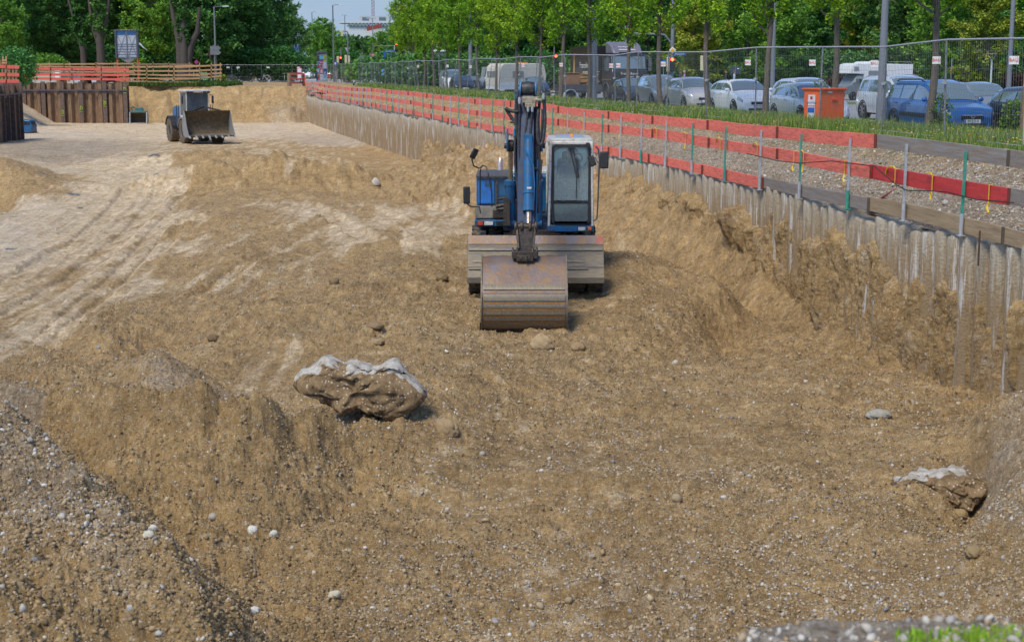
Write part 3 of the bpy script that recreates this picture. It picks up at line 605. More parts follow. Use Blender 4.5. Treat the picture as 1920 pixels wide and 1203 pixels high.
# ================================================================== BORED PILE WALL
def concrete_mat():
    m, nt, b = new_mat('pile_concrete'); L = nt.links.new
    tc = N(nt, 'TexCoord').outputs['Object']; ge = N(nt, 'NewGeometry').outputs['Position']; oi = N(nt, 'ObjectInfo').outputs['Random']
    mp = N(nt, 'Mapping'); mp.inputs['Scale'].default_value = (3.2, 3.2, .28); L(ge, mp.inputs[0])
    n = N(nt, 'TexNoise', Scale=2.4, Detail=8.0, Roughness=.7); L(mp.outputs[0], n.inputs['Vector'])
    n2 = N(nt, 'TexNoise', Scale=22.0, Detail=6.0, Roughness=.7); L(ge, n2.inputs['Vector'])
    c = mixc(nt, ramp(nt, n2.outputs[0], [(.3, (0, 0, 0)), (.7, (1, 1, 1))]), (.33, .27, .185), (.50, .43, .32))
    c = mixc(nt, ramp(nt, oi, [(0, (0, 0, 0)), (1, (.55, .55, .55))]), c, (.50, .46, .38))
    z = N(nt, 'SeparateXYZ'); L(ge, z.inputs[0])
    dn = N(nt, 'Math', operation='MULTIPLY_ADD'); L(z.outputs[2], dn.inputs[0]); dn.inputs[1].default_value = -.22; dn.inputs[2].default_value = -.12
    ad = N(nt, 'Math', operation='ADD'); L(dn.outputs[0], ad.inputs[0]); L(n.outputs[0], ad.inputs[1])
    c = mixc(nt, ramp(nt, ad.outputs[0], [(.45, (0, 0, 0)), (.62, (.9, .9, .9))]), c, mixc(nt, n2.outputs[0], (.20, .125, .055), (.38, .26, .13)))
    c = mixc(nt, ramp(nt, n.outputs[0], [(.54, (0, 0, 0)), (.62, (.9, .9, .9))]), c, (.60, .57, .52))
    L(c, b.inputs['Base Color']); b.inputs['Roughness'].default_value = .88
    bp = N(nt, 'Bump', Strength=1.0, Distance=.04); L(n2.outputs[0], bp.inputs['Height']); L(bp.outputs[0], b.inputs['Normal'])
    return m
CONC = concrete_mat(); MATS['conc'] = CONC
PR, PITCH = .218, .44
piles = []; Y = 13.0
while Y < WALL_END: piles.append((float(wallx(Y)), Y)); Y += PITCH / math.hypot(1, (wallx(Y + .5) - wallx(Y)) / .5)
def pile_geo(i, x, y, n=22):
    rg = np.random.default_rng(i); top = WZ + .05 + rg.uniform(-.10, .05) + .05 * math.sin(y * .7)
    zs = [top, top - .012, top - .05] + list(np.linspace(top - .2, -5.0, 34 if y < 40 else 8))
    a = np.arange(n) * 2 * math.pi / n; V = []
    r0 = PR * rg.uniform(.96, 1.02); ox, oy = rg.normal(0, .012, 2)
    for k, z in enumerate(zs):
        r = r0 * ((.72, .95, 1)[k] if k < 3 else 1) * (1 + (.02 + .06 * ss(-.9, -1.6, z)) * fbm(a * 2.3 + i, np.full(n, z * 3.0), i % 50, 3))
        V += list(np.stack([x + PR * .9 + ox + r * np.cos(a), y + oy + r * np.sin(a), np.full(n, z) + (0.03 * vnoise(a * 2, np.full(n, i * 1.7), 4) if k < 3 else 0)], -1))
    V.append(np.array([x + PR * .9, y, top + .01])); m = len(zs)
    F = [(k * n + j, k * n + (j + 1) % n, (k + 1) * n + (j + 1) % n, (k + 1) * n + j) for k in range(m - 1) for j in range(n)]
    F += [(m * n, (j + 1) % n, j, j) for j in range(n)]
    return np.array(V), F
wall_root = thing('pile_wall', 'concrete bored pile wall holding up the bank along the right side of the pit', 'retaining wall', (wallx(20), 20, 0))
far_pv, far_pf, fo = [], [], 0
_inv = np.array([wallx(20), 20, 0])
for i, (x, y) in enumerate(piles):
    V, F = pile_geo(i, x, y); F = [f if f[2] != f[3] else f[:3] for f in F]
    if 15.5 < y < 15.5 + 43:
        me = bpy.data.meshes.new('pile'); me.from_pydata([tuple(p) for p in V - np.array([x, y, 0])], [], F); me.polygons.foreach_set('use_smooth', [True] * len(F)); me.set_sharp_from_angle(angle=R(50)); me.materials.append(CONC)
        o = bpy.data.objects.new('pile', me); col.objects.link(o); o.parent = wall_root; o.location = Vector((x, y, 0)) - wall_root.location
    else:
        far_pv += [tuple(p - _inv) for p in V]; far_pf += [tuple(fo + q for q in f) for f in F]; fo += len(V)
me = bpy.data.meshes.new('pile_row'); me.from_pydata(far_pv, [], far_pf); me.polygons.foreach_set('use_smooth', [True] * len(far_pf)); me.materials.append(CONC); me.set_sharp_from_angle(angle=R(50))
o = bpy.data.objects.new('pile_row', me); col.objects.link(o); o.parent = wall_root; tag(o, 'far run of bored piles with streaked faces', kind='stuff')
# soil still sticking to the piles
su, sv = 2600, 230
Ys = np.exp(np.linspace(math.log(14.5), math.log(75), su)); Yg = np.repeat(Ys[:, None], sv, 1)
fz = np.linspace(0, 1, sv)[None].repeat(su, 0); zt = -.72; zg = zt + (-5.0 - zt) * fz ** 1.05
xc = wallx(Yg); py_ = np.array([p[1] for p in piles]); idx = np.clip(np.searchsorted(py_, Yg.ravel()), 1, len(py_) - 1).reshape(Yg.shape)
ds = np.minimum(np.abs(Yg - py_[idx]), np.abs(Yg - py_[idx - 1]))
prof = np.sqrt(np.clip(PR ** 2 - (ds * .9) ** 2, 0, None)) - PR * .1
n1 = fbm(Yg * 1.1, zg * .9, 71, 4); n2 = fbm(Yg * 5.5, zg * 2.6, 72, 4); n3 = fbm(Yg * 26, zg * 22, 73, 3); st = fbm(Yg * 6.0, zg * .45, 74, 3)
topz = -.80 - .26 * ss(26, 23, Yg) + .26 * fbm(Yg * .8, Yg * 0 + 1, 75, 3) + .22 * vnoise(Yg * 2.3, Yg * 0, 76) - .45 * ss(45, 70, Yg) + .0
depth = ss(0, .35, topz - zg)
rough = ss(20.5, 26, Yg) * .16 + .05 * ss(28, 31, Yg) + .18 * ss(29, 33, Yg) * (1 - ss(42, 48, Yg))
band = .13 * ss(.45, .55, vnoise(Yg * .5, Yg * 0 + 3, 79)) * np.exp(-((zg + 2.45 - .15 * vnoise(Yg * 1.5, Yg * 0, 80)) / .22) ** 2) * (Yg < 23.5)
nr = ss(28.5, 25.5, Yg); thick = -.05 + depth * (.155 - .055 * nr + rough * (n1 + .35) + .055 * n2 + (.11 + .10 * nr) * (st - .02)) + .022 * n3 * depth - (1 - depth) * .12 - band
thick += .25 * ss(-1.6, -2.6, zg) * ss(30, 34, Yg) * (n1 + .5).clip(0, 1)
off = prof * (.75 + .25 * nr) + thick
xg = xc + PR * .9 - off
xg = np.where(depth < .02, xc + .25, xg)
zg2 = zg + .03 * n2
so_ = npmesh('clinging_soil', np.c_[xg.ravel(), Yg.ravel(), zg2.ravel()] - _inv, gridfaces(su, sv), SOIL, parent=wall_root, attr={'pale': np.zeros(su * sv), 'grey': np.clip(.12 + .3 * n2.ravel(), 0, .5), 'wet': np.zeros(su * sv)})
tag(so_, 'rough brown soil clinging between the piles')

# ================================================================== UPPER BANK, VERGE AND STREET
def fencex(Y): return 15.0 - .205 * np.asarray(Y, float)
def bank_h(Y, t):
    tf = np.maximum(fencex(Y) - wallx(Y), 2.6)
    z = np.where(t < tf - .6, WZ - .02 + (1.0) * ss(0, 1, t / (tf - .6)) ** .9, .52)
    z = np.where(t > tf + 1, .52 - .42 * ss(0, 1, (t - tf - 1) / 4.6), z)
    a = np.interp(Y, [0, 20, 60, 90, 140], [1, 1, 1, 1, 1])
    return z + (t > .3) * (t < tf) * (.10 * fbm(Y * 1.1, t * 1.6, 81, 4) + .045 * fbm(Y * 6, t * 6, 82, 3) + .018 * fbm(Y * 28, t * 28, 83, 2)) + .03 * fbm(Y * .8, t * .8, 84, 3)
nu2, nv2 = 900, 260
Yb = np.exp(np.linspace(math.log(12), math.log(141), nu2)); tb = np.r_[np.linspace(0.12, 5, 190), np.linspace(5.05, 10.6, 70)]
Yg = np.repeat(Yb[:, None], nv2, 1); tg = np.repeat(tb[None], nu2, 0)
wx = wallx(Yg); tf = np.maximum(fencex(Yg) - wx, 2.6)
tgs = tg * np.where(tg < 5, np.minimum(tf + 1.2, 5) / 5, 1) if False else tg
zb = bank_h(Yg, tg); Xg = wx + tg + .15
grass_f = ss(-.5, .5, tg - (tf - 1.0) + .5 * fbm(Yg * 1.3, tg * 1.3, 85, 4))
def bank_mat():
    m = SOIL.copy(); m.name = 'bank_soil'; nt = m.node_tree; b = nt.nodes['Principled BSDF']
    src = b.inputs['Base Color'].links[0].from_socket
    g = N(nt, 'Attribute', attribute_name='grass').outputs['Fac']
    n = N(nt, 'TexNoise', Scale=5.0, Detail=6.0); nt.links.new(N(nt, 'TexCoord').outputs['Object'], n.inputs['Vector'])
    gc = mixc(nt, n.outputs[0], (.06, .085, .02), (.13, .17, .04))
    nt.links.new(mixc(nt, g, src, gc), b.inputs['Base Color']); return m
dark = ss(-2.2, -1.0, tg - tf) * (1 - grass_f)
bank = npmesh('verge', np.c_[Xg.ravel(), Yg.ravel(), zb.ravel()], gridfaces(nu2, nv2), bank_mat(), attr={'pale': np.zeros(Xg.size), 'grey': (.55 - .45 * dark).ravel() * (1 - ss(40, 60, Yg)).ravel() + .15, 'wet': np.zeros(Xg.size), 'grass': grass_f.ravel()})
tag(bank, kind='structure')
def bank_pt(Y, t): return float(wallx(Y)) + t + .15, Y, float(bank_h(np.array([Y]), np.array([t]))[0])
def kerb_line(Y): return wallx(Y) + 10.6
asph = mat('asphalt', (.085, .083, .082), .85, c2=(.13, .127, .123), scale=.6, bump=.3, bscale=60)
paving = mat('concrete_paving', (.42, .41, .39), .8, c2=(.34, .33, .31), scale=.8, bump=.2)
lawn = mat('lawn_ground', (.07, .13, .025), .9, c2=(.11, .17, .035), scale=2.0, bump=.5, bscale=20)
def strip(name, t0, t1, z, m, y0=8, y1=141, lip=0.0, kind='structure'):
    ys = np.linspace(y0, y1, 60); wx = wallx(ys); V = []
    for i in range(60): V += [(wx[i] + t0, ys[i], z), (wx[i] + t1, ys[i], z)]
    if lip:
        for i in range(60): V += [(wx[i] + t0, ys[i], z - lip), (wx[i] + t1, ys[i], z - lip)]
    F = [(2 * i, 2 * i + 1, 2 * i + 3, 2 * i + 2) for i in range(59)]
    if lip:
        o = 120; F += [(2 * i, 2 * i + 2, o + 2 * i + 2, o + 2 * i) for i in range(59)] + [(2 * i + 3, 2 * i + 1, o + 2 * i + 1, o + 2 * i + 3) for i in range(59)]
    me = bpy.data.meshes.new(name); me.from_pydata(V, [], F); me.materials.append(m)
    ob = bpy.data.objects.new(name, me); col.objects.link(ob); return tag(ob, kind=kind)
asph_light = mat('parking_asphalt', (.20, .20, .205), .8, c2=(.27, .27, .275), scale=.7, bump=.3, bscale=60)
strip('parking_lane', 10.6, 80, 0.0, asph_light)
strip('kerb', 10.45, 10.62, .12, paving, lip=.14)
strip('median_lawn', 24.0, 27.5, .13, lawn); strip('kerb', 23.8, 24.0, .14, paving, lip=.15); strip('kerb', 27.5, 27.7, .14, paving, lip=.15)
strip('park_lawn', 46, 120, .12, lawn)
mark = mat('road_marking', (.75, .75, .73), .7)
strip('road_marking', 14.9, 15.02, .006, mark)
# ground beyond the junction
def sheet(name, x0, x1, y0, y1, z, m, n=2, kind='structure'):
    me = bpy.data.meshes.new(name); me.from_pydata([(x0, y0, z), (x1, y0, z), (x1, y1, z), (x0, y1, z)], [], [(0, 1, 2, 3)]); me.materials.append(m)
    o = bpy.data.objects.new(name, me); col.objects.link(o); return tag(o, kind=kind)
sheet('ground', -900, 900, 60, 1600, -6.0, lawn)
sheet('far_ground', -500, 500, 198, 1500, .10, lawn)
sheet('junction_road', -60, 260, 199, 352, .112, asph_light)
sheet('pavement', -75, -10, 200, 300, .13, paving)
sheet('side_road', 28, 200, 141, 199, .0, asph_light)
sheet('junction_lawn', -60, 40, 300, 345, .16, lawn)
sheet('cross_road', -200, 300, 358, 420, .14, asph)

# ================================================================== HAZY SKY BANK
def sky_bank():
    m, nt, b = new_mat('hazy_sky'); L = nt.links.new; n = N(nt, 'TexNoise', Scale=.004, Detail=6.0); L(N(nt, 'TexCoord').outputs['Object'], n.inputs['Vector'])
    L(mixc(nt, ramp(nt, n.outputs[0], [(.35, (0, 0, 0)), (.65, (1, 1, 1))]), (.15, .205, .275), (.185, .235, .29)), b.inputs['Emission Color']); b.inputs['Emission Strength'].default_value = 1.0; b.inputs['Base Color'].default_value = (0, 0, 0, 1); b.inputs['Specular IOR Level'].default_value = 0
    k = 96; V = []; Rr = 1900
    for r_, z in ((Rr, -10), (Rr, 120), (Rr * .99, 260)): V += [(r_ * math.cos(2 * math.pi * i / k), r_ * math.sin(2 * math.pi * i / k), z) for i in range(k)]
    me = bpy.data.meshes.new('sky'); me.from_pydata(V, [], [(j * k + i, j * k + (i + 1) % k, (j + 1) * k + (i + 1) % k, (j + 1) * k + i) for j in range(2) for i in range(k)]); me.materials.append(m)
    o = bpy.data.objects.new('sky', me); col.objects.link(o); tag(o, kind='structure')
sky_bank()

# ================================================================== SAFETY RAILING ON THE PILE WALL
def onwall(x, y, off=0.0):
    a, b, c = ray(x, y); k = np.exp(np.linspace(math.log(12), math.log(170), 6000)) / b
    d = a * k - (wallx(b * k) + off); i = int(np.argmax(d[:-1] * d[1:] <= 0)); t = d[i] / (d[i] - d[i + 1]); kk = k[i] + t * (k[i + 1] - k[i])
    return Vector((a * kk, b * kk, CAMZ + c * kk))
TOPR = [(576,157.8),(587,155.8),(604,161),(633,165),(670,168.4),(700,169),(740,173.5),(770,175.5),(808,180.5),(840,184.5),(896,190.7),(957,195),(1028,200.5),(1054,207),(1144,216),(1245,227.5),(1326,234),(1400,243),(1535,255.5),(1633,263.6),(1752,278),(1882,295),(1990,309)]
MIDR = [(576,167),(587,165),(604,171.7),(633,175.7),(670,179.7),(700,182),(740,188.5),(770,192),(808,200),(840,205),(896,212),(957,219.5),(1028,227),(1137,241),(1245,252.5),(1326,267),(1400,279),(1508,297.5),(1617,319),(1752,343.5),(1874,365),(1990,386)]
BOTR = [(576,175),(587,175),(604,181),(633,186),(670,192.4),(700,197.5),(740,204),(754,207),(774,211),(808,217.7),(840,225),(894,235.5),(965,246),(1040,262),(1144,284),(1180,289),(1290,312),(1400,337),(1508,359),(1617,380),(1725,402),(1860,435.6),(1990,468)]
rail_root = thing('safety_railing', 'railing of red and weathered grey planks on steel posts along the pile wall', 'railing', (0, 0, 0))
redw = mat('red_plank', (.86, .20, .13), .7, c2=(.72, .14, .095), dirt=(.28, .07, .045), amt=.4, scale=4, stretch=(1, .35, 3), bump=.3, bscale=40)
redd = mat('deep_red_plank', (.58, .045, .04), .6, c2=(.45, .03, .03), dirt=(.15, .03, .02), amt=.3, scale=4, stretch=(1, .35, 3), bump=.3, bscale=40)
greyw = mat('weathered_plank', (.30, .28, .26), .85, c2=(.19, .17, .155), dirt=(.26, .15, .06), amt=.45, scale=3, stretch=(1, .3, 6), bump=.5, bscale=30)
tanw = mat('tan_plank', (.40, .30, .18), .8, c2=(.29, .20, .11), dirt=(.15, .1, .06), amt=.35, scale=3, stretch=(1, .3, 6), bump=.4, bscale=30)
def zrow(tr):
    pts = [onwall(x, y, .0) for x, y in tr]; ys = np.array([p.y for p in pts])[::-1]; z = np.array([p.z for p in pts])[::-1]
    return lambda Y: float(np.interp(Y, ys, z))
ROWS = [(zrow(TOPR), 'top'), (zrow(MIDR), 'mid'), (zrow(BOTR), 'bot')]
def xy_at(x, tr):                                  # distance at which the row crosses a photo column
    y = np.interp(x, [t[0] for t in tr], [t[1] for t in tr]); return onwall(x, y).y
jo = {'top': [1990, 1885, 1638, 1455, 1325, 1222, 1140, 1046, 957, 890, 827, 800, 765, 735, 715, 697, 683, 670, 660, 648, 636, 625, 617, 609, 600, 586, 576],
      'mid': [1990, 1886, 1630, 1455, 1327, 1222, 1140, 1046, 957, 894, 833, 808, 770, 735, 715, 695, 682, 672, 660, 648, 636, 625, 614, 604, 595, 587, 576],
      'bot': [1990, 1875, 1625, 1428, 1315, 1215, 1140, 1065, 965, 894, 840, 808, 774, 754, 735, 713, 696, 682, 670, 657, 647, 636, 625, 613, 604, 587, 576]}
tone = {('top', 0): greyw, ('top', 1): greyw, ('mid', 0): greyw, ('mid', 1): redd, ('bot', 0): tanw, ('bot', 1): tanw, ('bot', 2): greyw}
for fn, row in ROWS:
    tr = {'top': TOPR, 'mid': MIDR, 'bot': BOTR}[row]
    yy = [xy_at(x, tr) for x in jo[row]]
    for k in range(len(yy) - 1):
        y0, y1 = yy[k], yy[k + 1]
        if y1 < y0: y0, y1 = y1, y0
        n = 6; b = MB(); V = []; off = 0; rg = random.Random(k * 3 + len(row) + ord(row[0]))
        hh = .112 if y0 < 60 else .105; hh *= rg.uniform(.95, 1.06); bow = rg.uniform(-.012, .012)
        for i in range(n + 1):
            y = y0 - .12 + (y1 - y0 + .24) * i / n; x = wallx(y) - .045 + .058 * i / n * (1 if row != 'zz' else 1); z = fn(min(max(y, y0), y1)) + bow * math.sin(math.pi * i / n) + rg.uniform(-.002, .002)
            V += [(x, y, z - hh), (x + .045, y, z - hh), (x + .045, y, z + hh), (x, y, z + hh)]
        F = [(0, 1, 2, 3), (n * 4 + 3, n * 4 + 2, n * 4 + 1, n * 4)] + [(i * 4 + j, (i + 1) * 4 + j, (i + 1) * 4 + (j + 1) % 4, i * 4 + (j + 1) % 4) for i in range(n) for j in range(4)]
        m_ = tone.get((row, k), redw); b._add(V, F[:1], 1); b._add(V, F[1:]); o = b.build('plank', [m_, mat('plank_end', (.16, .035, .03), .8) if m_ in (redw, redd) else mat('grey_plank_end', (.10, .08, .06), .9)], rail_root, smooth=0, bevel=.003)
        if m_ is not redw: tag(o, {greyw: 'weathered grey plank', redd: 'deep red plank', tanw: 'bare tan plank'}[m_])
galv = mat('galvanised_steel', (.42, .44, .46), .5, .2, c2=(.33, .34, .36), dirt=(.2, .17, .13), amt=.3, scale=8)
greenp = mat('green_post_paint', (.02, .22, .16), .5, c2=(.03, .28, .2), dirt=(.25, .24, .22), amt=.35, scale=7)
PX = [1832, 1815, 1705, 1598, 1507, 1433, 1366, 1304, 1254, 1207, 1167, 1131, 1094]
posts_y = []
for x in [1995, 1812, 1703, 1597, 1506, 1431, 1365, 1303, 1253, 1207, 1168, 1133, 1099, 1068, 1040]: posts_y.append(xy_at(x, BOTR))
while posts_y[-1] < 134: posts_y.append(posts_y[-1] + 2.1 + .25 * math.sin(len(posts_y)))
for i, y in enumerate(posts_y):
    x = wallx(y) - .075; zb_ = ROWS[2][0](y) - .16; zt_ = ROWS[0][0](y) + (.02 if i < 16 else .1); ln = random.Random(i).uniform(-.03, .03)
    b = MB(); b.bar((x, y, zb_ + .25), (x + .01, y + ln, zt_), .04, .04, up=(1, 0, 0))
    m_ = greenp if i in (1, 4, 6, 7, 11, 14, 18, 19, 22, 25, 26, 27, 31) else galv
    o = b.build('post', m_, rail_root, smooth=0, bevel=.004)
    b = MB(); b.tube([(x, y, zb_), (x, y, zb_ + .34)], .033, 10); b.box((x - .0, y, zb_ + .02), (.11, .11, .012)); b.build('post_sleeve', galv if i % 3 else greenp, rail_root)
# yellow caution straps tied round the middle planks
yel = mat('yellow_strap', (.80, .55, .02), .5, c2=(.7, .42, .01), dirt=(.05, .04, .02), amt=.2, scale=20)
for i, (x, kind) in enumerate([(1862, 1), (1755, 2), (1685, 3), (1590, 1), (1512, 2), (1494, 1), (1425, 3), (1355, 3), (1290, 2), (1235, 3), (1166, 2), (1096, 3), (1062, 3), (1027, 1), (948, 3), (930, 2), (880, 1)]):
    Y = xy_at(x, MIDR); z = ROWS[1][0](Y); X = float(wallx(Y)) - .06; b = MB()
    b.bar((X, Y, z + .13), (X, Y, z - .13), .028, .006, up=(1, 0, 0)); b.bar((X, Y, z + .125), (X + .06, Y, z + .125), .028, .006)
    if kind >= 2: b.tube([(X, Y, z + .13), (X - .02, Y + .05, z + .16), (X - .04, Y + .20, z + .15), (X - .03, Y + .42, z + .1), (X - .03, Y + .5, z + .0)][:5 if kind == 3 else 3], .012, 5)
    if kind == 1: b.tube([(X, Y, z - .12), (X - .03, Y - .04, z - .2), (X - .02, Y - .1, z - .26)], .014, 5)
    if kind == 2: b.tube([(X, Y, z - .12), (X - .02, Y - .02, z - .24)], .018, 5)
    b.build('strap', yel, rail_root)
b = MB(); cab = [onwall(x, y, -.1) for x, y in [(1400, 288), (1460, 302), (1500, 306), (1560, 302), (1640, 312), (1680, 346), (1700, 357), (1740, 358), (1775, 360), (1830, 374), (1900, 380)]]
b.tube(cab, .009, 5); blk = mat('black_rubber', (.02, .02, .021), .6, dirt=(.1, .085, .06), amt=.3, scale=5)
tag(b.build('cable', blk), 'thin black cable sagging along the middle row of planks', 'cable')
# rusty rod and the fallen warning sign
q = onwall(1836, 459, -.1); b = MB(); b.bar((q.x, q.y, q.z - .3), (q.x, q.y, q.z + .2), .025, .012); tag(b.build('steel_rod', mat('rust', (.10, .045, .025), .8, dirt=(.05, .03, .02))), 'short rusty rod sticking out of the pile wall top at right', 'rod')
Ysg = xy_at(1620, BOTR) + .55; sx_, sy_, sz_ = bank_pt(Ysg, .55)
white = mat('white_paint', (.72, .72, .70), .45, dirt=(.35, .32, .27), amt=.25, scale=6); pink = mat('faded_red_paint', (.75, .22, .25), .5)
sr = thing('warning_sign', 'fallen white triangular warning sign with pink edge lying on the gravel bank', 'sign', (sx_ - .25, sy_, sz_ + .07)); sr.rotation_euler = (R(-38), R(-22), R(35))
def tri(s, z0, z1): return [(-s * .62, -s * .36), (s * .62, -s * .36), (0, s * .72)]
b = MB(); b.prism([(p[0], p[1]) for p in tri(.62, 0, 0)], 0, .004, 'Z'); b.build('sign_border', pink, sr)
b = MB(); b.prism([(p[0], p[1]) for p in tri(.5, 0, 0)], .005, .007, 'Z'); b.build('sign_face', white, sr)
b = MB(); dk = mat('sign_black', (.03, .03, .04), .5)
b.tube([(-.1, -.1, .008), (.0, -.02, .008), (.06, -.12, .008)], .016, 6); b.tube([(.0, -.02, .008), (.03, .1, .008)], .022, 6); b.ball((.04, .15, .01), .028, 8); b.tube([(.03, .06, .009), (.12, .0, .009), (.16, -.12, .009)], .01, 6); b.build('sign_figure', dk, sr)

# ================================================================== TEMPORARY MESH FENCE
def panel(a, c, label, group, zt_a, zt_b, zb_a, zb_b, sign=0, dens=.1, wire=.0035):
    a = Vector(a); c = Vector(c); L_ = (Vector((c.x, c.y)) - Vector((a.x, a.y))).length
    t = thing('fence_panel', label, 'mesh fence', a, 0, group); o = a
    A0 = Vector((0, 0, zb_a - a.z)); B0 = Vector((c.x - a.x, c.y - a.y, zb_b - a.z)); tip = Vector((c.x - a.x, c.y - a.y, zt_b - a.z)); A1 = Vector((0, 0, zt_a - a.z)) + Vector(lean_(a))
    B1 = tip + Vector(lean_(c))
    b = MB(); b.tube([A0, A1], .021, 8); b.tube([B0, B1], .021, 8); sag = Vector((0, 0, -.03))
    b.tube([A1 - Vector((0, 0, .02)), (A1 + B1) / 2 + sag * .6, B1 - Vector((0, 0, .02))], .019, 8); b.tube([A0 + Vector((0, 0, .1)), B0 + Vector((0, 0, .1))], .014, 6)
    b.build('panel_frame', galv, t)
    b = MB(); n = int(L_ / dens)
    def S(u, v): return (A0 * (1 - u) + B0 * u) * (1 - v) + (A1 * (1 - u) + B1 * u) * v + Vector((.015 * math.sin(u * 9 + a.y), 0, 0))
    for i in range(1, n):
        u = i / n; p, q = S(u, .05), S(u, .985); d = Vector((wire, 0, 0)); e = Vector((0, wire, 0))
        b._add([p - d, p + d * .5 + e, p + d * .5 - e, q - d, q + d * .5 + e, q + d * .5 - e], [(0, 1, 4, 3), (1, 2, 5, 4), (2, 0, 3, 5)])
    for v in (.12, .32, .52, .72, .88):
        for i in range(6): b.bar(S(i / 6, v), S((i + 1) / 6, v), wire * 2.2, wire * 2.2)
    b.build('wire_mesh', mat('fence_wire', (.17, .20, .20), .5, .2), t, smooth=0)
    b = MB(); b.tube([S(0, .58) + Vector((-.05, -.03, 0)), S(0, .58) + Vector((.05, .03, 0))], .028, 6); b.box(S(0, .58) + Vector((-.02, -.04, 0)), (.06, .05, .07)); b.build('clamp', galv, t)
    if sign:
        u = .13 if sign > 0 else .8; c0 = S(u, .80) + Vector((-.03, -.03, 0))
        s_ = MB(); s_.box(c0, (.17, .006, .15), rot=(0, 0, R(-30))); so2 = s_.build('panel_sign', white, t)
        text('BAU', .085, 'sign_lettering', mat('red_lettering', (.7, .06, .05), .5), so2, c0 + Vector((-.005, -.007, 0)), (R(90), 0, R(-30)), .001)
    return t
def lean_(p): r = random.Random(round(p.y * 10)); return (r.uniform(-.05, .05), 0, 0) if p.y < 60 else (r.uniform(-.3, .3) * (1 if p.y < 110 else .3), 0, 0)
FP = [(1905 + 60, 290, None), (1770, 265, 78), (1652, 251, 79), (1535, 240, 84), (1416, 230, 90), (1324, 223, 92), (1250, 215, 93), (1193, 210, 97)]
seq = []
for x, yb_, yt in FP:
    g = G(x, yb_, .56 + (0)); seq.append(g)
seq[0] = seq[1] + (seq[1] - seq[2])
d0 = Vector((-.205, 1, 0)).normalized()
while seq[-1].y < 176: seq.append(seq[-1] + d0 * 3.5 + Vector((.25 * math.sin(len(seq) * 1.7), 0, 0)) * (1 if seq[-1].y < 110 else .4))
desc = {0: 'mesh fence panel in front of the black car at the right edge', 1: 'mesh fence panel in front of the bonnet of the blue estate car', 2: 'mesh fence panel behind the orange box in front of the silver hatchback', 3: 'mesh fence panel between the white car and the silver hatchback', 4: 'mesh fence panel in front of the white sport utility car', 5: 'mesh fence panel in front of the beige car', 6: 'mesh fence panel just right of the truck', 7: 'mesh fence panel before the truck cab', 8: 'mesh fence panel beside the thick lamp pole in front of the truck', 9: 'leaning fence panel in front of the wood trailer', 10: 'leaning fence panel between caravan and wood trailer', 11: 'leaning fence panel right of the caravan', 12: 'leaning fence panel in front of the caravan', 13: 'leaning fence panel left of the caravan'}
for i in range(len(seq) - 1):
    a, c = seq[i], seq[i + 1]; za = .54; far = i >= 14
    tp = .05 * math.sin(i * 2.1)
    panel(a, c, desc.get(i) or place('distant mesh fence panel seen', 960 + FPX * (a.x + c.x) / 2 / a.y, 'before'), 'mesh fence panels along the grass verge', 2.56 + tp, 2.56 + .05 * math.sin((i + 1) * 2.1), za, za, sign=(1 if i in (0, 1, 2, 3, 4, 6, 8, 10) else (-1 if i in (7, 12, 14, 16, 18, 21) else 0)), dens=.1 if a.y < 70 else .2, wire=.0021 if a.y < 70 else .0032)
# far fence across the head of the pit
fx = [P(x, 150, 181) for x in (398, 436, 492, 549, 606)]
fd = ['far mesh fence panel just right of the timber railing', 'far mesh fence panel in front of the red child bike', 'far mesh fence panel in front of the white framed bicycle', 'far mesh fence panel behind the timber corner']
for i in range(4):
    a = Vector((fx[i].x, 181, .5)); c = Vector((fx[i + 1].x, 181, .5)); panel(a, c, fd[i], 'mesh fence panels across the head of the pit', 2.52, 2.52, .5, .5, dens=.2, wire=.004)
    s_ = MB(); u = .2 if i else .8; s_.box((a.x + (c.x - a.x) * u, 180.93, 2.2), (.36, .02, .16)); tag(s_.build('notice', white), ['white notice on the far fence beside the timber railing', 'white notice on the far fence above the red child bike', 'white notice on the far fence above the white framed bicycle', 'white notice on the far fence near the timber corner'][i], 'notice')

# ================================================================== GRASS AND FLOWERS ON THE VERGE
def blades(name, label, n, f, hgt, cols, wd=.006, cat='grass', lodY=None):
    """f(n) -> X, Y, Z, height factor"""
    X, Y, Z, hf = f(n); n = len(X)
    h = hgt * RNG.uniform(.4, 1.2, n) * hf; an = RNG.uniform(0, 2 * math.pi, n); ln = RNG.uniform(.05, .6, n) * h
    w_ = np.maximum(wd * RNG.uniform(.7, 1.5, n), .00022 * Y); ca, sa = np.cos(an), np.sin(an)
    b0 = np.stack([X - w_ * ca, Y - w_ * sa, Z - .02], -1); b1 = np.stack([X + w_ * ca, Y + w_ * sa, Z - .02], -1)
    bx = RNG.uniform(-1, 1, n) * ln; by = RNG.uniform(-1, 1, n) * ln
    m0 = np.stack([X - w_ * ca * .8 + bx * .4, Y - w_ * sa * .8 + by * .4, Z + h * .6], -1); m1 = m0 + np.stack([w_ * ca * 1.6, w_ * sa * 1.6, 0 * h], -1)
    tp = np.stack([X + bx, Y + by, Z + h], -1)
    V = np.stack([b0, b1, m0, m1, tp], 1).reshape(-1, 3); k = 5 * np.arange(n)[:, None]
    F = np.concatenate([k + np.array([[0, 1, 3]]), k + np.array([[0, 3, 2]]), k + np.array([[2, 3, 4]])], 0)
    c = np.array(cols)[RNG.integers(0, len(cols), n)] * RNG.uniform(.7, 1.25, (n, 1))
    o = npmesh(name, V, F, LEAFM, colors=np.repeat(c, 5, 0), smooth=False)
    return tag(o, label, cat, kind='stuff')
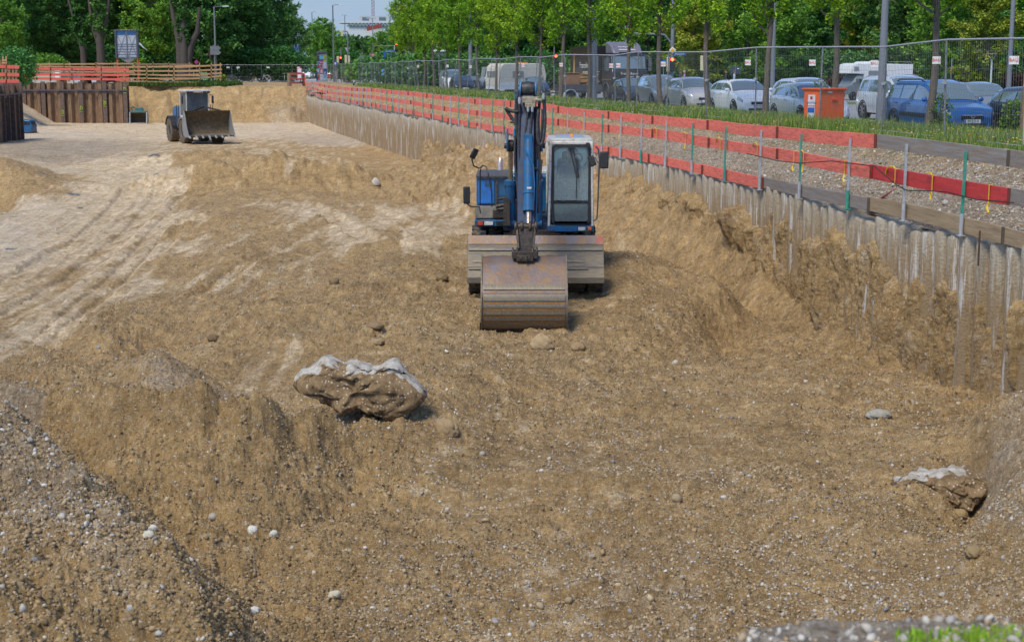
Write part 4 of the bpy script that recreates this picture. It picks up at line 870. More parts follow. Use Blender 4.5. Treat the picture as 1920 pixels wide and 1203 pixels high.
def leaf_mat():
    m, nt, b = new_mat('leaves'); a = N(nt, 'Attribute', attribute_name='tint').outputs['Color']; L = nt.links.new
    oi = N(nt, 'ObjectInfo').outputs['Random']
    hs = N(nt, 'HueSaturation'); L(a, hs.inputs['Color'])
    r1 = N(nt, 'MapRange'); L(oi, r1.inputs[0]); r1.inputs[3].default_value = .485; r1.inputs[4].default_value = .515; L(r1.outputs[0], hs.inputs['Hue'])
    r2 = N(nt, 'MapRange'); L(oi, r2.inputs[0]); r2.inputs[3].default_value = 1.15; r2.inputs[4].default_value = .85; L(r2.outputs[0], hs.inputs['Value'])
    L(hs.outputs[0], b.inputs['Base Color']); b.inputs['Roughness'].default_value = .6; b.inputs['Specular IOR Level'].default_value = .25
    tl = N(nt, 'BsdfTranslucent'); L(hs.outputs[0], tl.inputs['Color']); mx = N(nt, 'MixShader'); mx.inputs[0].default_value = .35
    L(b.outputs[0], mx.inputs[1]); L(tl.outputs[0], mx.inputs[2]); L(mx.outputs[0], nt.nodes['Material Output'].inputs[0])
    return m
LEAFM = leaf_mat()
def verge_pts(n, t_lo=-.7, t_hi=9.9, ymax=141, p=1.0):
    iv = RNG.uniform(1 / ymax, 1 / 24, n); Y = 1 / iv; tf = fencex(Y) - wallx(Y); lo = tf + t_lo; t = lo + (t_hi - lo) * RNG.uniform(0, 1, n)
    k = fbm(Y * .5, t * .8, 95, 3) + .75; ok = (RNG.random(n) < k) & (t > lo); Y, t = Y[ok], t[ok]
    return wallx(Y) + t + .15, Y, bank_h(Y, t), .6 + .8 * (fbm(Y * .4, t * .5, 96, 2) + .4).clip(0, 1)
blades('grass', 'rough grass growing on the verge between pit and parked cars', 150000, verge_pts, .26, [(.16, .29, .04), (.24, .38, .06), (.34, .40, .10), (.13, .24, .03), (.44, .38, .16)])
def tuft_pts(n):
    Y = 1 / RNG.uniform(1 / 120, 1 / 24, n); tf = fencex(Y) - wallx(Y); t = tf - .5 + RNG.normal(-.1, .35, n)
    ok = fbm(Y * .9, t * 2, 97, 3) > .05; Y, t = Y[ok], t[ok]; return wallx(Y) + t + .15, Y, bank_h(Y, t), np.full(len(Y), .5)
blades('grass', 'low weeds creeping over the upper edge of the gravel bank', 16000, tuft_pts, .2, [(.08, .2, .03), (.14, .28, .04)])
def flowers():
    X, Y, Z, hf = verge_pts(4200, ymax=110); n = len(X); r = np.maximum(RNG.uniform(.012, .024, n), .0004 * Y); Z = Z + RNG.uniform(.08, .28, n)
    V = IV[None, :, :] * np.stack([r, r, r * .5], -1)[:, None] + np.stack([X, Y, Z], -1)[:, None]
    c = np.where(RNG.random((n, 1)) < .86, np.array([[.85, .55, .01]]), np.array([[.7, .7, .6]]))
    tag(npmesh('flowers', V.reshape(-1, 3), (IF[None] + 12 * np.arange(n)[:, None, None]).reshape(-1, 3), tint_mat('petal', .6, 0), colors=np.repeat(c, 12, 0)), 'small yellow and white flowers scattered through the verge grass', 'flowers', kind='stuff')
flowers()
# gravel of the bank
def bank_scatter():
    n = 42000; Y = 1 / RNG.uniform(1 / 110, 1 / 13, n); tf = fencex(Y) - wallx(Y); t = RNG.uniform(.05, 1, n) ** .9 * (tf - .4)
    r = np.exp(RNG.normal(math.log(.014), .45, n)).clip(.006, .06); r = np.maximum(r, .00036 * Y)
    tag(scatter('gravel', wallx(Y) + t + .15, Y, bank_h(Y, t) + r * .1, r, stone_cols(n, .75), STONE), 'grey and brown gravel lying on the bank behind the red planks', 'gravel', kind='stuff')
bank_scatter()

# ================================================================== WHEELED EXCAVATOR
blue = mat('worn_blue_paint', (.006, .125, .30), .4, c2=(.005, .09, .22), dirt=(.06, .055, .05), amt=.45, scale=3.5, coat=.2)
dblue = mat('dirty_dark_blue', (.008, .045, .13), .45, c2=(.006, .025, .07), dirt=(.06, .045, .03), amt=.6, scale=5)
steel = mat('worn_steel', (.16, .145, .115), .55, .3, c2=(.085, .085, .095), dirt=(.24, .175, .09), amt=.7, scale=4, stretch=(.5, 1, 2.5), bump=.25, bscale=20)
rusty = mat('rusted_bucket_steel', (.15, .105, .095), .5, .35, c2=(.19, .175, .19), dirt=(.27, .15, .05), amt=.6, scale=2.3, bump=.2, bscale=20)
rib_s = mat('scraped_rib_steel', (.17, .155, .125), .5, .35, c2=(.11, .105, .10), dirt=(.28, .20, .10), amt=.6, scale=6, stretch=(4, 1, 1))
rust_o = mat('orange_rust', (.27, .13, .03), .85, c2=(.17, .08, .02), dirt=(.3, .2, .08), amt=.4, scale=8)
dkst = mat('greasy_dark_steel', (.055, .048, .045), .5, .5, c2=(.03, .028, .028), dirt=(.13, .09, .055), amt=.6, scale=8)
chrome = mat('piston_chrome', (.45, .40, .33), .3, .8, dirt=(.25, .18, .1), amt=.4, scale=6)
hose = mat('hose_rubber', (.018, .018, .02), .5, dirt=(.09, .08, .065), amt=.4, scale=6)
offw = mat('cab_white', (.62, .60, .56), .45, c2=(.54, .52, .48), dirt=(.25, .2, .14), amt=.4, scale=6, coat=.2)
tyre = mat('tyre_rubber', (.03, .028, .026), .85, c2=(.05, .045, .038), dirt=(.17, .125, .075), amt=.6, scale=5, bump=.3)
mudt = mat('muddy_tyre', (.13, .10, .065), .9, c2=(.18, .135, .085), dirt=(.05, .045, .04), amt=.5, scale=3, bump=.4)
orangeg = mat('amber_lens', (.9, .28, .01), .2, coat=.5)
redg = mat('red_lens', (.55, .05, .02), .25, coat=.5)
lensw = mat('lamp_lens', (.6, .6, .56), .12, coat=1.0)
cglass = glass('cab_glass', (.85, .95, .97), .6)
black = mat('black_plastic', (.022, .022, .024), .5, dirt=(.07, .06, .05), amt=.25, scale=8)
skin = mat('skin', (.5, .28, .19), .6)
navy = mat('navy_cloth', (.03, .05, .12), .9)
OX = Vector((.44, 29.2, -2.14))
def E(x, y, Y): return P(x, y, Y) - OX
def film_mat():
    m, nt, b = new_mat('rear_film'); t = N(nt, 'BsdfTranslucent', Color=(.75, .85, .8, 1)); x = N(nt, 'MixShader'); x.inputs[0].default_value = .75; b.inputs['Base Color'].default_value = (.5, .58, .54, 1)
    nt.links.new(b.outputs[0], x.inputs[1]); nt.links.new(t.outputs[0], x.inputs[2]); nt.links.new(x.outputs[0], nt.nodes['Material Output'].inputs[0]); return m
ex = thing('excavator', 'blue wheeled excavator with white cab facing the camera, its wide bucket resting on the soil', 'excavator', OX)
def wheel(par, c, r, w_, rimr, mt, rm, lugs=0, rz=0, name='wheel', side=-1):
    b = MB(); n = 36; hw = w_ / 2
    b.lathe([(rimr, -hw * .8), (r * .8, -hw), (r * .95, -hw * .93), (r * .99, -hw * .6), (r, 0), (r * .99, hw * .6), (r * .95, hw * .93), (r * .8, hw), (rimr, hw * .8)], axis='X', n=n)
    for k in range(lugs):
        a = 2 * math.pi * k / lugs
        for s in (-1, 1):
            a2 = a + (math.pi / lugs if s > 0 else 0); p = [(s * hw * .05, r * .97 * math.cos(a2 + .10), r * .97 * math.sin(a2 + .10)), (s * hw * .95, r * .95 * math.cos(a2 - .06), r * .95 * math.sin(a2 - .06))]
            b.bar(p[0], p[1], r * .11, r * .12, up=(0, math.cos(a2), math.sin(a2)))
    o = b.build(name, mt, par); o.location = c; o.rotation_euler = (0, 0, rz)
    b = MB(); f = side * hw
    b.lathe([(rimr * 1.02, f * .8), (rimr, f * .86), (rimr * .9, f * .5), (rimr * .45, f * .45), (rimr * .4, f * .75), (rimr * .3, f * .8), (.001, f * .8)], axis='X', n=24)
    for k in range(8): a = k * math.pi / 4; b.lathe([(rimr * .05, f * .45), (rimr * .05, f * .62)], (0, rimr * .68 * math.cos(a), rimr * .68 * math.sin(a)), 'X', 6)
    b.lathe([(rimr * 1.02, -f * .8), (rimr * .6, -f * .5), (.001, -f * .5)], axis='X', n=24)
    b.build('rim', rm, o); return o
for sx in (-1, 1):
    for yy in (-1.05, 1.55):
        wheel(ex, (sx * 1.10, yy, .5), .5, .29, .27, tyre, dkst, 22, side=sx); wheel(ex, (sx * .77, yy, .5), .5, .27, .27, tyre, dkst, 22, side=sx)
b = MB(); b.box((0, .5, .72), (1.0, 3.0, .36)); b.box((0, -1.05, .5), (1.9, .22, .22)); b.box((0, 1.55, .5), (1.9, .22, .22)); b.box((0, 2.1, .7), (2.2, .2, .5)); b.box((-.85, .3, .7), (.5, .9, .4)); b.box((.85, .3, .7), (.5, .9, .4))
b.build('chassis', dkst, ex, bevel=.015)
b = MB(); b.lathe([(.58, .88), (.60, .9), (.60, 1.02), (.62, 1.04)], axis='Z', n=36); b.lathe([(.5, .8), (.5, 1.1)], (0, 0, 0), 'Z', 24); b.build('turntable', dkst, ex)
# dozer blade
xl = E(876, 450, 27.5).x; xr = E(1133, 450, 27.5).x
pf = [(-1.42, 1.115), (-1.50, .97), (-1.545, .955), (-1.63, .72), (-1.74, .585), (-1.80, .56), (-1.90, .405), (-1.90, .30), (-1.78, .30), (-1.66, .52), (-1.56, .68), (-1.46, .94), (-1.38, 1.10)]
pf = [(y, z) for y, z in pf]
b = MB(); b.prism(pf, xl, xr, 'X'); bl = b.build('dozer_blade', steel, ex, smooth=20, bevel=.006)
b = MB(); b.prism([(-1.425, 1.125), (-1.51, .975), (-1.50, .965), (-1.41, 1.11)], xl + .01, xr - .13, 'X'); b.build('blade_top_strip', rusty, bl, smooth=0)
b = MB(); b.prism([(-1.43, 1.128), (-1.515, .97), (-1.50, .965), (-1.41, 1.115)], xr - .13, xr - .005, 'X'); b.build('blade_corner', mat('faded_orange_paint', (.5, .13, .07), .6, dirt=(.3, .25, .2), amt=.4, scale=10), bl, smooth=0)
for y_, z_a, z_b, x_a, x_b in ((-1.565, .915, .87, xl + .02, xr - .02), (-1.66, .70, .665, xl + .1, xr - .35), (-1.80, .575, .55, xl + .02, xr - .3)): b = MB(); b.prism([(y_ - .012, z_a), (y_ - .035, z_b), (y_ + .03, z_b), (y_ + .03, z_a)], x_a, x_b, 'X'); b.build('scrape_band', mat('blue_black_steel', (.07, .075, .10), .5, .4, c2=(.2, .18, .13), dirt=(.26, .2, .12), amt=.55, scale=7, stretch=(.6, 1, 3)), bl, smooth=0)
b = MB(); b.box((-.02, -1.58, .80), (.1, .1, .3), rot=(-.5, 0, 0)); b.build('blade_bracket', dkst, bl)
b = MB(); b.bar((-.35, -1.2, .62), (-.35, -.3, .62), .14, .2); b.bar((.35, -1.2, .62), (.35, -.3, .62), .14, .2); b.tube([(-.6, -1.5, .85), (-.6, -.5, .75)], .06, 10); b.tube([(.6, -1.5, .85), (.6, -.5, .75)], .06, 10); b.build('blade_arm', dkst, ex)
b = MB(); b.box(E(906, 438, 28.4), (.11, .12, .1)); b.box(E(1102, 436, 28.4), (.11, .12, .1)); b.build('step_block', black, ex, bevel=.01)
# superstructure
b = MB(); b.box((0, 2.05, 1.16), (2.3, 2.3, .14)); b.box((0, .6, 1.14), (1.2, 1.4, .16)); b.build('deck', dblue, ex, bevel=.02)
b = MB(); b.box((0, 2.55, 1.62), (2.34, 1.5, .82)); b.build('engine_housing', blue, ex, bevel=.06)
b = MB(); b.box((.3, 2.5, 2.06), (1.5, 1.2, .1)); b.box((-.1, 1.78, 2.05), (.5, .3, .16)); b.build('engine_cover', offw, ex, bevel=.03)
b = MB(); q = E(938, 345, 31.0); b.tube([q, q + Vector((0, 0, .42)), q + Vector((.0, .06, .50))], .055, 12); b.build('exhaust', mat('exhaust_steel', (.55, .50, .47), .35, .5, dirt=(.35, .12, .1), amt=.5, scale=5), ex)
b = MB(); b.tube([E(940, 325, 30.6), E(960, 325, 30.4)], .025, 8); b.tube([E(938, 332, 30.4), E(962, 330, 30.4), E(962, 338, 30.4)], .016, 8); b.build('grab_rail', blue, ex)
x0, x1 = E(892, 400, 29.0).x, E(957, 400, 29.0).x; z_ = lambda y, Y=29.0: E(900, y, Y).z
b = MB(); b.box(((x0 + x1) / 2, .85, (z_(333) + z_(386)) / 2), (x1 - x0 - .04, 1.7, z_(333) - z_(386))); tb = b.build('tool_box', blue, ex, bevel=.012)
b = MB(); b.box((x0 + .20, -.015, (z_(338) + z_(384)) / 2), (.30, .02, z_(340) - z_(383))); b.build('box_door', mat('bright_blue_paint', (.01, .19, .60), .35, c2=(.01, .16, .52), dirt=(.06, .06, .06), amt=.2, scale=3, coat=.3), tb, bevel=.005)
b = MB(); b.box((x0 + .24, -.035, z_(345)), (.13, .015, .1)); [b.ball((x0 + .24 + i, -.044, z_(345) + j), .008, 6) for i in (-.045, .045) for j in (-.03, .03)]; b.box((x1 - .1, -.03, z_(345)), (.05, .03, .1)); b.build('latch', blue, tb, bevel=.003)
b = MB(); b.box(((x0 + x1) / 2, .8, z_(332.5)), (x1 - x0, 1.75, .03)); b.box((x0 + .40, -.03, (z_(334) + z_(385)) / 2), (.03, .03, z_(334) - z_(385))); b.build('box_rim', mat('grimy_edge', (.04, .045, .06), .7, dirt=(.2, .15, .08), amt=.5, scale=9), tb)
b = MB(); b.box(((x0 + x1) / 2, .4, (z_(387) + z_(411)) / 2), (x1 - x0 + .02, 1.15, z_(387) - z_(411)), ty=.86); b.build('step_box', mat('grimy_grey_paint', (.09, .09, .085), .6, c2=(.15, .15, .14), dirt=(.25, .18, .1), amt=.6, scale=4), ex, bevel=.03)
b = MB(); b.box((x1 - .19, -.19, (z_(391) + z_(410)) / 2), (.30, .06, z_(393) - z_(410))); b.build('step_box_cover', dkst, ex, bevel=.02)
b = MB(); b.box(((x0 + x1) / 2, .3, (z_(412) + z_(424)) / 2), (x1 - x0 + .04, 1.1, z_(412) - z_(424))); lb_ = b.build('light_bar', blue, ex, bevel=.012)
for xx, w_, m_, nm in ((.09, .10, redg, 'tail_lamp'), (.25, .17, lensw, 'work_lamp')):
    b = MB(); b.box((x0 + xx, -.26, z_(418)), (w_ + .03, .02, .095)); f_ = b.build('lamp_frame', black, lb_, bevel=.004); b = MB(); b.box((x0 + xx, -.275, z_(418)), (w_, .02, .07)); b.build(nm, m_, lb_, bevel=.006)
b = MB(); b.box((x0 + .46, -.265, z_(418)), (.14, .015, .085)); b.box((x0 + .60, -.265, z_(418)), (.1, .015, .085)); [b.box((x0 + .46, -.275, z_(418) + d), (.1, .01, .008)) for d in (-.03, -.015, 0, .015, .03)]; b.build('vent_grille', black, lb_)
# handrails and mirrors
b = MB(); b.tube([E(900, 384, 28.9), E(900, 333, 28.9), E(901, 317, 28.9)], .014, 8); b.tube([E(899, 316, 28.9), E(888, 311, 28.9), E(885, 300, 28.9), E(885, 292, 28.9)], .014, 8)
b.tube([E(900, 316, 28.9), E(905, 310, 28.9), E(911, 312, 28.9), E(915, 325, 28.8), E(922, 360, 28.8), E(922, 388, 28.8)], .014, 8)
b.tube([E(875, 365, 28.8), E(876, 382, 28.8), E(882, 387, 28.8), E(899, 388, 28.8), E(901, 400, 28.8)], .013, 8); b.build('handrail', black, ex)
def mirror(c, w_, h_, rot, par=ex, mt=black):
    b = MB(); b.box((0, 0, 0), (w_, .05, h_)); o = b.build('mirror', mt, par, bevel=.02); o.location = c; o.rotation_euler = rot; return o
mirror(E(875, 366, 28.75), .13, .33, (0, 0, .15)); mirror(E(889, 288, 28.8), .12, .2, (.2, R(25), .5)); mirror(E(1133, 300, 28.6), .16, .32, (0, 0, -.1)); mirror(E(1110, 302, 28.65), .13, .2, (0, R(-24), -.5))
b = MB(); b.tube([E(1117, 275, 28.8), E(1122, 280, 28.8), E(1124, 300, 28.8), E(1120, 400, 28.8), E(1119, 410, 28.8), E(1113, 415, 28.8)], .015, 8); b.tube([E(1108, 294, 28.8), E(1116, 296, 28.75), E(1120, 304, 28.7), E(1128, 306, 28.7)], .012, 8); b.build('cab_handrail', mat('rail_grey', (.06, .07, .1), .5, dirt=(.15, .12, .1)), ex)
# cab
cx0, cx1 = E(1028, 350, 28.9).x, E(1113, 350, 28.9).x; ct, cb_ = E(1070, 264, 28.9).z, E(1070, 434, 28.9).z; cf = 28.9 - 29.2; cw = cx1 - cx0; cc = (cx0 + cx1) / 2
cab_ = thing('cab', None, None); del cab_; 
b = MB(); dp = 1.65
for xx in (cx0 + .025, cx1 - .025):
    b.bar((xx + .02 * (1 if xx < cc else -1), cf, ct - .03), (xx - .01 * (1 if xx < cc else -1), cf - .0, cb_ + .1), .05, .07, up=(0, 1, 0)); b.bar((xx, cf + dp, ct - .03), (xx, cf + dp, cb_ + .1), .06, .08, up=(0, 1, 0)); b.bar((xx, cf + .85, ct - .03), (xx, cf + .85, cb_ + .1), .045, .06, up=(0, 1, 0))
    b.box((xx, cf + dp / 2, cb_ + .26), (.045, dp, .36)); b.bar((xx, cf, ct - .04), (xx, cf + dp, ct - .04), .05, .07)
b.box((cc, cf + dp / 2, ct), (cw - .03, dp, .07)); b.box((cc, cf + .01, ct - .045), (cw - .05, .07, .06)); b.box((cc, cf + dp, cb_ + .6), (cw, .06, 1.1)); b.bar((cx0, cf + dp, ct - .07), (cx1, cf + dp, ct - .07), .06, .1)
cabo = b.build('cab_frame', offw, ex, bevel=.015)
b = MB(); b.box((cc, cf + dp / 2, cb_ + .06), (cw + .02, dp + .04, .13)); cf_b = b.build('cab_base', blue, cabo, bevel=.012)
for xx, w_, m_, nm in ((-.12, .14, lensw, 'headlight'), (.13 - .08, .0, None, ''), (.02, .07, redg, 'indicator')):
    if not m_: continue
    px = cx1 - .22 + (0 if nm == 'headlight' else .15); b = MB(); b.box((px, cf - .03, cb_ + .055), (w_ + .02, .02, .09)); b.build('lamp_frame', black, cf_b, bevel=.004); b = MB(); b.box((px, cf - .043, cb_ + .055), (w_, .02, .07)); b.build(nm, m_ if nm == 'headlight' else mat('orange_lens', (.8, .16, .02), .25, coat=.5), cf_b, bevel=.006)
fx0, fx1 = cx0 + .06, cx1 - .055; fz0, fz1, fzm = cb_ + .15, ct - .075, cb_ + .145 + .42
def rring(x0, x1, z0, z1, y, wd, dpt, rad, n=5):
    def loop(x0, x1, z0, z1, r):
        pts = []
        for (cx, cz, a0) in ((x1 - r, z1 - r, 0), (x0 + r, z1 - r, 90), (x0 + r, z0 + r, 180), (x1 - r, z0 + r, 270)):
            for k in range(n + 1): a = R(a0 + 90 * k / n); pts.append((cx + r * math.cos(a), cz + r * math.sin(a)))
        return pts
    o, i = loop(x0, x1, z0, z1, rad), loop(x0 + wd, x1 - wd, z0 + wd, z1 - wd, max(rad - wd * .6, .01)); m = len(o)
    vs = [(x, y, z) for x, z in o] + [(x, y, z) for x, z in i] + [(x, y + dpt, z) for x, z in o] + [(x, y + dpt, z) for x, z in i]
    fs = []
    for k in range(m):
        l = (k + 1) % m; fs += [(k, l, m + l, m + k), (2 * m + k, 3 * m + k, 3 * m + l, 2 * m + l), (k, 2 * m + k, 2 * m + l, l), (m + k, m + l, 3 * m + l, 3 * m + k)]
    return vs, fs
b = MB(); b._add(*rring(fx0, fx1, fz0, fz1, cf - .035, .05, .05, .08)); b.box(((fx0 + fx1) / 2, cf - .01, fzm), (fx1 - fx0 - .09, .04, .03)); b.box(((fx0 + fx1) / 2, cf - .02, fz0 + .015), (fx1 - fx0 - .12, .03, .06)); b.build('window_seal', black, cabo)
b = MB(); b.box(((fx0 + fx1) / 2, cf - .008, (fzm + fz1) / 2), (fx1 - fx0 - .08, .006, fz1 - fzm - .06)); b.build('windscreen', cglass, cabo, smooth=0)
b = MB(); b.box(((fx0 + fx1) / 2, cf - .008, (fzm + fz0) / 2), (fx1 - fx0 - .08, .006, fzm - fz0 - .06)); b.build('lower_window', glass('tinted_glass', (.45, .62, .58), .5), cabo, smooth=0)
b = MB()
for xx in (cx0 + .03, cx1 - .03): b.box((xx, cf + .43, (ct + cb_) / 2 + .25), (.006, .78, 1.15)); b.box((xx, cf + 1.26, (ct + cb_) / 2 + .25), (.006, .72, 1.15))
b.build('side_window', cglass, cabo, smooth=0)
b = MB(); b.box((cc, cf + dp + .035, ct - .42), (cw - .1, .008, .62)); rw = b.build('rear_window', film_mat(), cabo, smooth=0)
b = MB(); yy = cf + dp + .02; arc = lambda cx, cz, r, a0, a1, n=16: [(cx + r * math.cos(R(a0 + (a1 - a0) * k / n)), yy, cz + r * math.sin(R(a0 + (a1 - a0) * k / n))) for k in range(n + 1)]
b.tube(arc(cc - .04, ct - .52, .33, 185, 40), .02, 6); b.tube(arc(cc + .2, ct - .42, .085, 0, 360), .02, 6); b.tube(arc(cc + .2, ct - .42, .2, -20, -100), .018, 6); b.tube(arc(cc - .02, ct - .42, .085, 200, -20), .02, 6); b.build('window_logo', mat('brown_lettering', (.25, .19, .10), .6), rw)
b = MB(); w0 = Vector((cc + .0, cf - .05, fz1 - .05)); w1 = Vector((cc + .12, cf - .05, fz1 - .60)); b.bar(w0 + Vector((-.03, 0, 0)), w1 + Vector((-.02, 0, 0)), .018, .02, up=(0, 1, 0)); b.bar(w0 + Vector((.03, 0, 0)), w1 + Vector((.03, 0, 0)), .018, .02, up=(0, 1, 0)); b.ball(w1, .03, 8); b.box(w0, (.12, .04, .04)); b.bar(w1 + Vector((-.01, -.01, .38)), w1 + Vector((-.02, -.01, -.42)), .016, .02, up=(0, 1, 0)); b.build('wiper', black, cabo)
b = MB(); q = E(1072, 262, 29.5); b.lathe([(.05, -.06), (.055, -.02), (.055, .0)], q, 'Z', 16); be = b.build('beacon_base', black, cabo); b = MB(); b.lathe([(.05, 0), (.052, .05), (.045, .085), (.02, .105)], q, 'Z', 16); b.build('beacon', orangeg, be)
b = MB(); b.box((cc + .0, cf + .95, ct + .04), (cw * .62, .8, .05)); b.build('roof_hatch', mat('pale_blue_cover', (.25, .32, .42), .6), cabo, bevel=.02)
b = MB(); b.lathe([(.05, -.05), (.05, .05)], (cx1 - .12, cf - .06, ct - .08), 'Y', 14); b.build('cab_lamp', black, cabo)
# inside of the cab
b = MB(); b.box((cc, cf + 1.0, cb_ + .55), (.5, .5, .16)); b.box((cc, cf + 1.24, cb_ + .95), (.46, .12, .75)); b.box((cc - .01, cf + 1.23, cb_ + 1.37), (.25, .1, .2)); b.build('seat', mat('seat_cloth', (.03, .035, .05), .9), cabo, bevel=.05)
b = MB(); b.box((cc, cf + .8, cb_ + .16), (cw - .12, 1.5, .05)); b.tube([(cc + .0, cf + .2, cb_ + .2), (cc + .0, cf + .45, cb_ + .9)], .03, 8); b.lathe([(.05, 0), (.11, .05), (.05, .1)], (cc, cf + .2, cb_ + .2), 'Z', 10); b.box((cc + .03, cf + .25, cb_ + .62), (.13, .05, .06)); b.tube([(cc + .17 * math.cos(a * math.pi / 8), cf + .45 + .05 * math.sin(a * math.pi / 8), cb_ + .90 + .07 * math.sin(a * math.pi / 8)) for a in range(17)], .014, 6); b.build('steering_column', black, cabo)
b = MB(); b.box((cc, cf + .12, cb_ + .23), (.22, .1, .03)); b.tube([(cc - .26, cf + .1, cb_ + .2), (cc - .1, cf + .1, cb_ + .28), (cc + .05, cf + .08, cb_ + .22), (cc + .25, cf + .1, cb_ + .2)], .02, 6); b.box((cc + .18, cf + .12, cb_ + .32), (.1, .04, .08)); b.build('gloves', mat('green_cloth', (.2, .3, .17), .9), cabo)
# boom: lift cylinders, boom, stick, hoses, reel
bx = E(985, 300, 27.0).x
def section_bar(pts, name, m, w_):
    b = MB(); vs = []; n = len(pts)
    for i, (y, z, h) in enumerate(pts):
        a = Vector(pts[max(i - 1, 0)][:2]); c = Vector(pts[min(i + 1, n - 1)][:2]); d = (c - a).normalized(); nn = Vector((-d.y, d.x)) * h / 2
        vs += [(bx - w_ / 2, y + nn.x, z + nn.y), (bx + w_ / 2, y + nn.x, z + nn.y), (bx + w_ / 2, y - nn.x, z - nn.y), (bx - w_ / 2, y - nn.x, z - nn.y)]
    fs = [(3, 2, 1, 0), tuple(4 * (n - 1) + k for k in range(4))] + [(4 * i + k, 4 * i + (k + 1) % 4, 4 * i + 4 + (k + 1) % 4, 4 * i + 4 + k) for i in range(n - 1) for k in range(4)]
    b._add(vs, fs); return b.build(name, m, ex, smooth=25, bevel=.01)
boom = section_bar([(.75, 1.35, .34), (.6, 1.9, .42), (.2, 2.6, .5), (-.55, 3.2, .52), (-1.5, 3.55, .42), (-2.45, 3.62, .30)], 'boom', dblue, .38)
stick = section_bar([(-2.42, 3.82, .22), (-2.55, 3.6, .36), (-2.75, 3.2, .40), (-3.15, 2.0, .30), (-3.45, 1.35, .22)], 'stick', dblue, .29)
for s in (-1, 1):
    xs = bx + s * .265
    b = MB(); b.tube([(xs, -.1, 1.25), (xs, -.32, 2.02)], .085, 16); b.tube([(xs, -.31, 1.98), (xs, -.325, 2.06)], .1, 16); b.lathe([(.09, -.07), (.09, .07)], (xs, -.1, 1.22), 'X', 16); cy = b.build('lift_cylinder', blue, boom)
    b = MB(); b.tube([(xs, -.32, 2.0), (xs, -.52, 2.74)], .045, 12); b.build('piston_rod', chrome, cy)
    b = MB(); b.prism([(-.72, 2.62), (-.42, 2.62), (-.36, 2.8), (-.40, 3.02), (-.75, 3.05), (-.80, 2.8)], xs + s * .04, xs + s * .075, 'X'); b.prism([(-.72, 2.62), (-.42, 2.62), (-.36, 2.8), (-.40, 3.02), (-.75, 3.05), (-.80, 2.8)], xs - s * .095, xs - s * .06, 'X'); b.build('clevis', blue, boom, bevel=.01)
    b = MB(); b.lathe([(.10, -.06), (.115, -.04), (.115, .04), (.10, .06)], (xs, -.54, 2.72), 'X', 20); b.lathe([(.05, -.12), (.05, .12)], (xs, -.54, 2.72), 'X', 12); b.build('pin_boss', dkst, boom)
# bucket cylinder on the stick
c0, c1, c2 = E(991, 262, 26.15), E(991, 396, 25.75), E(991, 420, 25.65)
b = MB(); b.tube([c0, c1], .085, 20); b.tube([c1 + (c0 - c1) * .28, c1 + (c0 - c1) * .24], .097, 20); b.tube([c1 + (c0 - c1) * .14, c1], .1, 20); b.box(c0 + Vector((0, 0, .02)), (.12, .16, .16)); bc = b.build('bucket_cylinder', blue, stick, bevel=.004)
b = MB(); b.tube([c1, c2], .05, 14); b.build('piston_rod', chrome, bc); b = MB(); b.box(c1 + (c0 - c1) * .33 + Vector((.01, -.09, 0)), (.075, .008, .03)); b.build('sticker', white, bc)
b = MB(); b.tube([E(983, 280, 25.95), E(990, 290, 25.93), E(1000, 310, 25.9), E(1002, 345, 25.85), E(1001, 380, 25.8)], .012, 6); b.build('steel_pipe', blue, bc)
b = MB(); b.lathe([(.04, -.20), (.06, -.2), (.06, .2), (.04, .2)], E(986, 425, 25.65), 'X', 16)
for s in (-.17, -.07, .07, .17): b.lathe([(.09, s - .025), (.1, s), (.09, s + .025)], E(986, 425, 25.65), 'X', 18)
for s in (-.155, .155): b.bar(E(986, 425, 25.65) + Vector((s, 0, 0)), E(986, 468, 25.5) + Vector((s * .8, 0, 0)), .04, .13, up=(0, 1, 0))
b.prism([(25.5 - 29.2, 1.02), (25.75 - 29.2, 1.02), (25.85 - 29.2, 1.5), (25.6 - 29.2, 1.5)], bx - .12, bx + .12, 'X'); lk = b.build('bucket_link', dkst, ex, bevel=.006)
b = MB(); q = E(984, 479, 25.3)
b.box(q + Vector((0, .03, .02)), (.42, .3, .12)); b.box(q + Vector((0, -.13, -.03)), (.28, .04, .1))
for s in (-.2, -.13, .13, .2): b.lathe([(.07, s - .02), (.08, s), (.07, s + .02)], q + Vector((0, .0, .06)), 'X', 16)
for s in (-.07, .07): b.lathe([(.028, -.165), (.028, -.14)], q + Vector((s, 0, -.03)), 'Y', 12)
b.tube([q + Vector((.02, -.17, .02)), q + Vector((.02, -.2, -.06)), q + Vector((.03, -.17, -.1))], .015, 6); b.build('quick_coupler', dkst, ex, bevel=.008)
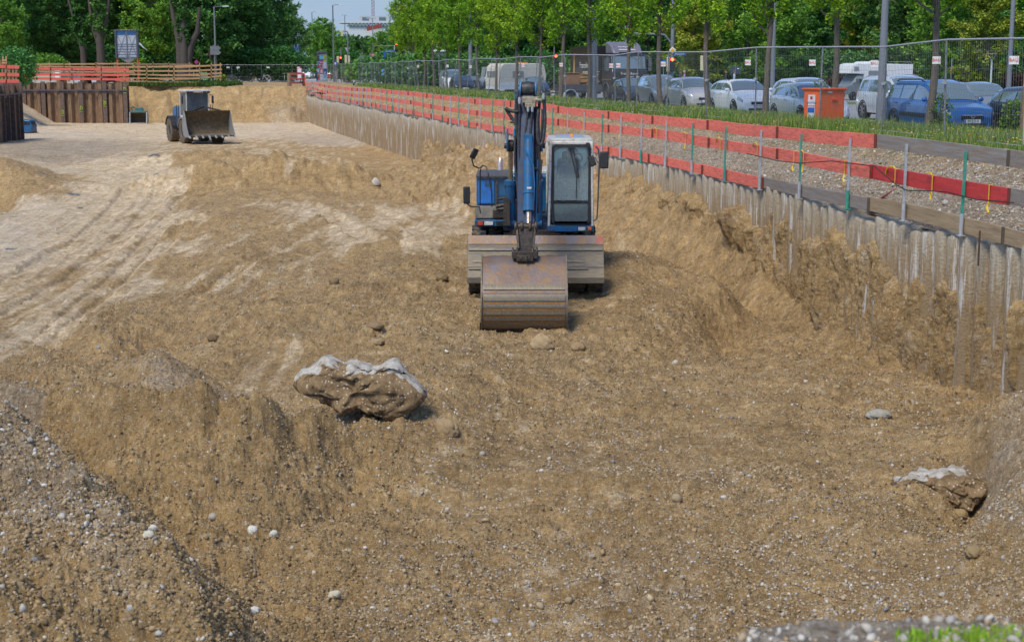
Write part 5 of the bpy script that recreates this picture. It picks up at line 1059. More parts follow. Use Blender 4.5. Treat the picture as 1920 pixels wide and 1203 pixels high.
# bucket
bxl, bxr = E(901, 550, 24.75).x, E(1065, 550, 24.75).x
prof = [(-3.86, 1.03), (-4.05, .90), (-4.28, .64), (-4.36, .56), (-4.43, .42), (-4.465, .28), (-4.46, .14), (-4.42, .02), (-4.34, -.10), (-4.26, -.17)]
inn = [(y + .045, z - .0) for y, z in prof[::-1]]
b = MB(); b.prism(prof + inn, bxl + .02, bxr - .02, 'X'); bu = b.build('bucket', rusty, ex, smooth=50)
def along(t):
    ls = [0]; 
    for i in range(len(prof) - 1): ls.append(ls[-1] + math.dist(prof[i], prof[i + 1]))
    y = float(np.interp(t * ls[-1], ls, [p[0] for p in prof])); z = float(np.interp(t * ls[-1], ls, [p[1] for p in prof])); return y, z
def wear(t0, t1, h, m, name):
    a = [along(t0 + (t1 - t0) * k / 4) for k in range(5)]; b = MB(); o_ = []
    for k, (y, z) in enumerate(a):
        y0, z0 = along(t0 + (t1 - t0) * k / 4 - .01); y1, z1 = along(t0 + (t1 - t0) * k / 4 + .01); d = Vector((y1 - y0, z1 - z0)).normalized(); o_.append((y - abs(d.y) * h - .0, z - d.x * -1 * 0 + d.x * h * (1 if d.x < 0 else -1) * 0 - (h if d.x > 0 else -h) * abs(d.x) * (1 if d.x > 0 else 1)))
    b.prism(a + o_[::-1], bxl + .045, bxr - .045, 'X'); b.build(name, m, bu, smooth=20)
wear(.405, .475, .02, rib_s, 'wear_plate'); wear(.485, .515, .008, rusty, 'wear_plate'); wear(.525, .60, .022, rib_s, 'wear_plate')
for k in range(4): wear(.61 + k * .073, .635 + k * .073, .006, rust_o, 'rust_band'); wear(.637 + k * .073, .678 + k * .073, .012, rib_s, 'wear_plate')
b = MB(); b.prism([(-4.40, .0), (-4.36, -.01), (-4.22, -.20), (-4.25, -.22)], bxl - .02, bxr - .01, 'X'); b.build('cutting_edge', dkst, bu, bevel=.004)
b = MB(); sp = [(-3.82, 1.06), (-4.06, .93), (-4.3, .66), (-4.46, .44), (-4.50, .28), (-4.49, .12), (-4.43, -.02), (-4.28, -.19), (-3.7, -.1), (-3.5, .4)]
b.prism(sp, bxl, bxl + .025, 'X'); b.build('side_plate', steel, bu, bevel=.004); b = MB(); b.prism(sp, bxr - .025, bxr, 'X'); b.build('side_plate', steel, bu, bevel=.004)
b = MB(); b.prism([(-3.86, 1.03), (-3.5, 1.0), (-3.5, .92), (-3.8, .9)], bxl + .1, bxr - .1, 'X'); b.build('bucket_lip', dkst, bu)
# hose reel and hydraulic hoses
rc = E(990, 168, 26.6)
for s, r_ in ((-.135, .165), (.13, .175)):
    b = MB(); b.lathe([(r_, -.012), (r_, .012)], rc + Vector((s, 0, 0)), 'X', 28); b.lathe([(.05, -.03), (.05, .03)], rc + Vector((s, 0, 0)), 'X', 12); b.build('reel_disc', mat('reel_blue', (.05, .22, .42), .4, dirt=(.08, .08, .1), amt=.5, scale=7), stick)
b = MB(); b.lathe([(.13, -.11), (.135, -.05), (.14, 0), (.135, .06), (.13, .11)], rc, 'X', 24); b.build('reel_drum', hose, stick)
b = MB(); q = E(994, 187, 26.3); b.box(q, (.27, .2, .1)); b.box(q + Vector((0, -.05, -.09)), (.18, .1, .08)); b.box(q + Vector((.14, -.1, .0)), (.12, .06, .035)); b.build('valve_block', mat('cream_metal', (.4, .35, .24), .5, dirt=(.15, .1, .06), amt=.5, scale=7), stick, bevel=.01)
b = MB()
hs = [[(971, 172), (969, 200), (968, 235), (972, 262), (975, 300), (970, 340)], [(974, 184), (974, 215), (973, 260), (974, 300)], [(1019, 172), (1021, 200), (1022, 230), (1019, 262), (1014, 275), (1008, 265), (1007, 235), (1010, 205)],
      [(990, 205), (988, 225), (985, 250)], [(998, 205), (996, 228), (994, 252)], [(1012, 190), (1009, 220), (1010, 255), (1009, 300), (1009, 350), (1008, 400)], [(980, 200), (978, 250), (977, 300), (978, 350), (976, 400), (978, 425)], [(1005, 200), (1004, 260), (1005, 330), (1004, 400)],
      [(948, 203), (955, 208), (965, 209), (972, 209)], [(948, 203), (955, 215), (965, 228), (969, 240)], [(957, 229), (968, 230)], [(966, 255), (964, 300), (970, 345), (972, 385), (982, 415)], [(1016, 300), (1012, 340), (1007, 380), (1000, 410)], [(967, 186), (966, 215), (967, 245)], [(1017, 205), (1016, 240), (1013, 262)]]
for i, h in enumerate(hs):
    Ys_ = [26.35 + (y - 180) * -.002 + (.12 if i in (5, 6, 7) else -.02 * (i % 3)) for _, y in h]; pts = [E(x, y, Y_) for (x, y), Y_ in zip(h, Ys_)]
    sm = []
    for k in range(len(pts) - 1):
        for t in range(4): sm.append(pts[k].lerp(pts[k + 1], t / 4))
    sm.append(pts[-1])
    for _ in range(3): sm = [sm[0]] + [(sm[k - 1] + sm[k] * 2 + sm[k + 1]) / 4 for k in range(1, len(sm) - 1)] + [sm[-1]]
    ho = MB(); ho.tube(sm, (.026, .022, .03, .02, .02)[i % 5] if i < 8 else (.03 if i in (8, 9) else .018), 8); ho.build('hydraulic_hose', hose, stick)
for x, y in ((990, 203), (998, 203), (974, 188), (986, 252), (994, 252), (975, 265), (1019, 180)): b = MB(); q = E(x, y, 26.22); b.tube([q + Vector((0, 0, .05)), q, q - Vector((0, 0, .06))], [.018, .026, .02], 8); b.build('hose_fitting', galv, stick)
b = MB(); [b.box(E(x, y, 26.2), (.05, .05, .07)) for x, y in ((984, 256), (993, 260))]; b.tube([E(968, 178, 26.4), E(968, 240, 26.5)], .03, 10); b.tube([E(1020, 176, 26.4), E(1020, 195, 26.45)], .03, 10); b.tube([E(979, 195, 26.5), E(979, 400, 25.95)], .018, 8); b.tube([E(1008, 300, 26.2), E(1004, 420, 25.8)], .018, 8); b.build('pipe_clamp', blue, stick)
[MB().box(E(x, y, 26.1), (.05, .03, .03)).build('pipe_bracket', dkst, boom) for x, y in ((978, 315), (1005, 315), (978, 368), (1005, 368))]; b = MB(); b.box((bx - .34, -.2, 1.45), (.12, .3, .5)); b.tube([(bx - .55, -.25, 1.55), (bx - .25, -.25, 1.62)], .045, 8); b.tube([(bx - .5, -.3, 1.7), (bx - .3, -.25, 1.72), (bx - .28, -.2, 1.5)], .03, 8); b.build('boom_fittings', dkst, boom)
b = MB(); b.prism([(.0, 1.1), (1.1, 1.1), (1.1, 1.9), (.5, 2.05), (.2, 1.6)], bx - .24, bx - .19, 'X'); b.prism([(.0, 1.1), (1.1, 1.1), (1.1, 1.9), (.5, 2.05), (.2, 1.6)], bx + .19, bx + .24, 'X'); b.box((bx, .6, 1.4), (.38, .8, .5)); b.build('boom_foot', dblue, ex, bevel=.01)

# ------------------------------------------------------------------ people
def person(name, label, joints, clothes, loc=(0, 0, 0), rz=0, sk=None, hair=(.06, .04, .025), scale=1.0):
    """one continuous skinned body; joints: dict of points in metres; clothes: (top colour, trousers colour)"""
    J = {k: Vector(v) for k, v in joints.items()}
    E_ = [('pelvis', 'chest'), ('chest', 'neck'), ('neck', 'head'), ('chest', 'shl'), ('shl', 'ell'), ('ell', 'wrl'), ('wrl', 'hal'), ('chest', 'shr'), ('shr', 'elr'), ('elr', 'wrr'), ('wrr', 'har'), ('pelvis', 'hil'), ('hil', 'knl'), ('knl', 'anl'), ('anl', 'tol'), ('pelvis', 'hir'), ('hir', 'knr'), ('knr', 'anr'), ('anr', 'tor')]
    rad = dict(pelvis=.14, chest=.155, neck=.055, head=.062, shl=.072, shr=.072, ell=.045, elr=.045, wrl=.03, wrr=.03, hal=.035, har=.035, hil=.095, hir=.095, knl=.06, knr=.06, anl=.042, anr=.042, tol=.035, tor=.035)
    ks = list(J); me = bpy.data.meshes.new(name); me.from_pydata([tuple(J[k]) for k in ks], [(ks.index(a), ks.index(b)) for a, b in E_], []); o = bpy.data.objects.new('tmp', me); col.objects.link(o)
    o.modifiers.new('skin', 'SKIN'); me.attributes  # skin layer
    if not me.skin_vertices: 
        bpy.context.view_layer.objects.active = o
    for i, k in enumerate(ks):
        try: me.skin_vertices[0].data[i].radius = (rad[k], rad[k] * (.75 if k in ('pelvis', 'chest') else 1)); me.skin_vertices[0].data[i].use_root = (k == 'pelvis')
        except Exception: pass
    s = o.modifiers.new('sub', 'SUBSURF'); s.levels = s.render_levels = 2
    dg = bpy.context.evaluated_depsgraph_get(); m2 = bpy.data.meshes.new_from_object(o.evaluated_get(dg)); bpy.data.objects.remove(o)
    root = bpy.data.objects.new(name, m2); col.objects.link(root); root.location = loc; root.rotation_euler = (0, 0, rz); root.scale = (scale,) * 3
    def cm(c): return mat('cloth_%.2f_%.2f_%.2f' % c, c, .9, scale=8)
    m2.materials.clear(); [m2.materials.append(x) for x in (skin, cm(clothes[0]), cm(clothes[1]), black)]
    hd = J['head']
    for p in m2.polygons:
        c = p.center; p.use_smooth = True; best = min(E_, key=lambda e: (lambda a, b_: (c - (a + (b_ - a) * max(0, min(1, (c - a).dot(b_ - a) / max((b_ - a).length_squared, 1e-6))))).length - .5 * rad[e[0]])(J[e[0]], J[e[1]]))
        p.material_index = 0 if best in (('neck', 'head'), ('ell', 'wrl'), ('wrl', 'hal'), ('elr', 'wrr'), ('wrr', 'har')) else (2 if best[0] in ('hil', 'hir', 'knl', 'knr') or best[1] in ('hil', 'hir') else (3 if best[0] in ('anl', 'anr') else 1))
    b = MB(); b.ball(hd + Vector((0, 0, .05)), .1, 12, sc_=(.82, .95, 1.15)); b.ball(hd + Vector((0, -.095, .04)), .018, 6, sc_=(.8, 1.2, 1.3)); b.ball(hd + Vector((.085, 0, .04)), .025, 6, sc_=(.5, .8, 1)); b.ball(hd + Vector((-.085, 0, .04)), .025, 6, sc_=(.5, .8, 1)); hh = b.build('head', skin, root)
    b = MB(); b.ball(hd + Vector((0, .02, .085)), .105, 12, sc_=(.88, .95, 1.0)); b.build('hair', mat('hair_%.2f' % hair[0], hair, .8), root)
    b = MB(); [b.ball(hd + Vector((s * .033, -.092, .065)), .011, 6) for s in (-1, 1)]; b.box(hd + Vector((0, -.09, -.01)), (.045, .01, .01)); b.build('face', mat('eye_dark', (.05, .02, .02), .4), root)
    # hands: palm, four fingers and a thumb each
    for s, w_, h_ in (('l', 'wrl', 'hal'), ('r', 'wrr', 'har')):
        d = (J[h_] - J[w_]).normalized(); u = d.cross(Vector((0, 1, .2))).normalized(); b = MB()
        for k in range(4):
            o_ = J[h_] + u * (.03 - .02 * k) * 1; ln = (.07, .08, .076, .06)[k]; b.tube([o_, o_ + d * ln * .55, o_ + d * ln * .8 + Vector((0, -.02, -.01))], [.009, .008, .006], 6)
        b.tube([J[w_] + d * .03 + u * .03, J[w_] + d * .06 + u * .06, J[h_] + d * .02 + u * .062], [.011, .01, .007], 6); b.build('hand', skin, root)
    return tag(root, label, 'person')
STAND = dict(pelvis=(0, 0, .93), chest=(0, 0, 1.3), neck=(0, 0, 1.5), head=(0, -.01, 1.6), shl=(.17, 0, 1.42), ell=(.23, .02, 1.15), wrl=(.25, -.04, .92), hal=(.25, -.06, .84), shr=(-.17, 0, 1.42), elr=(-.23, .02, 1.15), wrr=(-.25, -.04, .92), har=(-.25, -.06, .84), hil=(.09, 0, .88), knl=(.1, -.03, .5), anl=(.1, .02, .09), tol=(.11, -.12, .04), hir=(-.09, 0, .88), knr=(-.1, -.03, .5), anr=(-.1, .02, .09), tor=(-.11, -.12, .04))
WALK = dict(STAND, knl=(.09, -.15, .52), anl=(.09, -.22, .1), tol=(.1, -.36, .06), knr=(-.09, .06, .5), anr=(-.09, .3, .15), tor=(-.1, .2, .05), ell=(.22, .12, 1.16), wrl=(.24, .14, .93), hal=(.24, .12, .85), elr=(-.22, -.08, 1.16), wrr=(-.22, -.25, .98), har=(-.22, -.3, .92))
SIT = dict(pelvis=(0, 0, .12), chest=(0, .03, .50), neck=(0, .02, .69), head=(0, -.01, .79), shl=(.18, .02, .6), ell=(.26, -.12, .38), wrl=(.17, -.36, .33), hal=(.14, -.43, .33), shr=(-.18, .02, .6), elr=(-.26, -.12, .38), wrr=(-.17, -.36, .33), har=(-.14, -.43, .33), hil=(.1, -.03, .1), knl=(.15, -.43, .12), anl=(.15, -.5, -.3), tol=(.16, -.62, -.33), hir=(-.1, -.03, .1), knr=(-.15, -.43, .12), anr=(-.15, -.5, -.3), tor=(-.16, -.62, -.33))
person('person', 'driver in a navy shirt sitting at the wheel inside the white excavator cab', SIT, ((.03, .05, .14), (.04, .06, .12)), Vector((cc + .03, cf + 1.0, cb_ + .56)) + OX, 0, hair=(.3, .18, .12))

# ================================================================== WHEEL LOADER
mach = mat('loader_white', (.72, .71, .67), .45, c2=(.5, .49, .46), dirt=(.28, .22, .15), amt=.4, scale=4)
lsteel = mat('loader_bucket_steel', (.11, .075, .04), .6, .3, c2=(.07, .05, .03), dirt=(.18, .125, .06), amt=.6, scale=2.2, bump=.2, bscale=12)
lfloor = mat('scoured_steel', (.26, .27, .26), .4, .5, c2=(.2, .2, .19), dirt=(.25, .19, .1), amt=.4, scale=3)
q = G(358, 268, -2.7)
ld = thing('wheel_loader', 'white and blue wheel loader driving towards the camera on the pale haul road', 'wheel loader', (q.x + .15, 99.4, -2.7), R(27))
for sx in (-1, 1):
    for yy in (-1.55, 1.65): wheel(ld, (sx * 1.02, yy, .78), .78, .58, .36, mudt, mach if False else mat('loader_rim', (.22, .23, .25), .6, dirt=(.2, .15, .1)), 18, side=sx)
b = MB(); b.box((0, .1, .95), (.9, 4.6, .5)); b.box((0, -1.55, .78), (1.6, .3, .3)); b.box((0, 1.65, .78), (1.6, .3, .3)); b.build('frame', dkst, ld, bevel=.03)
b = MB(); b.box((0, 2.0, 1.75), (1.5, 2.1, 1.05), tx=.86, ty=.94); b.build('engine_hood', blue, ld, bevel=.1)
b = MB(); b.box((0, 2.15, 1.35), (1.9, 2.2, .5)); b.box((-.85, .6, 1.3), (.3, .8, .8)); b.box((.85, .6, 1.3), (.3, .8, .8)); b.build('side_cowling', mat('navy_paint', (.02, .05, .11), .5, dirt=(.16, .13, .09), amt=.5), ld, bevel=.06)
def fender(cy, m):
    for sx in (-1, 1):
        b = MB(); pts = [(cy + .92 * math.cos(a), .78 + .92 * math.sin(a)) for a in [R(d) for d in range(20, 165, 12)]]; pi_ = [(cy + .84 * math.cos(a), .78 + .84 * math.sin(a)) for a in [R(d) for d in range(20, 165, 12)]][::-1]
        b.prism(pts + pi_, sx * .72, sx * 1.34, 'X'); b.build('fender', m, ld)
fender(-1.55, mat('tan_mud_paint', (.30, .24, .17), .7)); fender(1.65, black)
zc0, zc1 = 1.45, 3.28; b = MB()
for x, y in ((-.74, -.72), (.74, -.72), (-.76, .8), (.76, .8)): b.bar((x, y, zc0), (x * .93, y * .93, zc1), .07, .07, up=(0, 1, 0))
b.box((0, .02, zc0 + .12), (1.55, 1.6, .34)); b.box((-.9, -.6, 1.4), (.3, .5, .7)); b.build('cab_frame', mach, ld, bevel=.02)
b = MB(); b.box((0, 0, zc1 + .05), (1.66, 1.9, .12)); b.build('cab_roof', mach, ld, bevel=.04)
b = MB(); [b.box((x, -.98, zc1 - .05), (.2, .1, .12)) for x in (-.66, -.42, .42, .66)]; b.build('roof_lamps', black, ld, bevel=.02)
gl2 = glass('loader_glass', (.40, .52, .55), .4); b = MB(); b.box((0, -.71, 2.42), (1.36, .012, 1.55), rot=(.02, 0, 0)); b.build('windscreen', gl2, ld, smooth=0)
b = MB(); b.box((-.73, .04, 2.45), (.012, 1.4, 1.45)); b.box((.73, .04, 2.45), (.012, 1.4, 1.45)); b.build('side_window', gl2, ld, smooth=0)
b = MB(); b.box((0, .78, 2.4), (1.4, .05, 1.6)); b.box((0, .4, 1.9), (.5, .5, .2)); b.box((0, .65, 2.3), (.5, .12, .8)); b.build('cab_interior', mat('dark_interior', (.03, .035, .04), .9), ld)
b = MB(); b.box((.35, -.76, 1.75), (.36, .02, .42)); b.build('blue_panel', mat('light_blue_panel', (.2, .42, .75), .4), ld)
b = MB(); b.box((-.25, -.76, 1.72), (.22, .02, .3)); b.build('notice', mat('pale_paper', (.5, .65, .6), .6), ld)
for s in (-1, 1):
    b = MB(); b.box((s * 1.0, -.75, 2.75), (.08, .22, .5)); b.tube([(s * .8, -.7, 3.1), (s * 1.0, -.75, 3.05), (s * 1.0, -.75, 2.9)], .02, 6); b.build('mirror', black, ld, bevel=.02)
    b = MB(); b.tube([(s * 1.12, -.3, 1.6), (s * 1.12, -.3, 2.4), (s * 1.12, .2, 2.4), (s * 1.12, .3, 1.6)], .025, 6); b.build('handrail', black, ld)
    b = MB(); b.prism([(-.9, 1.9), (-1.0, 2.05), (-2.3, 1.6), (-2.45, 1.1), (-2.35, .8), (-2.1, 1.2)], s * .62, s * .5, 'X'); b.build('lift_arm', mach, ld, bevel=.02)
b = MB(); b.tube([(0, -1.1, 2.1), (0, -2.6, 1.9)], .1, 10); b.box((0, -2.2, 2.05), (.3, .7, .25)); b.bar((-.9, -2.85, 2.1), (0, -2.1, 2.35), .1, .1); b.bar((.9, -2.85, 2.1), (0, -2.1, 2.35), .1, .1); b.build('tilt_linkage', dkst, ld)
b = MB(); b.ball((-.15, .0, zc1 + .2), .07, 10); b.build('beacon', mat('red_beacon', (.8, .1, .03), .3), ld)
bw = 1.48; po = [(-3.95, .50), (-3.1, .46), (-2.72, .58), (-2.5, .92), (-2.5, 1.4), (-2.68, 1.85), (-2.92, 2.12)]; pi2 = [(y - .05 * (1 if y > -3 else 0), z + .06 * (1 if z < .9 else 0)) for y, z in po][::-1]
b = MB(); b.prism(po + pi2, -bw, bw, 'X'); bk = b.build('bucket', lsteel, ld, smooth=50)
b = MB(); b.prism([(-3.9, .57), (-3.1, .53), (-2.8, .64), (-2.78, .66), (-3.1, .55), (-3.9, .585)], -bw + .03, bw - .03, 'X'); b.build('bucket_floor', lfloor, bk)
b = MB(); sp = [(-3.93, .50), (-3.1, .46), (-2.72, .58), (-2.5, .92), (-2.5, 1.4), (-2.68, 1.85), (-2.92, 2.12), (-3.12, 1.9), (-3.45, 1.15), (-3.9, .62)]; [MB().prism(sp, a_, a_ + .03, 'X').build('side_plate', mat('pale_edge_steel', (.4, .4, .38), .45, .5), bk) for a_ in (-bw - .03, bw)]
for k in range(8):
    b = MB(); x = -bw + .02 + k * (2 * bw - .04) / 7; b.prism([(-3.88, .47), (-4.16, .44), (-4.15, .47), (-3.88, .60)], x - .05, x + .05, 'X'); b.build('tooth', mat('bright_tooth', (.55, .55, .53), .35, .5), bk)
person('person', 'driver sitting behind the windscreen of the white wheel loader', SIT, ((.05, .06, .08), (.04, .05, .08)), (q.x + .15, 99.4, -2.7 + 1.95), R(27))
# spare teal bucket in the far corner
q = G(257, 226, -2.7); tealm = mat('teal_paint', (.01, .16, .17), .5, c2=(.02, .12, .13), dirt=(.2, .16, .1), amt=.4)
tb_ = thing('excavator_bucket', 'teal and grey spare bucket standing by the far earth bank left of the loader', 'bucket', (P(257, 130, 134).x, 134, -2.72), R(4))
b = MB(); b.prism([(-.5, 0), (.5, .1), (.62, .5), (.45, .95), (-.3, 1.0), (-.3, .93), (.38, .87), (.52, .48), (.42, .17), (-.5, .07)], -.7, .7, 'X'); b.build('shell', lsteel, tb_)
b = MB(); sp = [(-.55, -.02), (.52, .08), (.64, .5), (.47, .97), (-.32, 1.02), (-.42, .5)]; [MB().prism(sp, a_, a_ + .08, 'X').build('side_plate', mat('pale_edge_steel', (.4, .4, .38), .45, .5), tb_) for a_ in (-.76, .68)]; b.box((0, -.52, .04), (1.5, .06, .08)); b.build('lower_lip', mat('pale_edge_steel', (.4, .4, .38), .45, .5), tb_, bevel=.01)
b = MB(); b.box((0, .02, 1.05), (1.5, .7, .16), tx=.92); b.box((.05, .05, 1.25), (.75, .5, .3), tx=.75); b.build('top_frame', tealm, tb_, bevel=.03)
b = MB(); b.tube([(-.55, 0, 1.1), (-.6, 0, 1.4), (-.45, 0, 1.48), (-.3, 0, 1.35), (-.2, 0, 1.2)], .035, 6); b.build('lifting_loop', black, tb_)
# small blue machine at the foot of the gravel ramp
q = on(53, 250); bm = thing('machine_cab', 'small blue machine cab standing at the foot of the gravel ramp on the left', 'machine cab', (q.x, q.y, q.z - .03), R(-8))
b = MB(); b.prism([(-.55, .08), (.5, .08), (.5, .62), (.36, 1.0), (-.28, 1.03), (-.5, .62)], -.45, .45, 'Y'); b.build('shell', blue, bm, bevel=.04)
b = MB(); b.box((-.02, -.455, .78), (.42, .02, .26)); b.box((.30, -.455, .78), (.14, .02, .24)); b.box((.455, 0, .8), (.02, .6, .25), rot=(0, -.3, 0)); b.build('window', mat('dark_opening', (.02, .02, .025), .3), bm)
b = MB(); b.box((0, 0, .05), (1.1, .95, .08)); b.box((.42, -.1, .12), (.25, .8, .1)); b.build('skid', dkst, bm)
b = MB(); b.tube([(-.4, -.2, 1.0), (-.3, -.2, 1.16), (-.1, -.2, 1.05), (.2, -.2, 1.03)], .03, 6); b.build('hose', mat('green_hose', (.02, .2, .12), .5), bm)
b = MB(); b.lathe([(.12, 0), (.14, .12), (.1, .3), (.02, .36)], (-.72, .1, 0), 'Z', 12); o = b.build('plastic_sack', mat('yellow_white_sack', (.6, .58, .3), .7), None); o.location = (q.x, q.y, q.z); tag(o, 'crumpled pale yellow sack beside the small blue machine cab', 'sack')

# ================================================================== VEHICLES
def paint(name, c, metal=.0, rough=.3): return mat(name, c, rough, metal, c2=tuple(x * .92 for x in c), coat=1.0, scale=.8, dirt=tuple(x * .7 + .03 for x in c), amt=.05)
def carglass():
    m, nt, b = new_mat('car_glass'); b.inputs['Base Color'].default_value = (.13, .17, .18, 1); b.inputs['Roughness'].default_value = .02; b.inputs['Specular IOR Level'].default_value = 1.0; b.inputs['Coat Weight'].default_value = 1.0; b.inputs['Coat IOR'].default_value = 1.9; return m  # base colour lightened to imitate sky reflected in the windows
CG = carglass(); alloy = mat('alloy_rim', (.5, .5, .51), .3, .8); trim = mat('black_trim', (.018, .018, .02), .5); plate = mat('number_plate', (.75, .75, .72), .4); plb = mat('plate_blue', (.01, .08, .5), .4); cartyre = mat('car_tyre', (.025, .025, .026), .8)
def car(label, pos, rz, L_, W_, H_, paintm, kind='hatch', plate_txt=None, group='cars parked along the kerb', rails=None, lod=1, name='parked_car', badge=0, cat='car'):
    t = thing(name, label, cat, pos, rz, group); w = W_ / 2
    K = {'hatch': ([0, .015, .05, .20, .245, .42, .52, .80, .90, .955, 1], [.55, .63, .70, .93, .97, 1.42, H_ - .005, H_ - .05, H_ - .16, 1.03, .72]),
         'suv': ([0, .015, .045, .20, .25, .40, .50, .80, .91, .965, 1], [.64, .80, .88, 1.03, 1.08, H_ - .10, H_ - .005, H_ - .04, H_ - .14, 1.12, .80]),
         'mpv': ([0, .015, .05, .16, .20, .37, .48, .86, .94, .975, 1], [.58, .72, .80, 1.0, 1.05, H_ - .09, H_, H_ - .03, H_ - .12, 1.15, .75]),
         'estate': ([0, .012, .04, .19, .235, .375, .47, .90, .965, .985, 1], [.60, .76, .84, .98, 1.02, H_ - .10, H_ - .01, H_ - .02, H_ - .12, 1.1, .75]),
         'small': ([0, .015, .06, .22, .27, .46, .56, .82, .92, .965, 1], [.5, .6, .68, .90, .94, H_ - .08, H_, H_ - .06, H_ - .2, .95, .65]),
         'van': ([0, .01, .03, .12, .15, .28, .36, .93, .98, .99, 1], [.6, .85, .95, 1.12, 1.18, H_ - .14, H_, H_, H_ - .06, 1.2, .7])}[kind]
    S_ = K[0]; Z_ = K[1]; cowl, rf, rr, tail = S_[4], S_[6], S_[7], S_[9]
    belt0 = Z_[4] - .02; zt = lambda s: float(np.interp(s, S_, Z_)); belt = lambda s: min(zt(s), belt0 + .07 * s)
    xs = np.array([0, .02, .06, .14, .5, .88, .95, .985, 1]); wf = lambda s: w * float(np.interp(s, xs, [.72, .86, .94, .985, 1.0, .985, .94, .87, .78]))
    zb = lambda s: float(np.interp(s, [0, .03, .1, .9, .97, 1], [.30, .24, .22, .23, .27, .36]))
    def sec(s):
        a, z0, z1, z2 = wf(s), zb(s), belt(s), zt(s); cab = max(0.0, min(1.0, (z2 - z1) / .35)); wr = a * (.94 - .20 * cab)
        zz = z2 if z2 - z1 > .02 else z1
        return [(0, z0), (a * .86, z0), (a * .965, z0 + .07), (a * 1.0, z0 + (z1 - z0) * .45), (a * .985, z1 - .10), (a * .945, z1), (wr + .02 * cab, zz - .07 * cab), (wr - .07 - .04 * (1 - cab), zz - .005 - .012 * (1 - cab) ), (wr * .5, zz + .025), (0, zz + .035)]
    def pt(s, i):
        q0 = sec(s); i0 = min(int(i), len(q0) - 2); f = i - i0; a, c = q0[i0], q0[i0 + 1]; return Vector((a[0] + (c[0] - a[0]) * f, (s - .5) * L_, a[1] + (c[1] - a[1]) * f))
    ss_ = sorted(set(list(np.linspace(0, 1, 22)) + S_)); b = MB(); Pn = []
    for s in ss_:
        h = [Vector((x, (s - .5) * L_, z)) for x, z in sec(s)]; Pn.append([Vector((-p.x, p.y, p.z)) for p in h[:0:-1]] + h)
    m = len(Pn[0]); b._add([p for r_ in Pn for p in r_], [(i * m + j, i * m + j + 1, (i + 1) * m + j + 1, (i + 1) * m + j) for i in range(len(Pn) - 1) for j in range(m - 1)] + [(i * m + m - 1, i * m, (i + 1) * m, (i + 1) * m + m - 1) for i in range(len(Pn) - 1)][:0] + [tuple(range(m)), tuple((len(Pn) - 1) * m + k for k in range(m))[::-1]])
    body = b.build('body', paintm, t, smooth=38)
    def patch(name, s0, s1, i0, i1, mt, off=.007, par=t, ns=6, ni=4, both=True, sfun=None, mirror_only=None):
        for sg in ((1, -1) if both else (1,)):
            if mirror_only and sg != mirror_only: continue
            b = MB(); pts = []
            for a in range(ns + 1):
                for c in range(ni + 1):
                    u, v = a / ns, c / ni; s = s0 + (s1 - s0) * u; i = (i0(u) if callable(i0) else i0) + ((i1(u) if callable(i1) else i1) - (i0(u) if callable(i0) else i0)) * v
                    if sfun: s = sfun(u, v)
                    p = pt(s, i); e = .004; n_ = (pt(min(s + e, 1), i) - pt(max(s - e, 0), i)).cross(pt(s, min(i + .05, 9)) - pt(s, max(i - .05, 0)))
                    n_ = n_.normalized() if n_.length > 1e-9 else Vector((0, 0, 1))
                    if n_.x * p.x < 0 and abs(n_.x) > .3: n_ = -n_
                    if n_.z < 0 and abs(n_.x) <= .3: n_ = -n_
                    p = p + n_ * off; pts.append(Vector((p.x * sg, p.y, p.z)))
            b.grid(pts, ns + 1, ni + 1); b.build(name, mt, par, smooth=0)
    def wide(name, s0, s1, mt, i0=6.9, off=.008):           # across the car
        b = MB(); pts = []; ns, ni = 5, 5
        for a in range(ns + 1):
            s = s0 + (s1 - s0) * a / ns; row = [pt(s, i0 + (9 - i0) * c / ni) for c in range(ni + 1)]; sl = (pt(min(s + .01, 1), 9) - pt(max(s - .01, 0), 9)); n_ = Vector((0, -sl.z, sl.y)).normalized(); n_ = n_ if n_.z > 0 else -n_
            row = [p + n_ * off for p in row]; pts += [Vector((-p.x, p.y, p.z)) for p in row[:0:-1]] + row[0:0] + [row[0]][:0] + [Vector((-row[0].x, row[0].y, row[0].z))] + row[::-1][::-1][0:0] + row[1:0:-1][:0] + []
            pts = pts[:-1]; pts += [Vector((-row[k].x, row[k].y, row[k].z)) for k in ()]; 
            full = [Vector((-p.x, p.y, p.z)) for p in row] + [p for p in row[::-1]][1:] ; pts = pts[:a * (2 * ni + 1)] + full
        b.grid(pts, ns + 1, 2 * ni + 1); return b.build(name, mt, t, smooth=0)
    wide('windscreen', cowl + .012, S_[5] + (S_[6] - S_[5]) * .3, CG, 6.35)
    if lod: wide('rear_window', rr + (tail - rr) * .25, tail - .006, CG, 6.5)
    hi = 5.86; B_ = 5.08; mid = (S_[5] + rr) / 2 + .01; cuts = {'hatch': [cowl + .035, mid - .05, mid + .16, rr + .07], 'suv': [cowl + .035, mid - .06, mid + .14, rr + .08], 'mpv': [cowl + .02, mid - .10, mid + .13, rr + .07], 'estate': [cowl + .03, mid - .13, mid + .08, rr + .045], 'small': [cowl + .03, mid + .02, rr + .05], 'van': [cowl + .02, mid - .17, mid + .02] if lod else [cowl + .02, mid - .17]}[kind]
    for k in range(len(cuts) - 1):
        g_ = .008; patch('side_window', cuts[k] + (g_ if k else 0), cuts[k + 1] - g_, B_, hi, CG)
    # wheels and arches
    r = .33 if kind in ('hatch', 'small') else .36; ya, yb2 = (.175 - .5) * L_, (.80 - .5) * L_
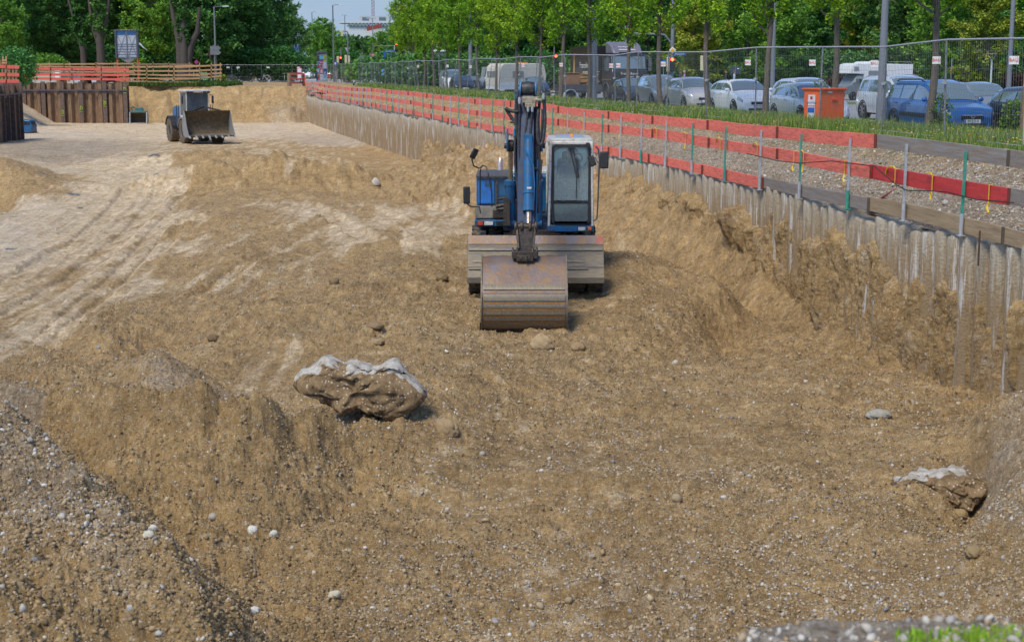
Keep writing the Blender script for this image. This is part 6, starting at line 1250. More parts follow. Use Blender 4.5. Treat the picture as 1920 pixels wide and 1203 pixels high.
    for yw in (ya, yb2):
        for sg in (-1, 1):
            wx_ = wf(.5 + yw / L_); b = MB(); b.lathe([(r + .05, sg * (wx_ - .22)), (r + .055, sg * (wx_ + .004)), (r + .01, sg * (wx_ + .006)), (r + .01, sg * (wx_ - .2))], (0, yw, r + .01), 'X', 28); b.build('wheel_arch', trim, t)
            b = MB(); n = 28; hw = .10; X_ = sg * (wx_ - .10)
            b.lathe([(r * .66, -hw), (r * .97, -hw), (r, -hw * .5), (r, hw * .5), (r * .97, hw), (r * .66, hw)], (0, 0, 0), 'X', n); wo = b.build('wheel', cartyre, t); wo.location = (X_, yw, r)
            b = MB(); f = sg * hw; b.lathe([(r * .68, f * 1.0), (r * .62, f * 1.02), (r * .6, f * .7), (.001, f * .6)], (0, 0, 0), 'X', 24, m=1)
            for k in range(7): a = 2 * math.pi * k / 7; b.bar((f * 1.0, 0, 0), (f * 1.02, r * .62 * math.cos(a), r * .62 * math.sin(a)), .05, .03, up=(1, 0, 0))
            b.build('rim', [alloy, trim], wo)
    # front
    yf = -L_ / 2; zf = Z_[0]
    patch('headlight', .012, .085, 3.75 if kind != 'suv' else 3.8, 4.75, mat('headlamp_glass', (.55, .58, .6), .08, c2=(.25, .27, .3), scale=9, coat=1.0), off=.01)
    wf0 = wf(0) * 1.0
    b = MB(); b.box((0, yf - .006, zf - .02), (wf0 * 1.15, .03, .12)); b.build('grille', trim, t, bevel=.02)
    b = MB(); b.box((0, yf - .006, .36), (wf0 * 1.5, .03, .10)); b.build('lower_grille', trim, t, bevel=.02)
    b = MB(); b.box((0, yf - .03, zf - .13), (.52, .02, .11)); po_ = b.build('number_plate', plate, t)
    b = MB(); b.box((-.24, yf - .042, zf - .13), (.04, .006, .11)); b.build('plate_band', plb, po_)
    if plate_txt: text(plate_txt, .11, 'plate_lettering', trim, po_, (.02, yf - .043, zf - .13), (R(90), 0, 0), .001)
    if badge == 1:
        b = MB(); b.box((0, yf - .03, zf + .045), (wf0 * 1.05, .03, .035)); b.build('chrome_bar', alloy, t, bevel=.008); b = MB(); b.prism([(-.07, .045), (.07, .045), (.07, 0), (.03, -.045), (-.03, -.045), (-.07, 0)], yf - .05, yf - .03, 'Y'); bo = b.build('badge', alloy, t); bo.location = (0, 0, zf)
        b = MB(); b.box((0, yf - .055, zf + .01), (.075, .012, .03)); b.build('badge_recess', trim, bo); bo.children[0].location = (0, 0, -zf)
    for sg in (-1, 1):
        b = MB(); c_ = pt(cowl + .05, 5.1); b.ball((sg * (abs(c_.x) + .12), c_.y, c_.z + .06), .1, 10, sc_=(1, .6, .75)); b.bar((sg * abs(c_.x) * .97, c_.y, c_.z), (sg * (abs(c_.x) + .1), c_.y, c_.z + .03), .06, .04); b.build('mirror', paintm, t)
        b = MB(); c_ = pt(.975, 4.3); b.ball((sg * (abs(c_.x) - .01), c_.y - .03, c_.z), .07, 8, sc_=(.35, .8, 2.0)); b.build('tail_light', mat('tail_red', (.5, .01, .015), .2, coat=1), t)
        b = MB(); [b.box((sg * (abs(pt(s, 4.1).x) + .012), pt(s, 4.1).y, pt(s, 4.1).z), (.03, .16, .03)) for s in (mid - .09, mid + .12)]; b.build('door_handle', paintm, t)
    if lod:
        for s in (cowl + .07, mid - .04, mid + .17 if kind != 'small' else rr): patch('door_gap', s, s + .0022, 2.1, 5.0, trim, off=.003, ns=1, ni=10)
        patch('sill', .24, .73, 1.02, 2.0, trim, off=.006)
        if kind in ('estate',): patch('rub_strip', .3, .7, 2.9, 3.25, trim, off=.012)
    if rails:
        for sg in (-1, 1):
            b = MB(); pts = [pt(s, 6.95) for s in np.linspace(rf - .02, rr + .03, 7)]; pts = [Vector((sg * p.x, p.y, p.z + (.05 if 0 < i < 6 else .0))) for i, p in enumerate(pts)]; b.tube(pts, .018, 6); b.build('roof_rail', rails, t)
    return t
CH = R(-9)
def at(x, Y, z=.0): p = P(x, 130, Y); return (p.x, Y, z)
sil = paint('silver_paint', (.60, .63, .65), .25); wht = paint('white_car_paint', (.82, .82, .81)); gry = paint('grey_car_paint', (.24, .25, .26), .2); dgr = paint('dark_grey_paint', (.05, .055, .06), .3); bei = paint('champagne_paint', (.58, .54, .49), .2)
blu = paint('blue_car_paint', (.014, .10, .32), .1); blkp = paint('black_car_paint', (.012, .012, .014)); mid_b = paint('midnight_paint', (.02, .03, .07), .2); lbl = paint('light_blue_paint', (.10, .32, .62)); redp = paint('red_car_paint', (.42, .015, .02))
chr_ = alloy
car('blue estate car with roof rails and a white number plate behind the fence', at(1762, 47.6), R(11), 4.45, 1.74, 1.66, blu, 'estate', 'M·ZD 8', rails=trim, badge=1)
car('black hatchback cut off by the right edge of the photo', at(1962, 45.0), R(11), 4.2, 1.75, 1.5, blkp, 'hatch')
car('silver hatchback parked behind the orange box', at(1518, 57.2), R(11), 4.25, 1.78, 1.50, sil, 'hatch')
car('white compact sport utility car with black roof rails and plate', at(1392, 65.3), R(11), 4.45, 1.8, 1.56, wht, 'suv', 'M·KB 71', rails=trim)
car('champagne sport utility car between the white one and a grey one', at(1299, 74.6), R(11), 4.4, 1.83, 1.6, bei, 'suv')
car('grey sport utility car with silver roof rails', at(1237, 83.0), R(11), 4.4, 1.78, 1.68, gry, 'suv', rails=chr_)
car('dark grey hatchback parked closest to the truck', at(1184, 91.0), R(11), 4.0, 1.65, 1.46, dgr, 'small')
car('silver people carrier with roof rails left of the blue estate', at(1690, 60.5), R(11), 4.85, 1.9, 1.75, sil, 'mpv', rails=chr_, group='cars in the second row')
car('dark silver car half hidden behind the blue estate and the black hatchback', at(1838, 58.5), R(11), 4.5, 1.8, 1.5, gry, 'hatch', group='cars in the second row')
car('silver estate car standing just behind the silver hatchback', at(1512, 67.5), R(11), 4.6, 1.83, 1.62, sil, 'suv', group='cars in the second row')
car('dark blue small car between the caravan and the wood trailer', at(1003, 113), R(10), 3.8, 1.7, 1.42, mid_b, 'small')
for lb, x, Y, pm, kd, h in [('white box van left of the caravan behind the leaning panels', 925, 132, wht, 'van', 2.2), ('dark hatchback left of the white box van', 884, 134, dgr, 'small', 1.45), ('white van with dark side window right of the info tower', 846, 137, wht, 'van', 1.95), ('black car between the white van and the dark hatchback', 866, 131, blkp, 'hatch', 1.5),
    ('dark green hatchback tucked behind the caravan front', 932, 124, paint('dark_green_paint', (.03, .05, .045)), 'small', 1.5), ('silver car seen behind the dark hatchback', 905, 150, sil, 'hatch', 1.5), ('dark silver car left of the info tower', 800, 150, gry, 'small', 1.5)]:
    car(lb, at(x, Y), R(10), 4.3 if kd != 'van' else 4.9, 1.8, h, pm, kd, lod=0)
far = 'cars on the far road'
for lb, x, Y, pm, kd, h, rz in [('light blue van on the far road', 739, 318, lbl, 'van', 1.95, 80), ('white van behind the light blue van', 768, 330, wht, 'van', 2.4, 80), ('dark car in front of the white van on the far road', 768, 305, dgr, 'hatch', 1.5, 80), ('red car on the far road left of the light blue van', 701, 360, redp, 'hatch', 1.5, 82), ('white car on the far road left of the red car', 667, 350, wht, 'hatch', 1.45, 85),
    ('silver car on the far road right of the white car', 684, 362, sil, 'hatch', 1.45, 85), ('white delivery van behind the tall lamp pole', 638, 310, wht, 'van', 2.5, 80), ('red car peeping out right of the advertising column', 622, 290, redp, 'hatch', 1.45, 80), ('white van left of the advertising column', 573, 300, wht, 'van', 2.3, 10), ('white car far down the path left of the column', 582, 330, wht, 'hatch', 1.45, 10)]:
    car(lb, at(x, Y, .15), R(rz), 4.6 if kd != 'van' else 5.2, 1.85, h, pm, kd, lod=0, group=far)
# camper van
def boxthing(name, label, cat, pos, rz, group=None): return thing(name, label, cat, pos, rz, group)
cream = mat('caravan_cream', (.62, .58, .48), .5, c2=(.55, .51, .42), dirt=(.4, .35, .27), amt=.2, scale=2); wht2 = mat('camper_white', (.70, .71, .70), .45, c2=(.62, .63, .62), dirt=(.4, .38, .34), amt=.25, scale=3)
cw_ = mat('camper_window', (.16, .17, .18), .25, c2=(.28, .27, .25), scale=4)
rv = boxthing('camper_van', 'white camper van with a yellow stripe standing behind the parked cars', 'camper van', at(1636, 101), R(-72)); rv.scale = (.84,) * 3
b = MB(); b.prism([(-1.35, .75), (3.0, .75), (3.0, 2.75), (-1.9, 2.85), (-2.45, 2.7), (-2.6, 2.05), (-1.35, 2.0)], -1.05, 1.05, 'X'); o = b.build('living_box', wht2, rv, bevel=.05)
b = MB(); b.prism([(-3.0, .45), (-1.3, .45), (-1.3, 2.0), (-1.9, 1.95), (-2.35, 1.25), (-2.95, 1.05)], -.95, .95, 'X'); b.build('cab', mat('camper_cab_grey', (.16, .19, .21), .4), rv, bevel=.05)
b = MB(); b.prism([(-2.25, 1.32), (-1.45, 1.32), (-1.45, 1.85), (-1.88, 1.85)], -.97, .97, 'X'); b.build('cab_window', CG, rv)
for xs in (-1.07, 1.07):
    b = MB(); b.box((xs, -.55, 1.95), (.03, .85, .6)); b.build('window', cw_, rv, bevel=.01); b = MB(); b.box((xs, .45, 1.95), (.03, .35, .6)); b.build('window', cw_, rv, bevel=.01); b = MB(); b.box((xs, -2.05, 2.42), (.03, .4, .3)); b.build('window', cw_, rv, bevel=.01)
    b = MB(); b.box((xs * .995, -.2, 1.35), (.025, 1.9, .05)); b.build('stripe', mat('yellow_stripe', (.75, .45, .04), .5), rv)
b = MB(); b.box((0, .9, .55), (1.9, 4.1, .35)); b.build('underbody', trim, rv)
b = MB(); b.box((0, .2, 2.9), (.7, .9, .2), tx=.7); b.box((.3, -1.1, 2.9), (1.2, 1.0, .14), tx=.7, ty=.6); b.build('roof_vent', wht2, rv, bevel=.04)
b = MB(); [b.tube([(x, 1.2, 2.95), (x, 2.9, 2.95), (x, 3.05, 2.8), (x, 3.05, 1.2)], .02, 6) for x in (.3, .75)]; [b.tube([(.3, 3.05, z), (.75, 3.05, z)], .015, 6) for z in (1.4, 1.7, 2.0, 2.3, 2.6)]; b.build('ladder', alloy, rv)
for sg in (-1, 1):
    for yy in (-2.2, 1.7): wheel(rv, (sg * .9, yy, .34), .34, .2, .2, cartyre, alloy, 0, side=sg)
b = MB(); [b.box((s * 1.2, -1.75, 1.5), (.12, .18, .3)) for s in (-1, 1)]; b.build('mirror', trim, rv)
# caravan
cv = boxthing('caravan', 'cream caravan parked between the white van and the dark blue small car', 'caravan', at(968, 120), R(-58))
b = MB(); b.prism([(-2.1, .5), (-2.25, 1.2), (-2.05, 2.2), (-1.75, 2.45), (1.6, 2.45), (1.95, 2.3), (2.15, 1.5), (2.0, .5)], -1.05, 1.05, 'X'); b.build('body', cream, cv, bevel=.06, smooth=30)
b = MB(); b.prism([(-2.12, .45), (-2.16, 1.0), (2.05, 1.0), (2.0, .45)], -1.07, 1.07, 'X'); b.build('skirt', wht2, cv)
b = MB(); b.box((-1.06, .2, 1.95), (.04, 3.2, .04)); b.box((-1.06, .2, 1.1), (.04, 3.9, .04)); b.build('trim_line', mat('grey_band', (.25, .25, .25), .5), cv)
for xs in (-1.07, 1.07): b = MB(); b.box((xs, -.5, 1.6), (.03, 1.0, .5)); b.build('window', cw_, cv, bevel=.01)
b = MB(); b.box((0, -2.2, 1.6), (1.4, .1, .5), rot=(.1, 0, 0)); b.build('front_window', cw_, cv)
b = MB(); b.tube([(0, -2.1, .45), (0, -3.1, .42)], .05, 6); b.lathe([(.03, 0), (.03, .45)], (0, -3.0, 0), 'Z', 8); b.build('drawbar', dkst, cv)
for sg in (-1, 1): wheel(cv, (sg * .95, .1, .32), .32, .2, .2, cartyre, alloy, 0, side=sg)
b = MB(); b.box((0, .6, 2.5), (.5, .6, .08)); b.build('roof_vent', mat('orange_vent', (.8, .25, .03), .5), cv)
# brewery truck
tk = boxthing('truck', 'dark brown box truck with a grey roof deflector parked nose to the camera', 'truck', at(1172, 99), R(14))
tdk = mat('truck_dark', (.022, .02, .022), .35, c2=(.03, .026, .026), coat=.5); tbr = mat('truck_brown', (.055, .022, .016), .4, c2=(.035, .018, .014), coat=.4)
b = MB(); b.box((0, 5.2, 2.2), (2.5, 6.4, 2.6)); b.build('cargo_box', tbr, tk, bevel=.03); b = MB(); b.box((0, 5.2, 3.43), (2.52, 6.42, .16)); b.box((0, 1.98, 2.2), (2.52, .06, 2.62)); b.build('box_edge', tdk, tk)
b = MB(); b.prism([(-.95, .55), (1.15, .55), (1.15, 2.95), (-.65, 2.95), (-.85, 2.0), (-.98, 1.85)], -1.2, 1.2, 'X'); tc_ = b.build('cab', tdk, tk, bevel=.07)
b = MB(); b.prism([(-.6, 2.95), (1.1, 2.95), (1.1, 3.75), (.55, 3.72), (-.1, 3.5), (-.45, 3.15)], -1.0, 1.0, 'X'); rd = b.build('roof_deflector', mat('deflector_grey', (.17, .16, .20), .4), tk, bevel=.1)
b = MB(); b.box((0, -.56, 3.03), (1.2, .1, .1)); b.build('deflector_slot', trim, rd)
lw = mat('white_lettering', (.7, .68, .64), .6); gold = mat('gold_line', (.5, .33, .08), .5)
text('~~~~', .5, 'deflector_emblem', lw, rd, (0, -.22, 3.42), (R(60), 0, 0), .004); b = MB(); b.box((.0, -.36, 3.24), (1.1, .012, .05), rot=(R(-30), 0, 0)); b.build('deflector_line', lw, rd)
b = MB(); b.prism([(-.885, 2.02), (-.70, 2.8), (-.69, 2.8), (-.86, 2.02)], -1.08, 1.08, 'X'); b.build('windscreen', CG, tk)
text('Franziskaner', .24, 'front_lettering', lw, tk, (0, -.995, 1.72), (R(90), 0, 0), .004); text('WEISSBIER', .12, 'front_lettering', lw, tk, (0, -.995, 1.52), (R(90), 0, 0), .004)
b = MB(); [b.box((0, -.985, z), (1.7, .03, .05)) for z in (1.0, 1.1, 1.2, 1.3)]; b.build('front_grille', mat('grille_grey', (.06, .06, .065), .4), tk)
for s in (-1, 1):
    b = MB(); b.box((s * 1.21, .15, 2.3), (.02, .9, .75)); b.build('side_window', CG, tk, bevel=.01)
    b = MB(); b.box((s * 1.42, -.75, 2.45), (.2, .1, .55)); b.box((s * 1.42, -.75, 2.0), (.2, .1, .25)); b.tube([(s * 1.15, -.6, 2.85), (s * 1.42, -.7, 2.8), (s * 1.42, -.7, 2.0)], .02, 6); b.build('mirror', mat('mirror_grey', (.12, .12, .14), .4), tk, bevel=.03)
    b = MB(); b.lathe([(.62, s * 1.0), (.62, s * 1.26), (.54, s * 1.26), (.54, s * 1.0)], (0, .15, .55), 'X', 24); b.build('wheel_arch', mat('arch_grey', (.10, .10, .12), .5), tk)
    b = MB(); b.box((s * .9, -1.0, .75), (.4, .03, .2)); b.build('headlight', lensw, tk, bevel=.02)
for s in (-1, 1): b = MB(); b.box((s * 1.0, -1.02, .55), (.12, .02, .08)); b.build('indicator', orangeg, tk)
for sg in (-1, 1):
    for yy in (.15, 6.0): wheel(tk, (sg * 1.08, yy, .5), .5, .3, .28, cartyre, mat('truck_rim', (.3, .28, .24), .5), 0, side=sg)
b = MB(); b.box((0, 3.3, .7), (2.2, 5.5, .35)); b.box((0, -.85, .5), (2.3, .35, .5)); b.box((1.1, 3.2, .7), (.3, 2, .6)); b.box((-1.1, 3.2, .7), (.3, 2, .6)); b.build('chassis', trim, tk)
b = MB(); b.tube([(-1.26, 2.0, .7), (-1.26, 2.0, 2.85)], .09, 8); b.build('air_pipe', mat('pipe_grey', (.2, .22, .24), .4), tk)
sm_ = Vector((-1.262, 0, 0)); text('Franziskaner', .58, 'side_lettering', lw, tk, (-1.262, 4.6, 2.25), (R(90), 0, R(-90)), .004); text('WEISSBIER', .3, 'side_lettering', lw, tk, (-1.262, 4.6, 1.75), (R(90), 0, R(-90)), .004)
b = MB(); b.box((-1.262, 5.2, 1.5), (.01, 6.3, .05)); b.box((-1.215, .1, 1.35), (.01, 1.9, .03)); b.build('gold_line', gold, tk); b = MB(); b.lathe([(.05, -.9), (.16, -.75), (.2, -.3), (.17, .1), (.1, .45), (.07, .8), (.02, .9)], (0, 0, 0), 'Z', 14); o = b.build('bottle_picture', gold, tk); o.scale = (.04, 1, 1); o.location = (-1.262, 7.4, 2.2)
# trailer with wood
tr_ = boxthing('trailer', 'small flat trailer loaded with planks and boxes left of the truck', 'trailer', at(1084, 97), R(-70))
b = MB(); b.box((0, 0, .6), (1.5, 2.6, .12)); b.box((-.75, 0, .85), (.05, 2.6, .4)); b.box((.75, 0, .85), (.05, 2.6, .4)); b.tube([(0, -1.3, .55), (0, -2.4, .5)], .05, 6); b.build('bed', mat('trailer_grey', (.09, .09, .1), .6), tr_)
for sg in (-1, 1):
    wheel(tr_, (sg * .9, -.9, .33), .33, .2, .2, cartyre, alloy, 0, side=sg); b = MB(); b.lathe([(.42, sg * .78), (.44, sg * 1.02), (.40, sg * 1.02), (.38, sg * .8)], (0, -.9, .33), 'X', 24); b.build('mudguard', mat('white_mudguard', (.6, .62, .64), .4), tr_)
lbr = mat('light_timber', (.50, .30, .13), .8, c2=(.4, .22, .09), scale=5)
b = MB(); b.box((0, -.6, 1.35), (1.1, 1.0, .75)); b.box((0, -.6, 1.76), (1.2, 1.1, .05)); tag(b.build('crate', mat('brown_crate', (.25, .12, .05), .8, c2=(.32, .17, .1)), None, bevel=.02), 'brown wooden crate standing on the left end of the trailer', 'crate')
cr = bpy.data.objects['crate']; cr.location = tr_.location; cr.rotation_euler = tr_.rotation_euler
b = MB(); rg = random.Random(4)
for k in range(16): z = .85 + .06 * k; b.bar((rg.uniform(-.6, 0), .2 + rg.uniform(-.1, .2), z), (rg.uniform(0, .6), 1.2 + rg.uniform(-.2, .1), z + rg.uniform(-.05, .1)), .12, .04)
for k in range(5): b.bar((-.6 + .2 * k, .3, .8), (-.5 + .25 * k, 1.2, 1.7), .08, .05)
tag(b.build('timber_stack', lbr, None), 'jumbled light planks piled on the trailer next to the crate', 'planks'); o = bpy.data.objects['timber_stack']; o.location = tr_.location; o.rotation_euler = tr_.rotation_euler

# ================================================================== STREET FURNITURE
postg = mat('pole_grey', (.15, .16, .185), .5, c2=(.19, .2, .225), scale=2); sigy = mat('signal_cream', (.62, .58, .36), .5); sblu = mat('sign_blue', (.01, .12, .48), .4); sback = mat('sign_back', (.16, .18, .19), .5); swht = mat('sign_white', (.75, .75, .73), .4); sred = mat('sign_red', (.6, .02, .03), .4); sblk = mat('sign_black2', (.01, .01, .012), .4)
redlight = glow('red_signal', (1.0, .06, .02), 5.0)
def gz(Y): return .15 if Y > 198 else .1
def lamp_pole(label, x, Y, ytop, r, arm=None, group='lamp poles along the street', zb=None, two=False):
    q = P(x, 130, Y); zb = zb if zb is not None else gz(Y); zt = P(x, ytop, Y).z; t = thing('lamp_post', label, 'lamp post', (q.x, Y, zb), 0, group)
    b = MB(); b.tube([(0, 0, 0), (0, 0, (zt - zb) * .5), (0, 0, zt - zb)], [r, r * .85, r * .65], 12); b.tube([(0, 0, 0), (0, 0, .9)], r * 1.12, 12); b.build('pole', postg, t)
    if arm:
        for s in ((arm, -arm) if two else (arm,)):
            b = MB(); b.tube([(0, 0, zt - zb - .03), (s * .4, 0, zt - zb + .04), (s * .95, 0, zt - zb + .05)], .035, 6); b.build('arm', postg, t)
            b = MB(); b.box((s * 1.3, 0, zt - zb + .05), (.95 * abs(s) * .8, .3, .12), ty=.7, tx=.85); b.build('lamp_head', mat('lamp_head_pale', (.5, .52, .52), .4), t, bevel=.03)
    return t
lamp_pole('thick grey lamp pole rising in front of the black and brown truck', 1114, 86, -60, .17, zb=.0); lamp_pole('thick grey lamp pole standing right by the fence post left of the blue car', 1655, 38, -60, .115, zb=.4)
lamp_pole('grey pole rising behind the black hatchback at the right edge', 1893, 75, -60, .13, zb=0); lamp_pole('grey pole right behind the tree trunk left of the silver hatchback', 1449, 74, -60, .12, zb=0)
lamp_pole('grey lamp pole among the street trees above the white vans', 882, 135, -40, .19); lamp_pole('slim lamp pole between two street trees by the concrete post', 761, 190, 12, .17)
lamp_pole('tall lamp post with one arm right of the advertising column', 626, 205, 10, .12, arm=.9); lamp_pole('lamp post with one arm partly behind the round tree', 587, 300, 23, .13, arm=.9)
lamp_pole('double armed lamp post in front of the white building', 648, 380, 29, .14, arm=.8, two=True); lamp_pole('double armed lamp post under the crane', 700, 330, 35, .13, arm=.8, two=True)
lamp_pole('lamp post with white head behind the timber railing', 405, 172, 13, .13, arm=1.0, zb=.5); lamp_pole('lamp post with pale head among the trees at the far left', 24, 175, 20, .1, arm=1.1, zb=.5)
lamp_pole('thin grey pole behind the street trees above the truck', 1146, 150, -30, .07)
def plate_(name, par, c, w_, h_, m, th=.03): b = MB(); b.box(c, (w_, th, h_)); return b.build(name, m, par, bevel=.005)
def disc(name, par, c, r, m, th=.03, n=28): b = MB(); b.lathe([(r, -th / 2), (r, th / 2)], c, 'Y', n); return b.build(name, m, par)
def post(name, label, x, Y, ytop, r=.04, cat=None, zb=None, group=None):
    q = P(x, 130, Y); zb = gz(Y) if zb is None else zb; t = thing(name, label, cat or name.replace('_', ' '), (q.x, Y, zb), 0, group); b = MB(); b.tube([(0, 0, 0), (0, 0, P(x, ytop, Y).z - zb)], r, 8); b.build('pole', postg, t); t['_z'] = 0; del t['_z']; return t, zb
def head(par, c, back=True, lit=False, n=3):
    """traffic light head; seen from behind it is a cream box"""
    b = MB(); b.box(c, (.32, .22, .3 * n)); o = b.build('signal_head', sigy if back else sblk, par, bevel=.04)
    for k in range(n):
        b = MB(); y = -.13 if not back else .13; b.lathe([(.1, y - .01), (.1, y + .01)], (c[0], c[1], c[2] + .3 * (n - 1) / 2 - .3 * k), 'Y', 14); b.build('signal_lens', redlight if (lit and k == 0) else sblk, o)
    return o
# direction signs seen from the back on the lamp post at the left
t, zb = post('direction_sign', 'grey backs of two arrow signs on a pole behind the timber railing', 403, 171.5, 84, .06, zb=.5)
for yy in (90.5, 99):
    z = P(403, yy, 171.5).z - zb; b = MB(); b.prism([(-.5, -.24), (.45, -.24), (.72, 0), (.45, .24), (-.5, .24)], -.02, .02, 'Y'); o = b.build('arrow_board', sback, t); o.location = (.05, -.1, z)
t, zb = post('no_parking_sign', 'round blue and red no stopping sign behind the timber railing', 369, 165, 114, .03, zb=.5); z = P(369, 117, 165).z - zb
disc('sign_ring', t, (0, -.05, z), .21, sred); disc('sign_face', t, (0, -.07, z), .16, sblu); b = MB(); [b.box((0, -.09, z), (.36, .01, .04), rot=(0, R(a), 0)) for a in (45, -45)]; b.build('sign_cross', sred, t)
# underground station sign
t, zb = post('station_sign', 'blue underground sign with a white U above a blue escalator sign', 563, 225, 84, .09); pl = mat('teal_pole', (.02, .13, .13), .5); t.children[0].data.materials[0] = pl
for k, (yt, yb3) in enumerate(((84, 93.5), (95, 105))):
    zc = (P(556, yt, 225).z + P(556, yb3, 225).z) / 2 - zb; plate_('sign_border', t, (-.55, -.05, zc), .84, .80, swht); plate_('sign_face', t, (-.55, -.07, zc), .78, .74, sblu)
    if k == 0: text('U', .80, 'sign_lettering', swht, t, (-.55, -.095, zc), (R(90), 0, 0), .003, sx=1.1)
    else: b = MB(); b.bar((-.8, -.09, zc + .25), (-.3, -.09, zc - .28), .01, .09, up=(0, 1, 0)); b.bar((-.48, -.09, zc + .25), (-.5, -.09, zc - .05), .01, .1, up=(0, 1, 0)); b.ball((-.46, -.09, zc + .28), .05, 6); b.bar((-.8, -.09, zc - .1), (-.5, -.09, zc - .15), .01, .05, up=(0, 1, 0)); b.build('escalator_pictogram', swht, t)
# advertising column
q = P(604, 130, 226); co = thing('advertising_column', 'round advertising column covered with colourful posters', 'advertising column', (q.x, 226, .15))
b = MB(); b.lathe([(.80, 0), (.80, .25), (.75, .3), (.75, 4.0), (.78, 4.05)], axis='Z', n=40); b.build('drum', mat('column_white', (.6, .6, .6), .6), co)
b = MB(); b.lathe([(.86, 4.05), (.90, 4.12), (.88, 4.25), (.6, 4.42), (.05, 4.5)], axis='Z', n=40); b.build('cap', mat('column_cap', (.07, .055, .06), .5), co)
pal = [('violet', (.08, .02, .1)), ('rainbow', (.10, .35, .55)), ('lime', (.45, .5, .03)), ('dark', (.02, .02, .03)), ('rose', (.5, .2, .3)), ('white_p', (.68, .68, .7)), ('sky', (.05, .35, .6)), ('crimson', (.6, .04, .1)), ('navy_p', (.02, .08, .3)), ('paper', (.72, .72, .72))]
def poster(a0, a1, z0, z1, m):
    b = MB(); n = 6; b.grid([(.758 * math.sin(R(a0 + (a1 - a0) * i / n)), -.758 * math.cos(R(a0 + (a1 - a0) * i / n)), z) for i in range(n + 1) for z in (z0, z1)], n + 1, 2); b.build('poster', m, co)
for a0, a1, z0, z1, k in [(-70, -22, 3.0, 3.85, 3), (-65, -25, 3.3, 3.6, 0), (-20, 22, 2.95, 3.85, 1), (-20, 22, 2.95, 3.3, 7), (24, 70, 2.95, 3.85, 2), (24, 70, 3.2, 3.45, 9), (-70, -22, 2.0, 2.9, 3), (-65, -30, 2.1, 2.4, 7), (-65, -30, 2.6, 2.8, 6), (-20, 22, 2.0, 2.85, 4), (-12, 12, 2.1, 2.7, 3), (24, 70, 1.95, 2.9, 9), (-70, -22, 1.2, 1.95, 6), (-58, -35, 1.25, 1.8, 5), (-20, 22, 1.15, 1.95, 7), (-15, 17, 1.3, 1.8, 5), (24, 70, 1.1, 1.9, 8), (30, 50, 1.2, 1.5, 9), (-70, -22, .32, 1.15, 7), (-20, 22, .32, 1.1, 9), (24, 70, .32, 1.05, 9), (24, 60, .6, 1.0, 6)]:
    poster(a0, a1, z0, z1, mat('poster_' + pal[k][0], pal[k][1], .5, c2=tuple(min(.8, c * 1.5 + .02) for c in pal[k][1]), scale=9))
person('person', 'person in dark blue clothes with a tan shoulder bag beside the advertising column', WALK, ((.03, .06, .13), (.03, .07, .18)), (P(618 - 24, 130, 214).x, 214, .15), R(170), hair=(.5, .4, .25))
bg_ = MB(); bg_.ball((0, 0, 0), .2, 10, sc_=(.9, .5, 1.1)); bg_.tube([(-.1, 0, .2), (-.2, -.05, .45), (-.1, -.1, .5)], .015, 6); o = bg_.build('bag', mat('tan_leather', (.35, .13, .04), .6)); o.location = (P(597.5, 130, 214).x, 213.8, 1.15); tag(o, 'tan shoulder bag on the back of the person by the column', 'bag')
# traffic lights and signs of the junction, left to right
t, zb = post('give_way_sign', 'small give way sign seen from behind left of the underground sign', 519, 230, 112, .03); z = P(519, 116, 230).z - zb; b = MB(); b.prism([(-.4, .35), (.4, .35), (0, -.35)], -.02, .02, 'Y'); o = b.build('sign_back', mat('pale_back', (.4, .45, .48), .5), t); o.location = (0, -.05, z)
t, zb = post('traffic_light', 'traffic light seen from the side by the parked bicycles', 525, 232, 98, .06, 'traffic light'); head(t, (.1, 0, P(525, 117, 232).z - zb)); disc('round_sign', t, (.26, -.14, P(525, 113, 232).z - zb), .25, sblk); plate_('square_sign', t, (0, .1, P(525, 107, 232).z - zb), .6, .6, sback)
t, zb = post('traffic_light', 'pedestrian light with red figure right of the tall one armed lamp post', 640, 215, 90, .07, 'traffic light'); head(t, (-.45, 0, P(640, 112, 215).z - zb)); head(t, (-.03, -.12, P(640, 113, 215).z - zb), back=False, lit=True)
t, zb = post('traffic_light', 'big traffic light mast with hooked top and cream heads', 653, 210, 62, .10, 'traffic light')
b = MB(); zz = P(653, 62, 210).z - zb; b.tube([(0, 0, zz - .1), (-.02, 0, zz + .1), (-.3, 0, zz + .25), (-.6, 0, zz + .2)], .08, 8); b.build('hook', postg, t); head(t, (-.75, 0, zz + .0)); head(t, (-.3, 0, P(653, 112, 210).z - zb), n=4); head(t, (.1, .02, P(653, 113, 210).z - zb), n=4); z = P(653, 94, 210).z - zb
b = MB(); b.prism([(-.36, .32), (.36, .32), (0, -.34)], -.02, .02, 'Y'); o = b.build('give_way_back', mat('pale_back', (.4, .45, .48), .5), t); o.location = (-.08, .1, z)
t, zb = post('round_sign', 'round grey sign back on a thin post right of the traffic light mast', 679, 215, 104, .04, 'round sign'); disc('sign_disc', t, (0, -.05, P(679, 109.5, 215).z - zb), .43, sback)
t, zb = post('bus_stop_sign', 'small blue sign peeping out beside the tall lamp post', 630, 225, 114, .03); plate_('sign_face', t, (0, -.05, P(630, 119, 225).z - zb), .5, .6, sblu); plate_('sign_panel', t, (-.08, -.08, P(630, 119.5, 225).z - zb), .25, .35, swht)
t, zb = post('give_way_sign', 'red and white give way sign on the slim mast left of the blue arrow boards', 700, 225, 80, .05); z = P(700, 105, 225).z - zb
